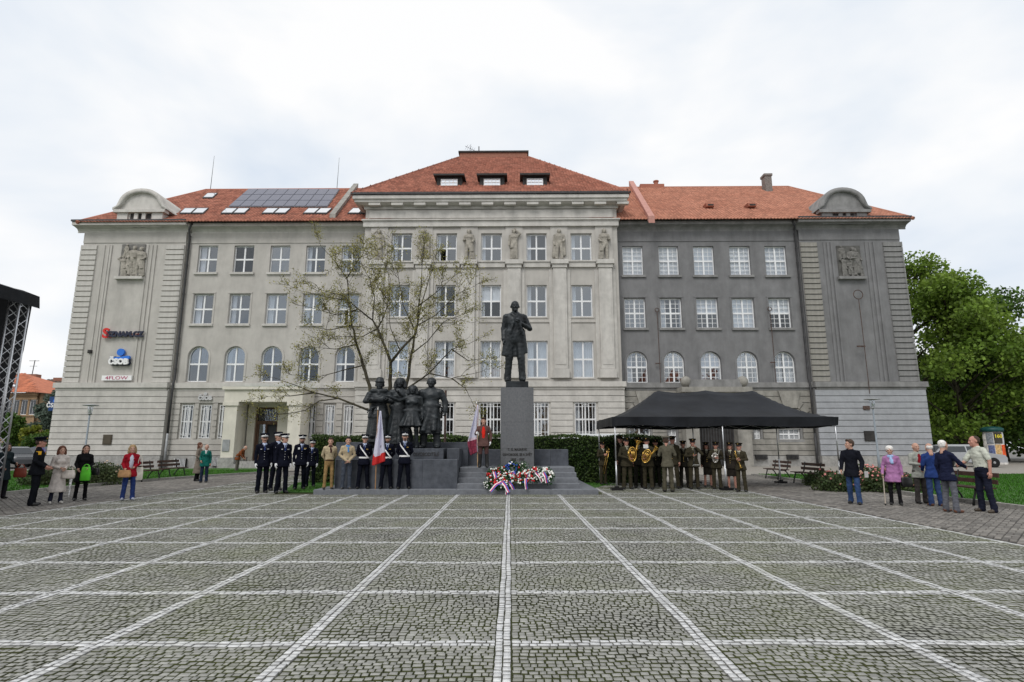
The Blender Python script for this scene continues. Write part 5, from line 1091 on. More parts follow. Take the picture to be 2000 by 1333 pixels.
person('stooped old man in rust brown jacket leaning on a cane by the portico',462,922,H=1.62,rz=70,stoop=38,nod=-12,c=((.17,.055,.022),(.12,.11,.095)),top='cardigan',shirtv=0,hair='bald',hc='grey',armR=((.22,-.14,1.2),(.16,-.34,1.14)),armL=((.22,-.14,1.2),(.16,-.34,1.14)))
p0=person('person in dark coat half hidden behind the stage truss with a red brown bag',-2,975,866,rz=30,fem=1,c=((.02,.03,.035),(.02,.02,.025)),top='coat',shirtv=0,hair='bob',hc='black',armL='bend',armR='low')
# civilians on the right
person('walking man in black jacket and blue jeans holding a paper',1671,985,860,rz=-12,c=((.010,.011,.016),(.035,.065,.15)),top='cardigan',shirtv=0,hair='quiff',yaw=-55,armscale=1.18,fat=.012,stride=.10,armR='walkf',armL=((.26,.02,1.17),(.25,-.12,.94)),shoe=(.012,.012,.014))
pl=person('white haired old woman in lilac jacket and blue scarf with a cane',1751,987,873,rz=0,fem=1,fat=.02,c=((.36,.17,.34),(.012,.012,.014)),c5=(.32,.45,.68),scarf=1,top='parka',shirtv=0,hair='curly',hc='white',armR='cane',armL='down',tight=1)
person('bald man in pale grey jacket over a dark red jumper',1802,984,866,rz=35,c=((.30,.31,.28),(.055,.05,.048)),c4=(.20,.012,.02),open=1,top='cardigan',shirtv=0,hair='bald',hc='white',armR=((.25,-.05,1.18),(.10,-.30,1.15)),armL='hold')
person('man in blue jacket and jeans with his back turned between two men',1829,989,867,rz=205,c=((.020,.042,.15),(.035,.06,.15)),top='jacket',shirtv=0,hair='bald',hc='white',armR='hold',armL='low',shoe=(.12,.055,.03),nod=12)
person('white haired man in navy blazer and grey trousers shaking hands',1860,1001,861,rz=138,c=((.014,.017,.040),(.115,.12,.14)),top='blazer',hair='thin',hc='white',armR='reach',armL='down',shoe=(.13,.05,.025),spread=.03)
person('tall man in pale short sleeved shirt and navy trousers leaning to a handshake',1930,1001,852,rz=-48,lean=-9,c=((.50,.52,.45),(.016,.018,.032)),c4=(.52,.54,.47),top='shirt',sleeve=0,hair='thin',hc='brown',ruddy=1,armR='reach',armL='down',fat=.02,spread=.06,yaw=-15,shoe=(.06,.045,.03))
# band under the tent
GB='musicians of the military band'
def band(lab,px,py,top,rz=0,c=(OLV,OLV),Y=None,capc=OLD,**k):
    k.setdefault('top','jacket'); p=person(lab,px,py,top,rz=rz,hat=.05,c=c,c4=k.pop('c4',(.36,.35,.28)),c5=(.05,.045,.03),tie=1,hair='cap' if not k.get('fem') else 'bob',hc='brown',group=GB,ruddy=1,Y=Y,**k)
    cp=cap(p,cloth(capc),cloth((.02,.014,.012)),badge=M_gold,scale=.97,yaw=k.get('yaw',0)); buttons(p,M_gold,y=-.128); return p
b1=band('bandsman playing a slide trombone at the end of the hedge',1179,947,862,30,armR=((.26,-.05,1.2),(.12,-.30,1.25)),armL='horn')
b2=band('tall bandsman standing behind the left horn player',1214,948,850,35,c=(OLD,OLD))
b3=band('bandsman with a large brass horn raised beside his cap, next to the tent pole',1226,956,854,18,armR='clar2',armL='hold',fat=.02)
b4=band('bandsman in dark uniform standing between the two brass horn players',1249,953,853,10,c=((.018,.017,.014),(.018,.017,.014)))
b5=band('bandsman with a brass horn and a white music card before his face',1267,956,854,-8,armR='hold',armL='clar2',fat=.02)
b6=band('bandsman in dark uniform behind the conductor and the music card',1283,951,857,0,c=((.018,.017,.014),(.018,.017,.014)))
cdr=band('conductor in pale olive uniform seen from behind',1306,961,851,176,c=(OLC,(.075,.069,.048)),capc=(.11,.10,.08),armR='hold',armL='hold',shirtv=0)
b8=band('bandsman looking over the conductor\'s shoulder',1318,954,851,-15,c=(OLV,OLV),spread=.02)
b9=band('bandsman in dark uniform between conductor and clarinet player',1338,953,860,0,c=((.020,.019,.015),(.018,.017,.014)))
b10=band('bandsman with a clarinet raising one hand to his face',1357,956,856,6,armL='face',armR='clar',fat=.01)
b11=band('bandswoman in dark jacket and skirt left of the flugelhorn player',1384,952,863,0,c=((.026,.022,.018),(.022,.019,.016)),fem=1,low='skirt',hemz=.50,flare=.17)
b12=band('bandsman holding a bright flugelhorn beside the middle tent pole',1402,956,862,-4,armR='clar',armL='hold',fat=.015)
b13=band('bandswoman in dark skirt behind the trumpet player',1431,957,863,-10,c=((.026,.022,.018),(.022,.019,.016)),fem=1,low='skirt',hemz=.52,flare=.17)
b14=band('bandsman with a lowered trumpet at the open end of the tent',1450,961,864,-18,armR='clar',armL='hold')
# ---- instruments (held, so things of their own)
M_brs=mat('brass_lacquer',(.72,.46,.12),.22,metal=1.,var=.1); M_slv=mat('silver_plate',(.70,.68,.64),.2,metal=1.,var=.1)
def horn(lab,pr,off,rz,rx,mm,sc_=1.):
    """oval baritone horn: body tube coil, bell, valves, mouthpipe"""
    t=thing('baritone_horn',lab,'brass horn',loc3(pr,off),pr[0].rotation_euler.z+R(rz),'brass horns'); t.rotation_euler[0]=R(rx)
    m=MB()
    for q,(a,b_) in enumerate(((.13,.22),(.085,.16))): m.tube([(a*math.cos(u)*sc_,.02*q,b_*math.sin(u)*sc_) for u in np.linspace(0,2*math.pi,24)[:-1]],[.022*sc_*(1-.3*q)]*23,8,closed=True)
    m.tube([(-.13*sc_,0,-.05),(-.14*sc_,0,.10)],.024*sc_,8); m.build('tubing',mm,t,True)
    m=MB(); m.lathe([(.028,0),(.032,.10),(.042,.2),(.065,.28),(.11,.33),(.135,.345),(.128,.345),(.06,.28),(.03,.15)],seg=18,M=Matrix.Scale(sc_,4)@T(.13,0,.08)@Matrix.Rotation(R(16),4,'Y')); m.build('bell',mm,t,True)
    for i in range(3): m=MB(); m.lathe([(.013,-.11),(.013,.08),(.007,.085),(.007,.11),(.011,.112),(.011,.12)],(-.04+.042*i,-.035,0),8,M=Matrix.Scale(sc_,4)); m.build('valve',mm,t,True)
    m=MB(); m.tube([(-.12*sc_,-.02,.13*sc_),(-.06*sc_,-.02,.22*sc_),(-.02*sc_,.06,.25*sc_)],[.010,.009,.014],6); m.build('mouthpipe',mm,t); return t
horn('big brass baritone horn tilted with its bell beside a cap',b3,(.10,-.36,1.22),10,0,M_brs,1.12)
horn('brass baritone horn held low with its bell to the side, below the music card',b5,(.02,-.36,1.16),0,0,M_brs,1.05).rotation_euler[1]=R(22)
horn('bright small flugelhorn held upright beside the middle tent pole',b12,(.0,-.34,1.20),0,0,M_slv,.72)
def trumpet(lab,pr,off,rx,ry,nm='trumpet',L_=.5,cat='trumpet',mm=None):
    mm=mm or M_brs; t=thing(nm,lab,cat,loc3(pr,off),pr[0].rotation_euler.z); t.rotation_euler=(R(rx),R(ry),pr[0].rotation_euler.z)
    m=MB(); m.tube([(0,.0,L_*.5),(0,0,-L_*.25)],.008,6); m.tube([(0,.0,-.12)]+[(0,-.05+.05*math.cos(u),-.12-.03*math.sin(u)) for u in np.linspace(0,math.pi,7)]+[(0,-.10,.12)]+[(0,-.05-.05*math.cos(u),.12+.05*math.sin(u)) for u in np.linspace(0,math.pi,7)],.008,6); m.build('tubing',mm,t,True)
    m=MB(); m.lathe([(.009,0),(.012,-.12),(.022,-.2),(.06,-.25),(.057,-.25),(.018,-.19)],(0,0,-.1),14); m.build('bell',mm,t,True)
    for i in range(3): m=MB(); m.lathe([(.012,-.05),(.012,.05)],(0,-.05,0),8,M=T(0,0,-.05+.04*i)@Matrix.Rotation(R(90),4,'X')@T(0,.0,0)); m.build('valve',M_slv,t,True)
    return t
trumpet('brass trumpet pointing down in the end bandsman\'s hands',b14,(.0,-.30,1.26),12,-12)
def clarinet():
    t=thing('clarinet','black clarinet with bright keys held upright before a uniform jacket','clarinet',loc3(b10,(.02,-.30,1.22))); t.rotation_euler=(R(14),R(4),0)
    m=MB(); m.lathe([(.03,-.33),(.028,-.31),(.015,-.25),(.013,.2),(.016,.21),(.012,.26),(.006,.33)],seg=10); m.build('tube',M_black,t,True)
    for i in range(8): m=MB(); m.ball((0,-.016,-.2+.05*i),.012,6,4,0,(1,.5,1)); m.build('key',M_slv,t)
clarinet()
def trombone():
    t=thing('trombone','slide trombone hanging down in front of a bandsman by the hedge','trombone',loc3(b1,(.05,-.32,1.30))); t.rotation_euler=(R(16),R(6),R(20))
    m=MB(); m.tube([(-.04,0,.15),(-.04,0,-.75),(-.03,0,-.80),(.03,0,-.80),(.04,0,-.75),(.04,0,.12)],.009,6); m.tube([(-.04,0,.0),(.04,0,.0)],.007,5); m.build('slide',M_brs,t,True)
    m=MB(); m.tube([(.04,0,.12),(.05,.1,.2),(.06,.2,.22),(.06,.25,.1),(.06,.25,-.2)],.011,6); m.lathe([(.012,0),(.02,-.2),(.05,-.3),(.10,-.35),(.095,-.35),(.04,-.29)],(.06,.25,-.15),14); m.build('bell',M_brs,t,True)
trombone()
M_paper=mat('paper_white',(.78,.78,.76),.8,var=.03)
def sheetp(nm,lab,pos,w_,h_,rx,rz):
    m=MB(); m.box(-w_/2,w_/2,-.003,.003,-h_/2,h_/2)
    for i in range(5): m.box(-w_*.4,w_*.4,-.0045,-.0031,-h_*.38+i*h_*.18,-h_*.38+i*h_*.18+.008,1)
    o=m.build(nm,[M_paper,M_zinc],None,loc=pos); o.rotation_euler=(R(rx),0,R(rz)); return tag(o,lab,'paper')
sheetp('music_card','small white music card clipped above a brass horn',loc3(b5,(.02,-.42,1.50)),.17,.13,-10,8)
sheetp('music_card','white music card lying flat before the clarinet player\'s jacket',loc3(b10,(.05,-.30,.86)),.20,.14,70,0)
# ---- bags, canes, papers
def bag(nm,lab,pos,w_,h_,d,mm,rz=0,handle=.12,taper=.9,cat='bag'):
    t=thing(nm,lab,cat,pos,R(rz)); m=MB(); n=8
    vs=[];fs=[]
    for j,(z,k) in enumerate(((-h_/2,.86),(-h_/2+.02,.98),(0,1.),(h_/2-.02,taper),(h_/2,taper*.97))):
        for i in range(16):
            a=2*math.pi*i/16; c,s_=math.cos(a),math.sin(a); e=.45; vs.append((w_/2*k*abs(c)**e*(1 if c>0 else -1),d/2*k*abs(s_)**e*(1 if s_>0 else -1)*(1 if j<3 else .7),z))
    for j in range(4):
        for i in range(16): fs.append((j*16+i,j*16+(i+1)%16,(j+1)*16+(i+1)%16,(j+1)*16+i))
    fs+=[tuple(range(16))[::-1],tuple(range(64,80))]; m.add(vs,fs); m.build('pouch',mm,t,True)
    if handle:
        for s_ in (-1,1): m=MB(); m.tube([(w_*.28*math.cos(u),s_*d*.2,h_/2-.01+handle*math.sin(u)) for u in np.linspace(0,math.pi,11)],.008,6); m.build('handle',mm,t,True)
    return t
bag('handbag','cream leather handbag hanging from the trench coat woman\'s arm',loc3(w1,(.20,-.25,.90)),.30,.22,.10,cloth((.58,.53,.48)),12,.14)
def umbrella():
    t=thing('folded_umbrella','folded black and white umbrella hanging by the cream coat','umbrella',loc3(w1,(.27,-.28,.62))); m=MB(); m.lathe([(.008,-.36),(.012,-.3),(.035,.1),(.045,.2),(.02,.25)],seg=10); m.build('folded_canopy',[mat('umbrella_white',(.6,.6,.6),.7,scale=25,var=.6)],t,True); m=MB(); m.tube([(0,0,.24),(0,0,.42),(0,-.04,.46),(0,-.07,.43)],.011,6); m.build('handle',M_black,t,True); m=MB(); m.tube([(0,0,-.36),(0,0,-.45)],.006,5); m.build('tip',M_slv,t)
umbrella()
bag('carrier_bag','bright green plastic carrier bag held by the woman in black',loc3(w2,(.05,-.28,.86)),.26,.38,.10,mat('green_plastic',(.10,.52,.03),.4,var=.1,scale=9),5,.08,.8)
bag('handbag','black handbag on the forearm of the woman in black',loc3(w2,(.30,-.10,.92)),.24,.20,.12,M_black,5,.16)
bag('shoulder_bag','tan leather bag carried in front of the red cardigan',loc3(w3,(-.17,-.27,.86)),.34,.20,.10,cloth((.38,.22,.11)),4,.0)
bag('tote_bag','off white cloth tote bag hanging from the red cardigan woman\'s shoulder',loc3(w3,(.25,-.02,.84)),.20,.36,.09,cloth((.60,.57,.50)),40,.34)
bag('shopping_bag','red brown leather shopping bag beside the stage truss',loc3(p0,(.33,-.28,.82)),.30,.27,.16,mat('oxblood_leather',(.22,.045,.025),.4,var=.15),30,.12)
bag('handbag','black handbag hanging beside the lilac jacket',loc3(pl,(.33,-.04,.70)),.28,.24,.12,M_black,0,.14)
def cane(lab,pr,w_,foot=None):
    t=thing('walking_cane',lab,'cane',(0,0,0)); a=loc3(pr,w_); f=Vector(foot) if foot is not None else Vector((a.x-.06,a.y-.06,.02)); m=MB(); m.tube([f,a],.013,6); m.build('shaft',mat('cane_wood',(.45,.40,.33),.5),t); m=MB(); m.tube([a+Vector((-.06,0,.02)),a,a+Vector((.06,0,.01))],.015,6); m.build('grip',M_black,t,True); m=MB(); m.tube([f+Vector((0,0,-.002)),f+(a-f).normalized()*.05],.017,6); m.build('ferrule',M_black,t); t.location=(0,0,0)
cane('pale walking cane of the woman in the lilac jacket',pl,(-.26,-.26,.90))
q=G(472,921,.0); m=MB(); ct=thing('walking_cane','metal walking cane under the stooped man in rust jacket','cane',(0,0,0)); m.tube([(q.x-.0,q.y,.0),(q.x-.03,q.y,.85)],.014,6); m.build('shaft',M_slv,ct); m=MB(); m.tube([(q.x-.10,q.y,.87),(q.x+.08,q.y,.86)],.018,6); m.build('grip',M_black,ct)
sheetp('folded_paper','folded white paper in the walking man\'s hand',G(1694,985).xy.to_3d()+Vector((0,-.1,.78)),.13,.16,0,20)
# ---- flags
def flag(nm,lab,base,top,cols,mats_,pole_m):
    t=thing(nm,lab,'flag',base); h=top.z-base.z; m=MB(); m.tube([(0,0,0),(top.x-base.x,top.y-base.y,h)],.016,8); m.build('pole',pole_m,t); m=MB(); m.lathe([(.02,0),(.026,.03),(.012,.07),(.002,.14)],(top.x-base.x,top.y-base.y,h),8); m.build('finial',M_slv,t,True)
    n=18; r=40; vs=[];fs=[];ms=[]
    for j in range(r+1):
        v=j/r
        for i in range(n+1):
            u=i/n; x,z,y=cols(u,v); vs.append((x,y,z))
    m=MB()
    for j in range(r):
        for i in range(n): fs.append((j*(n+1)+i,j*(n+1)+i+1,(j+1)*(n+1)+i+1,(j+1)*(n+1)+i)); ms.append(mats_[1]((i+.5)/n,(j+.5)/r))
    m.add(vs,fs); m.m=ms; ob=m.build('cloth',mats_[0],t,True); md=ob.modifiers.new('thick','SOLIDIFY'); md.thickness=.006; return t
fb=G(735.5,957,SH); fb.y=18.72; fb.x=P(733,955,18.72).x; ft=P(738,802,18.72)
fw_=mat('flag_white',(.70,.70,.82),.7,var=.03,trans=.25); fr_=mat('flag_red',(.62,.03,.03),.7,var=.05,trans=.2)
hF=ft.z-fb.z
def cz(u,v):
    zt=hF-.02-.0; wd=.05+.42*v**.9; sway=-.30*wd; drop=1.72*v+ (-.10+.62*abs(u-.12))*v*-.28
    return (.06+sway+wd*u*.95-.06*v, zt-drop, -.03+.055*math.sin(u*11+v*2)*min(1,v*3)*(.5+u))
flag('national_flag','hanging white and red flag on a wooden pole before the bronze group',fb,ft,cz,([fw_,fr_],lambda u,v:0 if v<.80+.04*math.sin(u*5)+.06*u else 1),mat('pole_wood',(.36,.20,.09),.5))
fb2=Vector((P(933,914,20.0).x,20.0,PT)); ft2=P(931,790,20.0); hF2=ft2.z-fb2.z
fp2=mat('flag_trim',(.62,.50,.58),.7,scale=22,var=.35); fwn=mat('flag_maroon',(.22,.03,.06),.7,scale=18,var=.4)
def cz2(u,v):
    wd=.04+.40*v; return (-.0-wd*u*(1.05 if v<.75 else 1.05-1.9*(v-.75)), hF2-.02-1.62*v-.12*u*v, -.02+.05*math.sin(u*9+v*3)*min(1,v*3))
flag('society_flag','white and maroon trimmed flag held by the man in brown uniform',fb2,ft2,cz2,([fw_,fp2,fwn],lambda u,v: 1 if u<.12 or (.68<v<.73) else (0 if v<.70 else 2)),mat('pole_pale_wood',(.50,.33,.18),.5))
# ================================================================ TENT
M_tent=mat('tent_black',(.010,.0115,.015),.55,var=.3,scale=1.2,bump=.8,bscale=3.5,spec=.22); M_alu=mat('aluminium',(.55,.56,.58),.35,metal=.8,var=.08)
tn=thing('gazebo_tent','long black pop-up gazebo tent sheltering the brass band','tent',(0,0,0))
ta=G(1197,955.5); tb=G(1657,957); tx0,tx1,ty0=ta.x-.08,tb.x-.35,20.25; ty1=24.1; ze=P(1186,815,ty0).z; zv=P(1400,832,ty0).z; zp=P(1378,763,22.2).z
nx,ny=48,24; vs=[];fs=[]
for j in range(ny+1):
    for i in range(nx+1):
        u,v=i/nx,j/ny; x=tx0+(tx1-tx0)*u; y=ty0+(ty1-ty0)*v
        du=min(u,1-u)/.26; dv=min(v,1-v)/.5; t=min(1,min(du,dv)); z=ze+(zp-ze)*(t**1.6)*(1.0)
        ridge_=t>=.999
        z-=.10*math.sin(math.pi*min(1,max(0,(u-.26)/.48*2%1)))*(t if dv>=.8 and .26<u<.74 else 0)
        z+=.012*math.sin(u*40+v*7)*(1-t); vs.append((x,y,z))
for j in range(ny):
    for i in range(nx): fs.append((j*(nx+1)+i,j*(nx+1)+i+1,(j+1)*(nx+1)+i+1,(j+1)*(nx+1)+i))
m=MB(); m.add(vs,fs); o=m.build('canopy',M_tent,tn,True); md=o.modifiers.new('thick','SOLIDIFY'); md.thickness=.012; md.offset=-1
m=MB(); per=[(tx0+(tx1-tx0)*i/40,ty0) for i in range(41)]+[(tx1,ty0+(ty1-ty0)*i/20) for i in range(1,21)]+[(tx1-(tx1-tx0)*i/40,ty1) for i in range(1,41)]+[(tx0,ty1-(ty1-ty0)*i/20) for i in range(1,20)]
n=len(per); cxm,cym=(tx0+tx1)/2,(ty0+ty1)/2; vs=[]
for i,(x,y) in enumerate(per):
    w_=.02*math.sin(i*.9)+.012*math.sin(i*2.3); sgx=-1 if x<cxm else 1
    ox=(w_ if abs(x-tx0)<.01 or abs(x-tx1)<.01 else 0)*sgx; oy=(w_ if abs(y-ty0)<.01 or abs(y-ty1)<.01 else 0)*(-1 if y<cym else 1)
    vs.append((x,y,ze+.01)); vs.append((x+ox*.5,y+oy*.5,(ze+zv)/2)); vs.append((x+ox,y+oy,zv+.03*math.sin(i*.35)-.01))
m.add(vs,[(3*i+k,3*((i+1)%n)+k,3*((i+1)%n)+k+1,3*i+k+1) for i in range(n) for k in (0,1)]); m.build('valance',M_tent,tn,True)
for x,y in ((tx0+.08,ty0+.06),((tx0+tx1)/2-.12,ty0+.06),(tx1-.12,ty0+.06),(tx0+.08,ty1-.1),((tx0+tx1)/2,ty1-.1),(tx1-.5,ty1-.1)):
    m=MB(); m.tube([(x,y,.02),(x,y,1.0)],.030,8); m.tube([(x,y,.98),(x,y,ze-.03)],.024,8); m.build('leg',M_alu,tn,True)
    m=MB(); m.box(x-.2,x+.2,y-.16,y+.16,.02,.10); m.box(x-.07,x+.07,y-.07,y+.07,.10,.15); m.build('foot_weight',M_black,tn)
for y in (ty0+.06,ty1-.1):
    k=8; m=MB()
    for i in range(k):
        xa,xb=tx0+.1+(tx1-tx0-.2)*i/k,tx0+.1+(tx1-tx0-.2)*(i+1)/k; m.tube([(xa,y,zv+.02),(xb,y,ze-.04)],.014,5); m.tube([(xa,y,ze-.04),(xb,y,zv+.02)],.014,5)
    m.build('scissor_frame',M_alu,tn)
# ================================================================ WREATHS
M_leaf=mat('wreath_leaf',(.022,.065,.018),.7,var=.3,island=.4); M_wf=mat('flower_white',(.78,.78,.74),.8,var=.05,island=.08); M_rf=mat('flower_red',(.50,.015,.02),.7,var=.1,island=.2); M_bf=mat('flower_blue',(.02,.06,.32),.7,var=.1,island=.2)
M_rb=mat('ribbon_white',(.75,.72,.76),.5,var=.02); M_rr=mat('ribbon_red',(.52,.03,.06),.5,var=.02); M_rbl=mat('ribbon_blue',(.05,.08,.42),.5,var=.02)
def wreath(lab,px,py,Y,r,cols,tilt,ribs,bouquet=False):
    p=P(px,py,Y); t=thing('wreath' if not bouquet else 'bouquet',lab,'wreath' if not bouquet else 'flowers',p); t.rotation_euler=(R(tilt),0,R(random.uniform(-12,12)))
    rn=random.Random(px); m=MB(); f=MB()
    for i in range(260):
        a=rn.uniform(0,6.283); b_=rn.uniform(0,6.283); R0=r*.66; q=r*.36 if not bouquet else r*.6
        if bouquet: R0=rn.uniform(0,.6)*r
        c=Vector((math.cos(a)*(R0+q*math.cos(b_)),-abs(q*math.sin(b_))*.8,math.sin(a)*(R0+q*math.cos(b_)))); d=Vector((rn.gauss(0,1),rn.gauss(0,.6),rn.gauss(0,1))).normalized()*.085; s_=d.orthogonal().normalized()*.022
        m.quad(c-d*.2,c+s_+d*.3,c+d,c-s_+d*.3)
    for i in range(int(120*(r/.35)**2)):
        a=rn.uniform(0,6.283); b_=rn.uniform(.3,2.84); R0=r*.66 if not bouquet else rn.uniform(0,.7)*r; q=r*.30
        k=cols(a,rn.random()); c=(math.cos(a)*(R0+q*math.cos(b_)),-q*math.sin(b_)-.02,math.sin(a)*(R0+q*math.cos(b_))); rad=rn.uniform(.022,.036); f.ball(c,rad,6,4,k,(1,.7,1))
    if not bouquet: ms=MB(); ms.tube([(r*.66*math.cos(u),.0,r*.66*math.sin(u)) for u in np.linspace(0,6.283,20)[:-1]],r*.24,8,closed=True); ms.build('straw_ring',M_leaf,t,True)
    stuff(m.build('leaves',M_leaf,t)); stuff(f.build('blossoms',[M_wf,M_rf,M_bf],t,True))
    for (x0,z0,x1,z1,wd) in ribs:
        n=12; L_=[]
        for k,mm in ((-1,0),(0,1),(1,2)):
            b=MB(); vs=[]
            for i in range(n+1):
                u=i/n; x=x0+(x1-x0)*u; z=z0+(z1-z0)*u; y=-r*.42-.05*math.sin(u*math.pi)+.015*math.sin(u*9)-.015
                nx_,nz_=-(z1-z0),(x1-x0); l=math.hypot(nx_,nz_); nx_/=l; nz_/=l
                for e in (-.5,.5): vs.append((x+nx_*wd*(k+e)/3,y-.002*(k+1),z+nz_*wd*(k+e)/3))
            b.add(vs,[(2*i,2*i+1,2*i+3,2*i+2) for i in range(n)]); b.build('ribbon_stripe',[M_rb,M_rr,M_rbl][mm],t,True)
    return t
white=lambda a,x:0 if x<.93 else 1
mix=lambda a,x:0 if x<.48 else (1 if x<.93 else 2)
wreath('round white flower wreath at the end of the row of wreaths',1066,930,18.75,.27,white,-20,[(-.10,.08,-.02,-.26,.10)])
wreath('red and white flower wreath left of the round white wreath',1044,928,18.78,.25,lambda a,x:1 if x<.55 else 0,-20,[(.02,.05,.20,-.28,.09)])
wreath('blue and white wreath leaning on the pedestal steps with long ribbons',1001,917,19.35,.26,lambda a,x:0 if math.sin(a)*math.cos(a*2)>.35 and x<.9 else (2 if x<.85 else 0),-18,[(0,-.12,-.22,-.62,.11),(.02,-.12,.24,-.62,.11)])
wreath('mixed red and white wreath in the middle, below the blue one',990,938,18.85,.26,mix,-25,[(0,-.1,-.02,-.52,.10),(.05,-.1,.22,-.40,.09)])
wreath('red and white wreath with purple ribbon at the left of the row',965,930,18.85,.25,mix,-20,[(.0,.1,.06,-.25,.09)])
wreath('green wreath with red carnations and ribbons trailing over the slab edge',978,944,18.62,.25,lambda a,x:1 if x<.6 else 0,-40,[(.05,-.02,-.28,-.40,.10),(.06,-.02,.30,-.42,.10)])
wreath('dense red and white wreath between the blue and the white wreath',1022,934,18.72,.25,mix,-22,[(.1,-.05,.14,-.40,.08)])
wreath('small green bouquet lying at the left foot of the wreaths',955,949,18.70,.2,lambda a,x:0,-55,[],True)
wreath('bouquet of white roses beside the blue wreath',1022,914,19.3,.18,lambda a,x:0 if x<.8 else 1,-30,[],True)
wreath('bouquet of white and red roses between blue wreath and purple ribbon',978,922,19.1,.2,mix,-30,[],True)
# ================================================================ BENCHES
M_slat=mat('bench_slat',(.060,.030,.022),.55,var=.25,scale=6); M_cast=mat('cast_iron',(.012,.013,.013),.5)
def bench(lab,px,py,rz,Y=None):
    q=G(px,py) if Y is None else Vector((P(px,py,Y).x,Y,0)); t=thing('park_bench',lab,'bench',(q.x,q.y,.02),R(rz),'park benches along the paths')
    L_=1.75
    for i,y in enumerate((-.24,-.13,-.02,.09)): m=MB(); m.box(-L_/2,L_/2,y-.045,y+.045,.43,.465); m.build('seat_slat',M_slat,t)
    for z in (.60,.77): m=MB(); m.box(-L_/2,L_/2,.17+(z-.6)*.25,.205+(z-.6)*.25,z-.055,z+.055); m.build('back_slat',M_slat,t)
    for x in (-.62,.62):
        m=MB(); m.tube([(x,-.30,.0),(x,-.27,.16),(x,-.20,.36),(x,-.22,.42),(x,.10,.42),(x,.16,.50),(x,.24,.86)],[.03,.026,.028,.03,.03,.028,.022],6); m.tube([(x,.28,.0),(x,.22,.18),(x,.12,.34),(x,.04,.41)],[.03,.026,.028,.03],6); m.build('leg',M_cast,t,True)
    return t
bench('brown slatted bench beside the path, half hidden by the red cardigan',281,941,90); bench('brown slatted bench with a black bag on it, left lawn',335,934,90)
bench('brown slatted bench on the right path nearer the building',1520,937,-90); bench('brown slatted bench standing behind the rear tent leg',1580,947,-90); bench('brown slatted bench behind the man shaking hands',1893,985,-95)
# ================================================================ LAMPS
def lamp(lab,px,top,Y):
    x=P(px,880,Y).x; h=P(px,top,Y).z; t=thing('street_lamp',lab,'lamp post',(x,Y,0),0,'park lamp posts'); m=MB(); m.tube([(0,0,0),(0,0,1.0),(0,0,1.02),(0,0,h-.62)],[.075,.075,.055,.045],10); m.build('pole',mat('lamp_pole_grey',(.21,.24,.27),.5,var=.1),t,True)
    m=MB(); m.lathe([(.06,-.62),(.11,-.58),(.11,-.52),(.05,-.5)],(0,0,h),12); m.build('collar',M_zinc,t,True)
    m=MB(); m.lathe([(.10,-.52),(.13,-.4),(.155,-.1),(.14,-.06)],(0,0,h),14); m.build('lens',glassmat('lamp_glass',(.85,.86,.87),.25),t,True)
    m=MB(); m.lathe([(.001,-.12),(.40,-.09),(.42,-.065),(.2,-.01),(.001,.0)],(0,0,h),20); m.build('lamp_shade',M_zinc,t,True); m=MB(); m.lathe([(.035,-.5),(.045,-.3),(.03,-.16)],(0,0,h),8); m.build('bulb',M_sw,t,True)
lamp('grey park lamp with flat round shade before the beige wing',166,790,34); lamp('grey park lamp with flat round shade before the dark grey wing',1714,778,33)
# ================================================================ STAGE (edge of it at the left)
YT=15.; stg=thing('stage_roof','corner of a covered stage with black roof and aluminium truss tower','stage',(0,0,0))
c0=P(76,582,YT+.55); zlo=P(70,603,YT+.55).z
def trus(xa,ya,z0,z1,w_=.29):
    m=MB(); co=[(xa,ya),(xa+w_,ya),(xa+w_,ya+w_),(xa,ya+w_)]
    for x,y in co: m.tube([(x,y,z0),(x,y,z1)],.025,8)
    m.build('truss_chord',M_alu,stg,True); m=MB(); n=int((z1-z0)/.26)
    for i in range(n):
        za,zb=z0+i*.26,z0+(i+1)*.26
        for k in range(4):
            a,b_=co[k],co[(k+1)%4]
            if i%2: a,b_=b_,a
            m.tube([(a[0],a[1],za),(b_[0],b_[1],zb)],.011,5)
    m.build('truss_brace',M_alu,stg)
tx_=P(38,605,YT).x-.30; trus(tx_,YT,0,zlo+.2); trus(tx_,YT-6.,0,zlo+.2)
m=MB(); xr=c0.x; xl=xr-8; y0,y1=YT-7,YT+.55; zt=c0.z
vs=[];fs=[];n=24
for j,(dy) in enumerate((0,.33,.66,1)):
    for i in range(n+1):
        u=i/n; vs.append((xr-(xr-xl)*u,y0+(y1-y0)*dy,zt+.95*(1-(2*abs(dy-.5))**2*0)*(u**.7)*1.4+.02*math.sin(i*1.7+j)))
for j in range(3):
    for i in range(n): fs.append((j*(n+1)+i,j*(n+1)+i+1,(j+1)*(n+1)+i+1,(j+1)*(n+1)+i))
m.add(vs,fs); o=m.build('roof_sheet',M_tent,stg,True); md=o.modifiers.new('thick','SOLIDIFY'); md.thickness=.02
for nm,pts in (('roof_skirt',[(xr+.02,y0),(xr+.02,y1),(xl,y1)]),):
    m=MB(); vs=[]; P_=[]
    for (xa,ya),(xb,yb) in zip(pts,pts[1:]):
        for i in range(16): P_.append((xa+(xb-xa)*i/16,ya+(yb-ya)*i/16))
    P_.append(pts[-1])
    for i,(x,y) in enumerate(P_): up=.95*1.4*(max(0,(xr-x)/(xr-xl))**.7); vs+= [(x,y,zt+.03+up),(x+.03*math.sin(i*1.3),y+.03*math.sin(i*2.1),zlo+up*.9)]
    m.add(vs,[(2*i,2*i+1,2*i+3,2*i+2) for i in range(len(P_)-1)]); m.build(nm,M_tent,stg,True)
m=MB(); vs=[]; n=14; zz=[zlo+.1,zlo-1.2,zlo-2.4,.9,.5]; xo=[0.02,-.02,-.20,-.34,-.36]
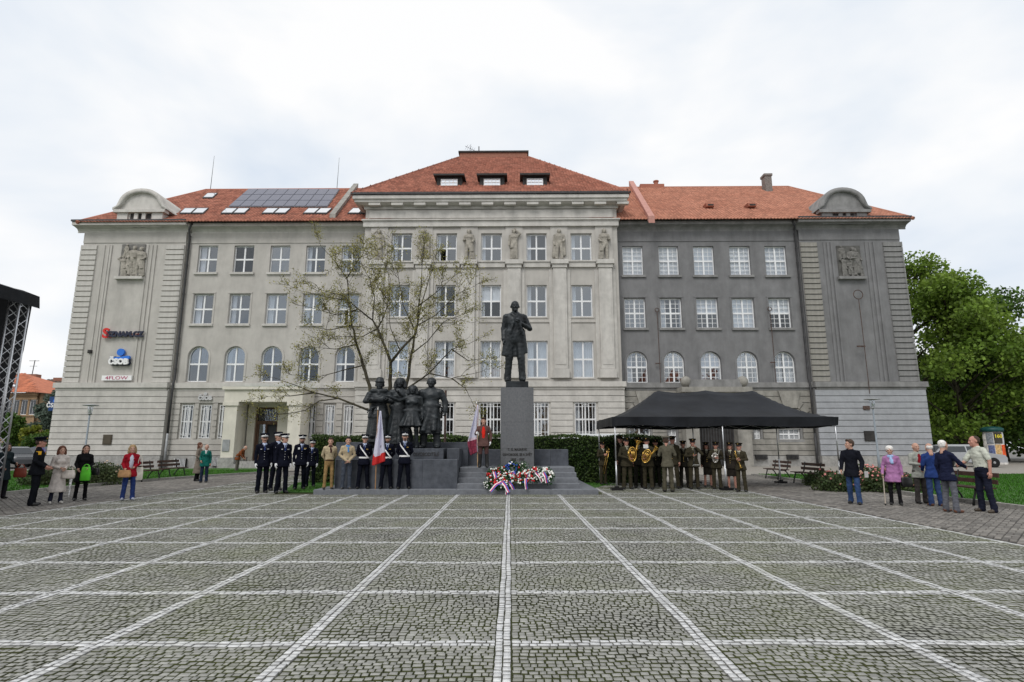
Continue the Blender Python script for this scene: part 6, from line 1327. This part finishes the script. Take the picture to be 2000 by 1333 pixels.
for k in range(5):
    for i in range(n+1): xq=P(60,607,YT+.45).x+xo[k]-6*i/n; vs.append((xq,YT+.45+.05*math.sin(i*2.2),zz[k]+(.15+1.3*max(0,(xr-xq)/8)**.7 if k==0 else 0)))
m.add(vs,[(k*(n+1)+i,k*(n+1)+i+1,(k+1)*(n+1)+i+1,(k+1)*(n+1)+i) for k in range(4) for i in range(n)]); m.build('back_drape',M_tent,stg,True)
m=MB(); m.box(xl,xr-.4,y0+.5,y1-.2,0,1.0); m.build('stage_deck',M_tent,stg)
# ================================================================ POSTER COLUMN
x=P(1943,880,43).x; hz_=P(1943,833,43).z; pc=thing('poster_column','round poster column with dark green cap and colourful bills','poster column',(x,43,0)); r=.60
m=MB(); m.lathe([(r+.06,0),(r+.06,.35),(r,.36),(r,hz_-.42)],seg=28); m.build('drum',mat('poster_paper',(.55,.53,.50),.8,scale=4,var=.3),pc,True)
m=MB(); m.lathe([(r+.02,hz_-.42),(r+.10,hz_-.38),(r+.10,hz_-.16),(r*.8,hz_-.06),(.001,hz_)],seg=28); m.build('cap',mat('cap_green',(.008,.065,.062),.5),pc,True)
def bill(a0,a1,z0,z1,mm,t_=None,tm=None):
    n=6; m=MB(); m.add([((r+.012)*math.sin(a0+(a1-a0)*i/n),-(r+.012)*math.cos(a0+(a1-a0)*i/n),z) for i in range(n+1) for z in (z0,z1)],[(2*i,2*i+2,2*i+3,2*i+1) for i in range(n)]); b=m.build('poster',mm,pc)
    if t_: a=(a0+a1)/2; text('poster_text',t_,(z1-z0)*.42,T((r+.025)*math.sin(a),-(r+.025)*math.cos(a),z1-(z1-z0)*.35)@Matrix.Rotation(a,4,'Z')@FRONT,tm,pc,.004,bold=.01)
pm=lambda i,c:mat('bill_%d'%i,c,.7,scale=9,var=.35)
bill(-.62,.28,hz_-1.28,hz_-.46,pm(0,(.05,.045,.035)),'160',mat('bill_yellow',(.72,.62,.05),.6)); bill(.34,1.0,hz_-1.28,hz_-.5,pm(1,(.62,.62,.66)))
bill(.05,1.2,hz_-2.2,hz_-1.36,pm(2,(.75,.10,.02))); bill(-.6,.0,hz_-2.1,hz_-1.34,pm(3,(.55,.36,.16))); bill(-1.4,-.68,hz_-1.3,hz_-.5,pm(4,(.25,.27,.30))); bill(-1.3,-.66,hz_-2.2,hz_-1.4,pm(5,(.12,.15,.30))); bill(.1,1.0,.5,hz_-2.3,pm(6,(.6,.6,.6)))
# ================================================================ CARS
M_cgl=mat('car_glass',(.02,.025,.03),.08,spec=.8,var=.05); M_tyre=mat('tyre',(.012,.012,.012),.9); M_rim=mat('rim',(.45,.45,.46),.35,metal=.7)
def car(lab,x,y,rz,col,van=False,z=-.04,hv=1.95):
    t=thing('parked_car',lab,'car',(x,y,z),R(rz)); Lh=2.15; wd=.88; hb=.78; hr=1.48 if not van else hv
    prof=[(-2.15,.32),(-2.18,.62),(-2.05,.80),(-1.15,.93),(-.55,hr-.06),(-.25,hr),(1.1,hr),(1.55,hr-.1),(1.98,.98),(2.14,.86),(2.15,.34)] if not van else [(-2.3,.34),(-2.33,.75),(-2.2,.98),(-1.45,1.12),(-.85,hr-.08),(-.6,hr),(2.05,hr),(2.2,hr-.1),(2.28,1.0),(2.28,.36)]
    m=MB(); n=len(prof); vs=[]
    for s_ in (-1,1):
        for px_,pz in prof: k=1-.24*max(0,(pz-.9)/(hr-.9)) if pz>.9 else 1-.03*(abs(px_)>2); vs.append((px_,s_*wd*k,pz))
    m.add(vs,[(i,(i+1)%n,(i+1)%n+n,i+n) for i in range(n)]+[tuple(range(n))[::-1],tuple(range(n,2*n))]); paint=mat('paint_%d_%d_%d'%tuple(int(c*999) for c in col),col,.25,spec=.6,var=.03); m.build('body',paint,t)
    def side(poly,nm,mm,o=.006):
        for s_ in (-1,1):
            m=MB(); vs=[(a,s_*(wd*(1-.24*max(0,(b_-.9)/(hr-.9)))+o),b_) for a,b_ in poly]; m.add(vs,[tuple(range(len(poly)))]); m.build(nm,mm,t)
    if not van: side([(-.95,.98),(.12,.98),(.12,hr-.12),(-.42,hr-.12)],'side_window',M_cgl); side([(.2,.98),(1.55,.98),(1.2,hr-.12),(.2,hr-.12)],'side_window',M_cgl)
    else: side([(-1.2,1.15),(-.2,1.15),(-.2,hr-.2),(-.75,hr-.2)],'side_window',M_cgl); side([(-.1,1.15),(.9,1.15),(.9,hr-.2),(-.1,hr-.2)],'side_window',M_cgl); side([(1.0,1.15),(2.1,1.15),(2.1,hr-.2),(1.0,hr-.2)],'side_window',M_cgl)
    a,b_=(prof[3],prof[4]); m=MB(); f=lambda q,u:(q[0]-.012,u*wd*(.97-.24*max(0,(q[1]-.9)/(hr-.9))),q[1]+.012); q0=(a[0]+(b_[0]-a[0])*.12,a[1]+(b_[1]-a[1])*.12); q1=(a[0]+(b_[0]-a[0])*.94,a[1]+(b_[1]-a[1])*.94); m.quad(f(q0,-.92),f(q0,.92),f(q1,.92),f(q1,-.92)); m.build('windscreen',M_cgl,t)
    a,b_=(prof[-4],prof[-3]) if not van else (prof[-3],prof[-2]); m=MB(); g=lambda q,u:(q[0]+.012,u*wd*(.97-.24*max(0,(q[1]-.9)/(hr-.9))),q[1]+.012); m.quad(g(a,.85),g(a,-.85),g(b_,-.85),g(b_,.85)); m.build('rear_window',M_cgl,t)
    for x_ in (-1.35,1.32):
        for s_ in (-1,1):
            m=MB(); M=T(x_,s_*(wd-.08),.32)@Matrix.Rotation(R(90),4,'X'); m.lathe([(.20,-.1),(.31,-.1),(.325,-.06),(.325,.06),(.31,.1),(.20,.1)],seg=20,M=M); w_=m.build('wheel',M_tyre,t,True); m=MB(); m.lathe([(.02,-.105),(.2,-.09),(.21,.0),(.2,.09),(.02,.105)],seg=16,M=M); m.build('rim',M_rim,w_)
    for s_ in (-1,1):
        m=MB(); m.ball((-2.05 if not van else -2.2,s_*.66,.72 if not van else .88),.16,8,5,0,(.5,1,.6)); m.build('headlight',M_rim,t,True); m=MB(); m.box(2.08 if not van else 2.22,2.16 if not van else 2.30,s_*.62-.14,s_*.62+.14,.72,.9); m.build('tail_light',M_red,t); m=MB(); m.ball((-.75,s_*(wd+.06),1.02),.09,8,5,0,(.6,1.2,.8)); m.build('mirror',paint,t,True)
    return t
q=P(30,900,41); car('dark grey car parked at the far road beyond the left lawn',q.x-.6,41.5,150,(.10,.105,.115),False)
q=P(100,905,44); car('dark blue car parked behind the trench coat woman',q.x,44,160,(.035,.05,.075))
car('silver car parked beyond the right lawn behind the handshake',P(1893,890,38).x,38.6,172,(.36,.37,.39),False,.12)
q=P(1130,852,29); car('white van behind the clipped hedge, only its roof showing',q.x,29.2,3,(.72,.74,.76),True,-.01,2.12)
# ================================================================ VEGETATION
def leaves(cent,size,rng,flat=.0):
    n=len(cent); d=rng.normal(size=(n,3)); d[:,2]-=flat; d/=np.linalg.norm(d,axis=1)[:,None]; e=rng.normal(size=(n,3)); e-=d*(e*d).sum(1)[:,None]; e/=np.linalg.norm(e,axis=1)[:,None]
    s=size*rng.uniform(.6,1.3,n)[:,None]; V=np.zeros((n,4,3)); V[:,0]=cent-d*s*.5; V[:,1]=cent+e*s*.36-d*s*.05; V[:,2]=cent+d*s*.5; V[:,3]=cent-e*s*.36-d*s*.05
    return V.reshape(-1,3),np.arange(n*4).reshape(-1,4)
def leafobj(nm,C_,size,m,parent,rng=RNG): V,Fq=leaves(np.asarray(C_),size,rng); return link(nm,npmesh(nm,V,Fq,m),parent)
M_bark=mat('bark',(.035,.029,.022),.9,scale=5,col2=(.075,.068,.04),bump=.6,bscale=25)
M_lf1=mat('leaf_green',(.095,.18,.022),.6,scale=.3,col2=(.20,.29,.04),island=.45,trans=.35); M_lf2=mat('leaf_dark',(.035,.08,.012),.6,scale=.35,col2=(.09,.165,.022),island=.45,trans=.3)
M_lf3=mat('leaf_bluegreen',(.085,.125,.095),.7,scale=.5,col2=(.15,.19,.15),island=.35,trans=.25); M_lf4=mat('leaf_yellowgreen',(.13,.17,.02),.6,col2=(.24,.25,.03),island=.4,trans=.35); M_lfy=mat('leaf_autumn',(.21,.22,.06),.7,scale=1.5,col2=(.36,.32,.11),island=.4,trans=.35)
def bigtree(lab,x,y,h,rad,m,nl,low,seed,size=.24,nm='broadleaf_tree',group=None,cone=False,z=0.):
    rg=np.random.default_rng(seed); rn=random.Random(seed); t=thing(nm,lab,'tree',(x,y,z),0,group); mb=MB(); cl=[]
    mb.tube([(0,0,-.1),(rn.uniform(-.2,.2),rn.uniform(-.2,.2),h*.35),(rn.uniform(-.5,.5),rn.uniform(-.5,.5),h*.75)],[h*.026,h*.018,h*.006],9)
    nb=46
    for i in range(nb):
        zz=low+(h-low)*(rn.random()**.85); tt=(zz-low)/(h-low)
        rr=rad*(math.sqrt(max(.03,1-(2*tt-.78)**2/1.5)) if not cone else (1.02-tt)); a=rn.uniform(0,6.283); rq=rr*rn.uniform(.35,1.)
        c=Vector((rq*math.cos(a),rq*math.sin(a),zz)); cl.append((c,rad*rn.uniform(.2,.36)))
        st=Vector((0,0,max(low*.6,zz-rq*.75))); mid=st.lerp(c,.5)+Vector((0,0,rq*.08)); mb.tube([st,mid,c],[h*.007,h*.004,.02],5)
    mb.build('trunk',M_bark,t,True); w_=np.array([r**2 for _,r in cl]); w_/=w_.sum(); idx=rg.choice(len(cl),nl,p=w_); C0=np.array([c for c,_ in cl]); Rr=np.array([r for _,r in cl])
    d=rg.normal(size=(nl,3)); d/=np.linalg.norm(d,axis=1)[:,None]; cen=C0[idx]+d*(Rr[idx]*rg.uniform(.15,1.15,nl)**.6)[:,None]*np.array([1.,1.,.72]); cen=cen[cen[:,2]>low*.55]
    leafobj('crown',cen,size,m,t,rg); return t
GT='park trees on the right'
bigtree('tall green plane tree rising beside the dark grey wing',P(1800,880,50).x-.5,50,P(1790,490,50).z,5.2,M_lf1,17000,3.2,3,.30,group=GT)
bigtree('broad green tree behind the poster column',P(1885,880,47).x,47,P(1880,560,47).z,6.2,M_lf1,22000,2.8,5,.30,group=GT)
bigtree('green tree with rounded crown at the right side of the park',P(1960,880,50).x,50,P(1945,590,50).z,5.5,M_lf2,18000,2.6,8,.30,group=GT)
bigtree('dark tree at the far right of the park',P(2040,880,47).x,47,P(2010,650,47).z,5.5,M_lf2,15000,1.8,9,.30,group=GT)
for i,(px,Y,hh) in enumerate(((1800,62,11),(1870,66,12),(1940,64,12),(2010,66,12),(2080,60,12))):
    bigtree(['shady tree deep in the park beside the building corner','shady tree deep in the park behind the silver car','shady tree deep in the park behind the poster column','shady tree deep in the park behind the right road','shady tree at the far edge of the park'][i],P(px,880,Y).x,Y,hh,6,M_lf2,9000,.6,20+i,.42,group='dark background trees')
bigtree('grey green feathery tree beside the beige wing corner',P(97,880,52).x,52,P(97,768,52).z,1.75,M_lf3,7500,1.2,31,.22,nm='feathery_tree')
bigtree('yellow green bush below the feathery tree',P(62,880,47).x,47,P(62,835,47).z,1.1,M_lf4,3500,.5,32,.2,nm='bush')
bigtree('dark green street tree behind the stage truss',P(12,880,48).x,48,P(12,815,48).z,1.7,M_lf2,5000,1.5,33,.24,nm='street_tree')
bigtree('dark green bush between the parked cars and the feathery tree',P(85,880,46).x,46,P(85,850,46).z,1.6,M_lf2,4000,.3,34,.2,nm='bush')
# clipped hedge behind the monument
def hedge(lab,x0,x1,y0,y1,h):
    t=thing('hedge',lab,'hedge',((x0+x1)/2,(y0+y1)/2,0)); a,b_=(x1-x0)/2,(y1-y0)/2; m=MB(); m.box(-a+.08,a-.08,-b_+.08,b_-.08,0,h-.08); m.build('hedge_core',mat('hedge_core',(.010,.020,.006),.95),t)
    n=26000; rg=RNG; f=rg.random(n); cen=np.zeros((n,3)); u=rg.uniform(-1,1,n); v=rg.uniform(0,1,n); k1=f<.62; k2=(f>=.62)&(f<.9); k3=f>=.9
    cen[k1]=np.stack([u*a,np.full(n,-b_),v*h],1)[k1]; cen[k2]=np.stack([u*a,(v*2-1)*b_,np.full(n,h)],1)[k2]; sg=np.where(rg.random(n)<.5,-1,1); cen[k3]=np.stack([sg*a,u*b_,v*h],1)[k3]
    cen+=rg.normal(0,.035,(n,3)); cen[:,2]+=.05*np.sin(cen[:,0]*2.3)*(cen[:,2]>h*.8); leafobj('hedge_leaves',cen,.085,mat('leaf_hedge',(.035,.075,.015),.6,scale=1.,col2=(.075,.11,.025),island=.5,trans=.2),t)
hz1=P(1000,853,24.2).z
hedge('long clipped green hedge behind the granite monument',-8.3,6.4,24.2,25.6,hz1)
# rose beds: foliage mounds and pink blossoms
M_pk=mat('rose_pink',(.62,.24,.22),.7,var=.2,scale=9,island=.3); M_rl=mat('rose_leaf',(.030,.062,.016),.6,scale=1.5,col2=(.07,.085,.03),island=.5,trans=.2)
def roses(lab,x,y,rx,ry,h,nl,nf,mf=M_pk):
    t=thing('rose_bush',lab,'shrub',(x,y,0.03),0,'rose bushes'); rg=RNG; st=MB()
    for i in range(14):
        a=random.uniform(0,6.283); q=random.random()**.5; st.tube([(rx*.4*q*math.cos(a),ry*.4*q*math.sin(a),0),(rx*q*math.cos(a),ry*q*math.sin(a),h*.8)],[.012,.006],4)
    st.build('stems',M_bark,t); u=rg.normal(size=(nl,3)); u/=np.linalg.norm(u,axis=1)[:,None]; u[:,2]=np.abs(u[:,2]); cen=u*rg.uniform(.5,1.05,nl)[:,None]*np.array([rx,ry,h]); cen+=rg.normal(0,.04,cen.shape); cen[:,2]=np.abs(cen[:,2]); leafobj('foliage',cen,.085,M_rl,t)
    f=MB()
    for i in range(nf):
        a=random.uniform(0,6.283); e=random.uniform(.35,1.4); q=random.uniform(.95,1.08); f.ball((rx*q*math.cos(a)*math.cos(e),ry*q*math.sin(a)*math.cos(e),h*q*math.sin(e)+.02),random.uniform(.028,.045),6,4,0,(1,1,.8))
    stuff(f.build('blossoms',mf,t,True))
for lab,px,py,rx,ry,h,nf in (('rose bush with few blossoms beside the rear bench',1612,950,.75,.9,.55,14),('green rose bush left of the walking man',1640,960,.8,.8,.55,22),('rose bush with many pink blossoms beside the walking man',1700,958,.85,.9,.80,70),('pink rose bush behind the woman in lilac',1735,962,.75,.8,.72,50),('low rose bush beside the lilac jacket and black handbag',1782,962,.55,.6,.5,14)):
    q=G(px,py); roses(lab,q.x,q.y,rx,ry,h,2600,nf)
for lab,px,py,rx,ry,h,nf in (('rose bush between the policeman and the cream coat',88,952,.9,.8,.72,14),('dark rose bush between the cream and the black coat',130,950,.8,.7,.68,10),('rose bush behind the green carrier bag',192,948,.85,.8,.85,16),('rose bush beside the red cardigan',215,944,.7,.8,.7,10)):
    q=G(px,py); roses(lab,q.x,q.y,rx,ry,h,2600,nf,mat('rose_pale',(.55,.42,.30),.7,var=.2,island=.3))
# sparse autumn tree behind the bronze group
st=thing('autumn_tree','sparse thin tree with few yellow green leaves behind the bronze group','tree',(0,0,0)); YT2=23.0; rn=random.Random(5)
def c7(x,y): return (520+x*.315,440+y*.315)
limbs=[[(640,1000),(600,870),(560,740),(530,620),(515,470),(500,330),(430,230),(340,130)],[(765,1030),(770,930),(772,850),(730,740),(690,640),(660,590),(570,520),(480,440),(330,400)],[(772,850),(830,780),(920,680),(940,620),(945,500),(960,400),(965,250),(980,170)],[(690,640),(720,590),(760,470),(770,330),(720,220)],[(660,590),(670,450),(640,330),(590,240)],
 [(870,1000),(900,800),(925,660),(955,520),(1010,330),(1050,240)],[(940,620),(1050,560),(1180,430),(1290,380)],[(880,1010),(1010,920),(1150,770),(1270,730)],[(1010,920),(1150,950),(1330,910)],[(1150,950),(1230,1010),(1270,1080)],[(640,1150),(450,1075),(300,1040),(170,990),(60,950)],[(450,1075),(330,1090),(240,1150),(130,1170),(30,1180)],[(600,870),(480,900),(330,940),(160,930)],[(560,740),(430,770),(330,760)],[(530,620),(400,650),(330,640)],[(515,470),(400,450),(220,410)],[(925,660),(850,500),(820,330),(800,230)],[(945,500),(1050,420),(1150,330)],[(760,470),(690,380),(650,220)],[(300,1040),(150,1060),(40,1060)],[(830,780),(770,640),(760,520)],[(900,800),(1000,720),(1100,600),(1200,560)],[(500,330),(560,230),(600,180)],[(690,640),(600,690),(470,690)],[(1150,770),(1250,840),(1330,830)],[(570,520),(450,560),(300,520)]]
trk=MB(); tw=MB(); LV=[]
base={0:P(*c7(690,1560),YT2),1:P(*c7(750,1560),YT2),5:P(*c7(800,1560),YT2)}
def twig(p,d,l,lev):
    n=4; pts=[p]; q=p.copy(); dd=d.copy()
    for i in range(n): dd=(dd+Vector((rn.gauss(0,.22),rn.gauss(0,.22),rn.gauss(0.06,.2)))).normalized(); q=q+dd*l/n; pts.append(q.copy())
    tw.tube(pts,[.011*(1-.3*lev),.008,.006,.005,.003] if lev<2 else [.004,.0035,.003,.003,.002],4,cap=False)
    if lev<2:
        for i in range(1,n+1):
            for k in range(2 if lev<1 else 1):
                if rn.random()<.8: e=(dd+Vector((rn.gauss(0,.8),rn.gauss(0,.8),rn.gauss(.1,.6)))).normalized(); twig(pts[i],e,l*rn.uniform(.4,.65),lev+1)
    for i in range(2,n+1):
        for k in range(2): 
            if rn.random()<.42: LV.append(pts[i]+Vector((rn.gauss(0,.06),rn.gauss(0,.06),rn.gauss(0,.06))))
yoff={}
for li,lb in enumerate(limbs):
    s0=lb[0]; y0=yoff.get(s0,0.); pts=[]; slope=rn.uniform(-.35,.35) 
    if li in base: pts.append(Vector((base[li].x,YT2,0.0)))
    for k,q in enumerate(lb): yy=YT2+y0+slope*k*.55+ (0 if k==0 else rn.gauss(0,.07)); yoff.setdefault(q,yy-YT2); pts.append(P(*c7(*q),yy))
    r0={0:.10,1:.12,5:.10,2:.075,7:.05,10:.06}.get(li,.034); r1=.008
    ns=[];rs=[]
    for i in range(len(pts)-1):
        for j in range(3): u=j/3; ns.append(pts[i].lerp(pts[i+1],u)+Vector((rn.gauss(0,.012),rn.gauss(0,.012),0))*(i>0)); t_=(i+u)/(len(pts)-1); rs.append(r0+(r1-r0)*t_**.8)
    ns.append(pts[-1]); rs.append(r1); trk.tube(ns,[q*.85 for q in rs],8 if r0>.06 else 6)
    for i in range(4 if li in base else 2,len(ns)):
        if P(0,0,1) and ns[i].z>2.6 and rn.random()<((.62 if rs[i]<.07 else .3)*(.45 if ns[i].x<-7.6 or ns[i].x>-1.9 else 1.)):
            d=(ns[i]-ns[i-1]).normalized(); e=(d*.6+Vector((rn.gauss(0,.7),rn.gauss(0,.7),rn.gauss(.15,.5)))).normalized(); twig(ns[i],e,rn.uniform(.45,1.15),0)
    twig(ns[-1],(ns[-1]-ns[-2]).normalized(),.7,0)
trk.build('trunk',M_bark,st,True); tw.build('twigs',M_bark,st); leafobj('crown',[(p.x+rn.gauss(0,.05),p.y+rn.gauss(0,.05),p.z+rn.gauss(0,.05)) for p in LV for _ in (0,1)],.062,M_lfy,st)
# ================================================================ FAR HOUSES, left
M_hw=mat('house_ochre',(.30,.205,.12),.9,var=.12,scale=1.2,stain=.3); M_hr=mat('house_roof_orange',(.45,.15,.08),.8,var=.12,scale=2,island=.2); M_hb=mat('house_roof_brown',(.10,.070,.055),.85,var=.2,scale=3,island=.25)
YH=72.; h1=thing('corner_house','ochre apartment house with orange hipped roof behind the stage','house',(P(20,880,YH).x,YH,0),R(-6))
xa=-13.; xb=P(78,766,YH).x-P(20,880,YH).x; zE_=P(50,768,YH).z; zA=P(27,728,YH+5).z; wins=[]
for z in (P(30,796,YH).z,P(30,842,YH).z,P(30,880,YH).z):
    for px in (-40,-15,10,26,44,62):
        x=P(px,820,YH).x-P(20,880,YH).x; wins.append((x-.45,x+.45,z-.95,z+.95,0))
m=MB(); wall(m,xa,xb,0,zE_,0,wins,.2); m.box(xa,xb,.4,11,0,zE_); m.box(xa-.1,xb+.1,-.25,0,zE_-.35,zE_); m.build('wall',M_hw,h1)
for w_ in wins: m=MB(); m.box(w_[0],w_[1],.12,.16,w_[2],w_[3]); f=m.build('window',M_wht,h1); m=MB(); [m.box(w_[0]+.1+k*.38,w_[0]+.42+k*.38,.10,.119,w_[2]+.1,w_[3]-.1) for k in (0,1)]; m.build('pane',M_cgl,f); m=MB(); m.box(w_[0]-.12,w_[1]+.12,-.12,.0,w_[3],w_[3]+.2); m.box(w_[0]-.12,w_[1]+.12,-.14,.0,w_[2]-.18,w_[2]); m.build('sill',M_hw,f)
xp=P(27,728,YH+5).x-P(20,880,YH).x
A=(xa-.6,-.7,zE_);B_=(xb+.7,-.7,zE_);Cc=(xp,5.5,zA);Dd=(xa-.6,5.5,zA); m=MB(); m.add([A,B_,Cc,Dd,(xb+.7,11.5,zE_)],[(0,1,2,3),(1,4,2)]); rf=m.build('roof',M_hr,h1); tiles(A,B_,Cc,Dd,M_hr,rf,.5,.6); m=MB(); m.box(xb-4.6,xb-3.8,.6,1.6,zE_+.9,zE_+1.15); m.build('skylight',M_skyl,rf)
YH2=80.; h2=thing('long_house','long house with dark brown roof and chimneys behind the feathery tree','house',(P(80,880,YH2).x,YH2,0)); ox=P(80,880,YH2).x
xa,xb=P(20,880,YH2).x-ox,P(128,880,YH2).x-ox+6; ze2=P(80,782,YH2).z; zr2=P(80,741,YH2+4).z; m=MB(); m.box(xa,xb,0,9,0,ze2); m.build('wall',M_hw,h2); m=MB(); m.add([(xa,-.6,ze2),(xb,-.6,ze2),(xb,4.5,zr2),(xa,4.5,zr2),(xb,9.6,ze2),(xa,9.6,ze2)],[(0,1,2,3),(3,2,4,5)]); rf=m.build('roof',M_hb,h2); tiles((xa,-.6,ze2),(xb,-.6,ze2),(xb,4.5,zr2),(xa,4.5,zr2),M_hb,rf,.5,.6)
for px,tp in ((60,731),(113,738)): x=P(px,740,YH2+4).x-ox; m=MB(); m.box(x-.7,x+.7,4,5,zr2-.8,P(px,tp,YH2+4).z); m.build('chimney',M_rbk,rf)
x=P(61,703,YH2+4).x-ox; m=MB(); z=P(61,703,YH2+4).z; m.tube([(x,4.5,zr2),(x+.15,4.5,z)],.06,5); m.tube([(x-.7,4.5,z-.1),(x+.8,4.5,z-.1)],.04,4); m.tube([(x-.5,4.5,z-.9),(x+.6,4.5,z-.9)],.03,4); m.build('antenna',M_met,rf)
for i in range(6): x=xa+2+i*2.6; m=MB(); m.box(x-.5,x+.5,-.06,.0,ze2-3.4,ze2-1.3); f=m.build('window',M_wht,h2); m=MB(); m.box(x-.4,x+.4,-.08,-.061,ze2-3.3,ze2-1.4); m.build('pane',M_cgl,f)
# low line of distant shrubs and walls so that no bare horizon shows
m=MB(); m.tube([(P(868.5,900,22.4).x,22.4,.1),(P(870.5,763,22.4).x,22.4,P(870,763,22.4).z)],.045,8); o=m.build('iron_post',M_rust); tag(o,'thin rusty iron post standing behind the worker statue','post')

# houses across the square, behind the camera: seen only as reflections in the panes
for i,(x,w_,h,mm) in enumerate(((-36,22,13,M_hw),(-10,24,15,M_hb),(16,22,12.5,M_hw),(42,24,14,M_hb))):
    t=thing('opposite_house',['ochre house across the square at its left corner','brown house across the square facing the portico','ochre house across the square facing the monument','brown house across the square facing the tent'][i],'house',(x,-62,0)); m=MB(); m.box(-w_/2,w_/2,-10,0,0,h); m.build('wall',mm,t)
    m=MB(); m.add([(-w_/2-.4,.6,h),(w_/2+.4,.6,h),(w_/2-3,-5,h+5),(-w_/2+3,-5,h+5),(w_/2+.4,-10.6,h),(-w_/2-.4,-10.6,h)],[(1,0,3,2),(2,3,5,4),(0,5,3),(4,1,2)]); m.build('roof',M_hr,t)
    for z in (2,5.5,9):
        for k in range(6): m=MB(); xx=-w_/2+2.2+k*(w_-4.4)/5; m.box(xx-.6,xx+.6,.0,.05,z,z+1.9); m.build('window',M_wht,t)
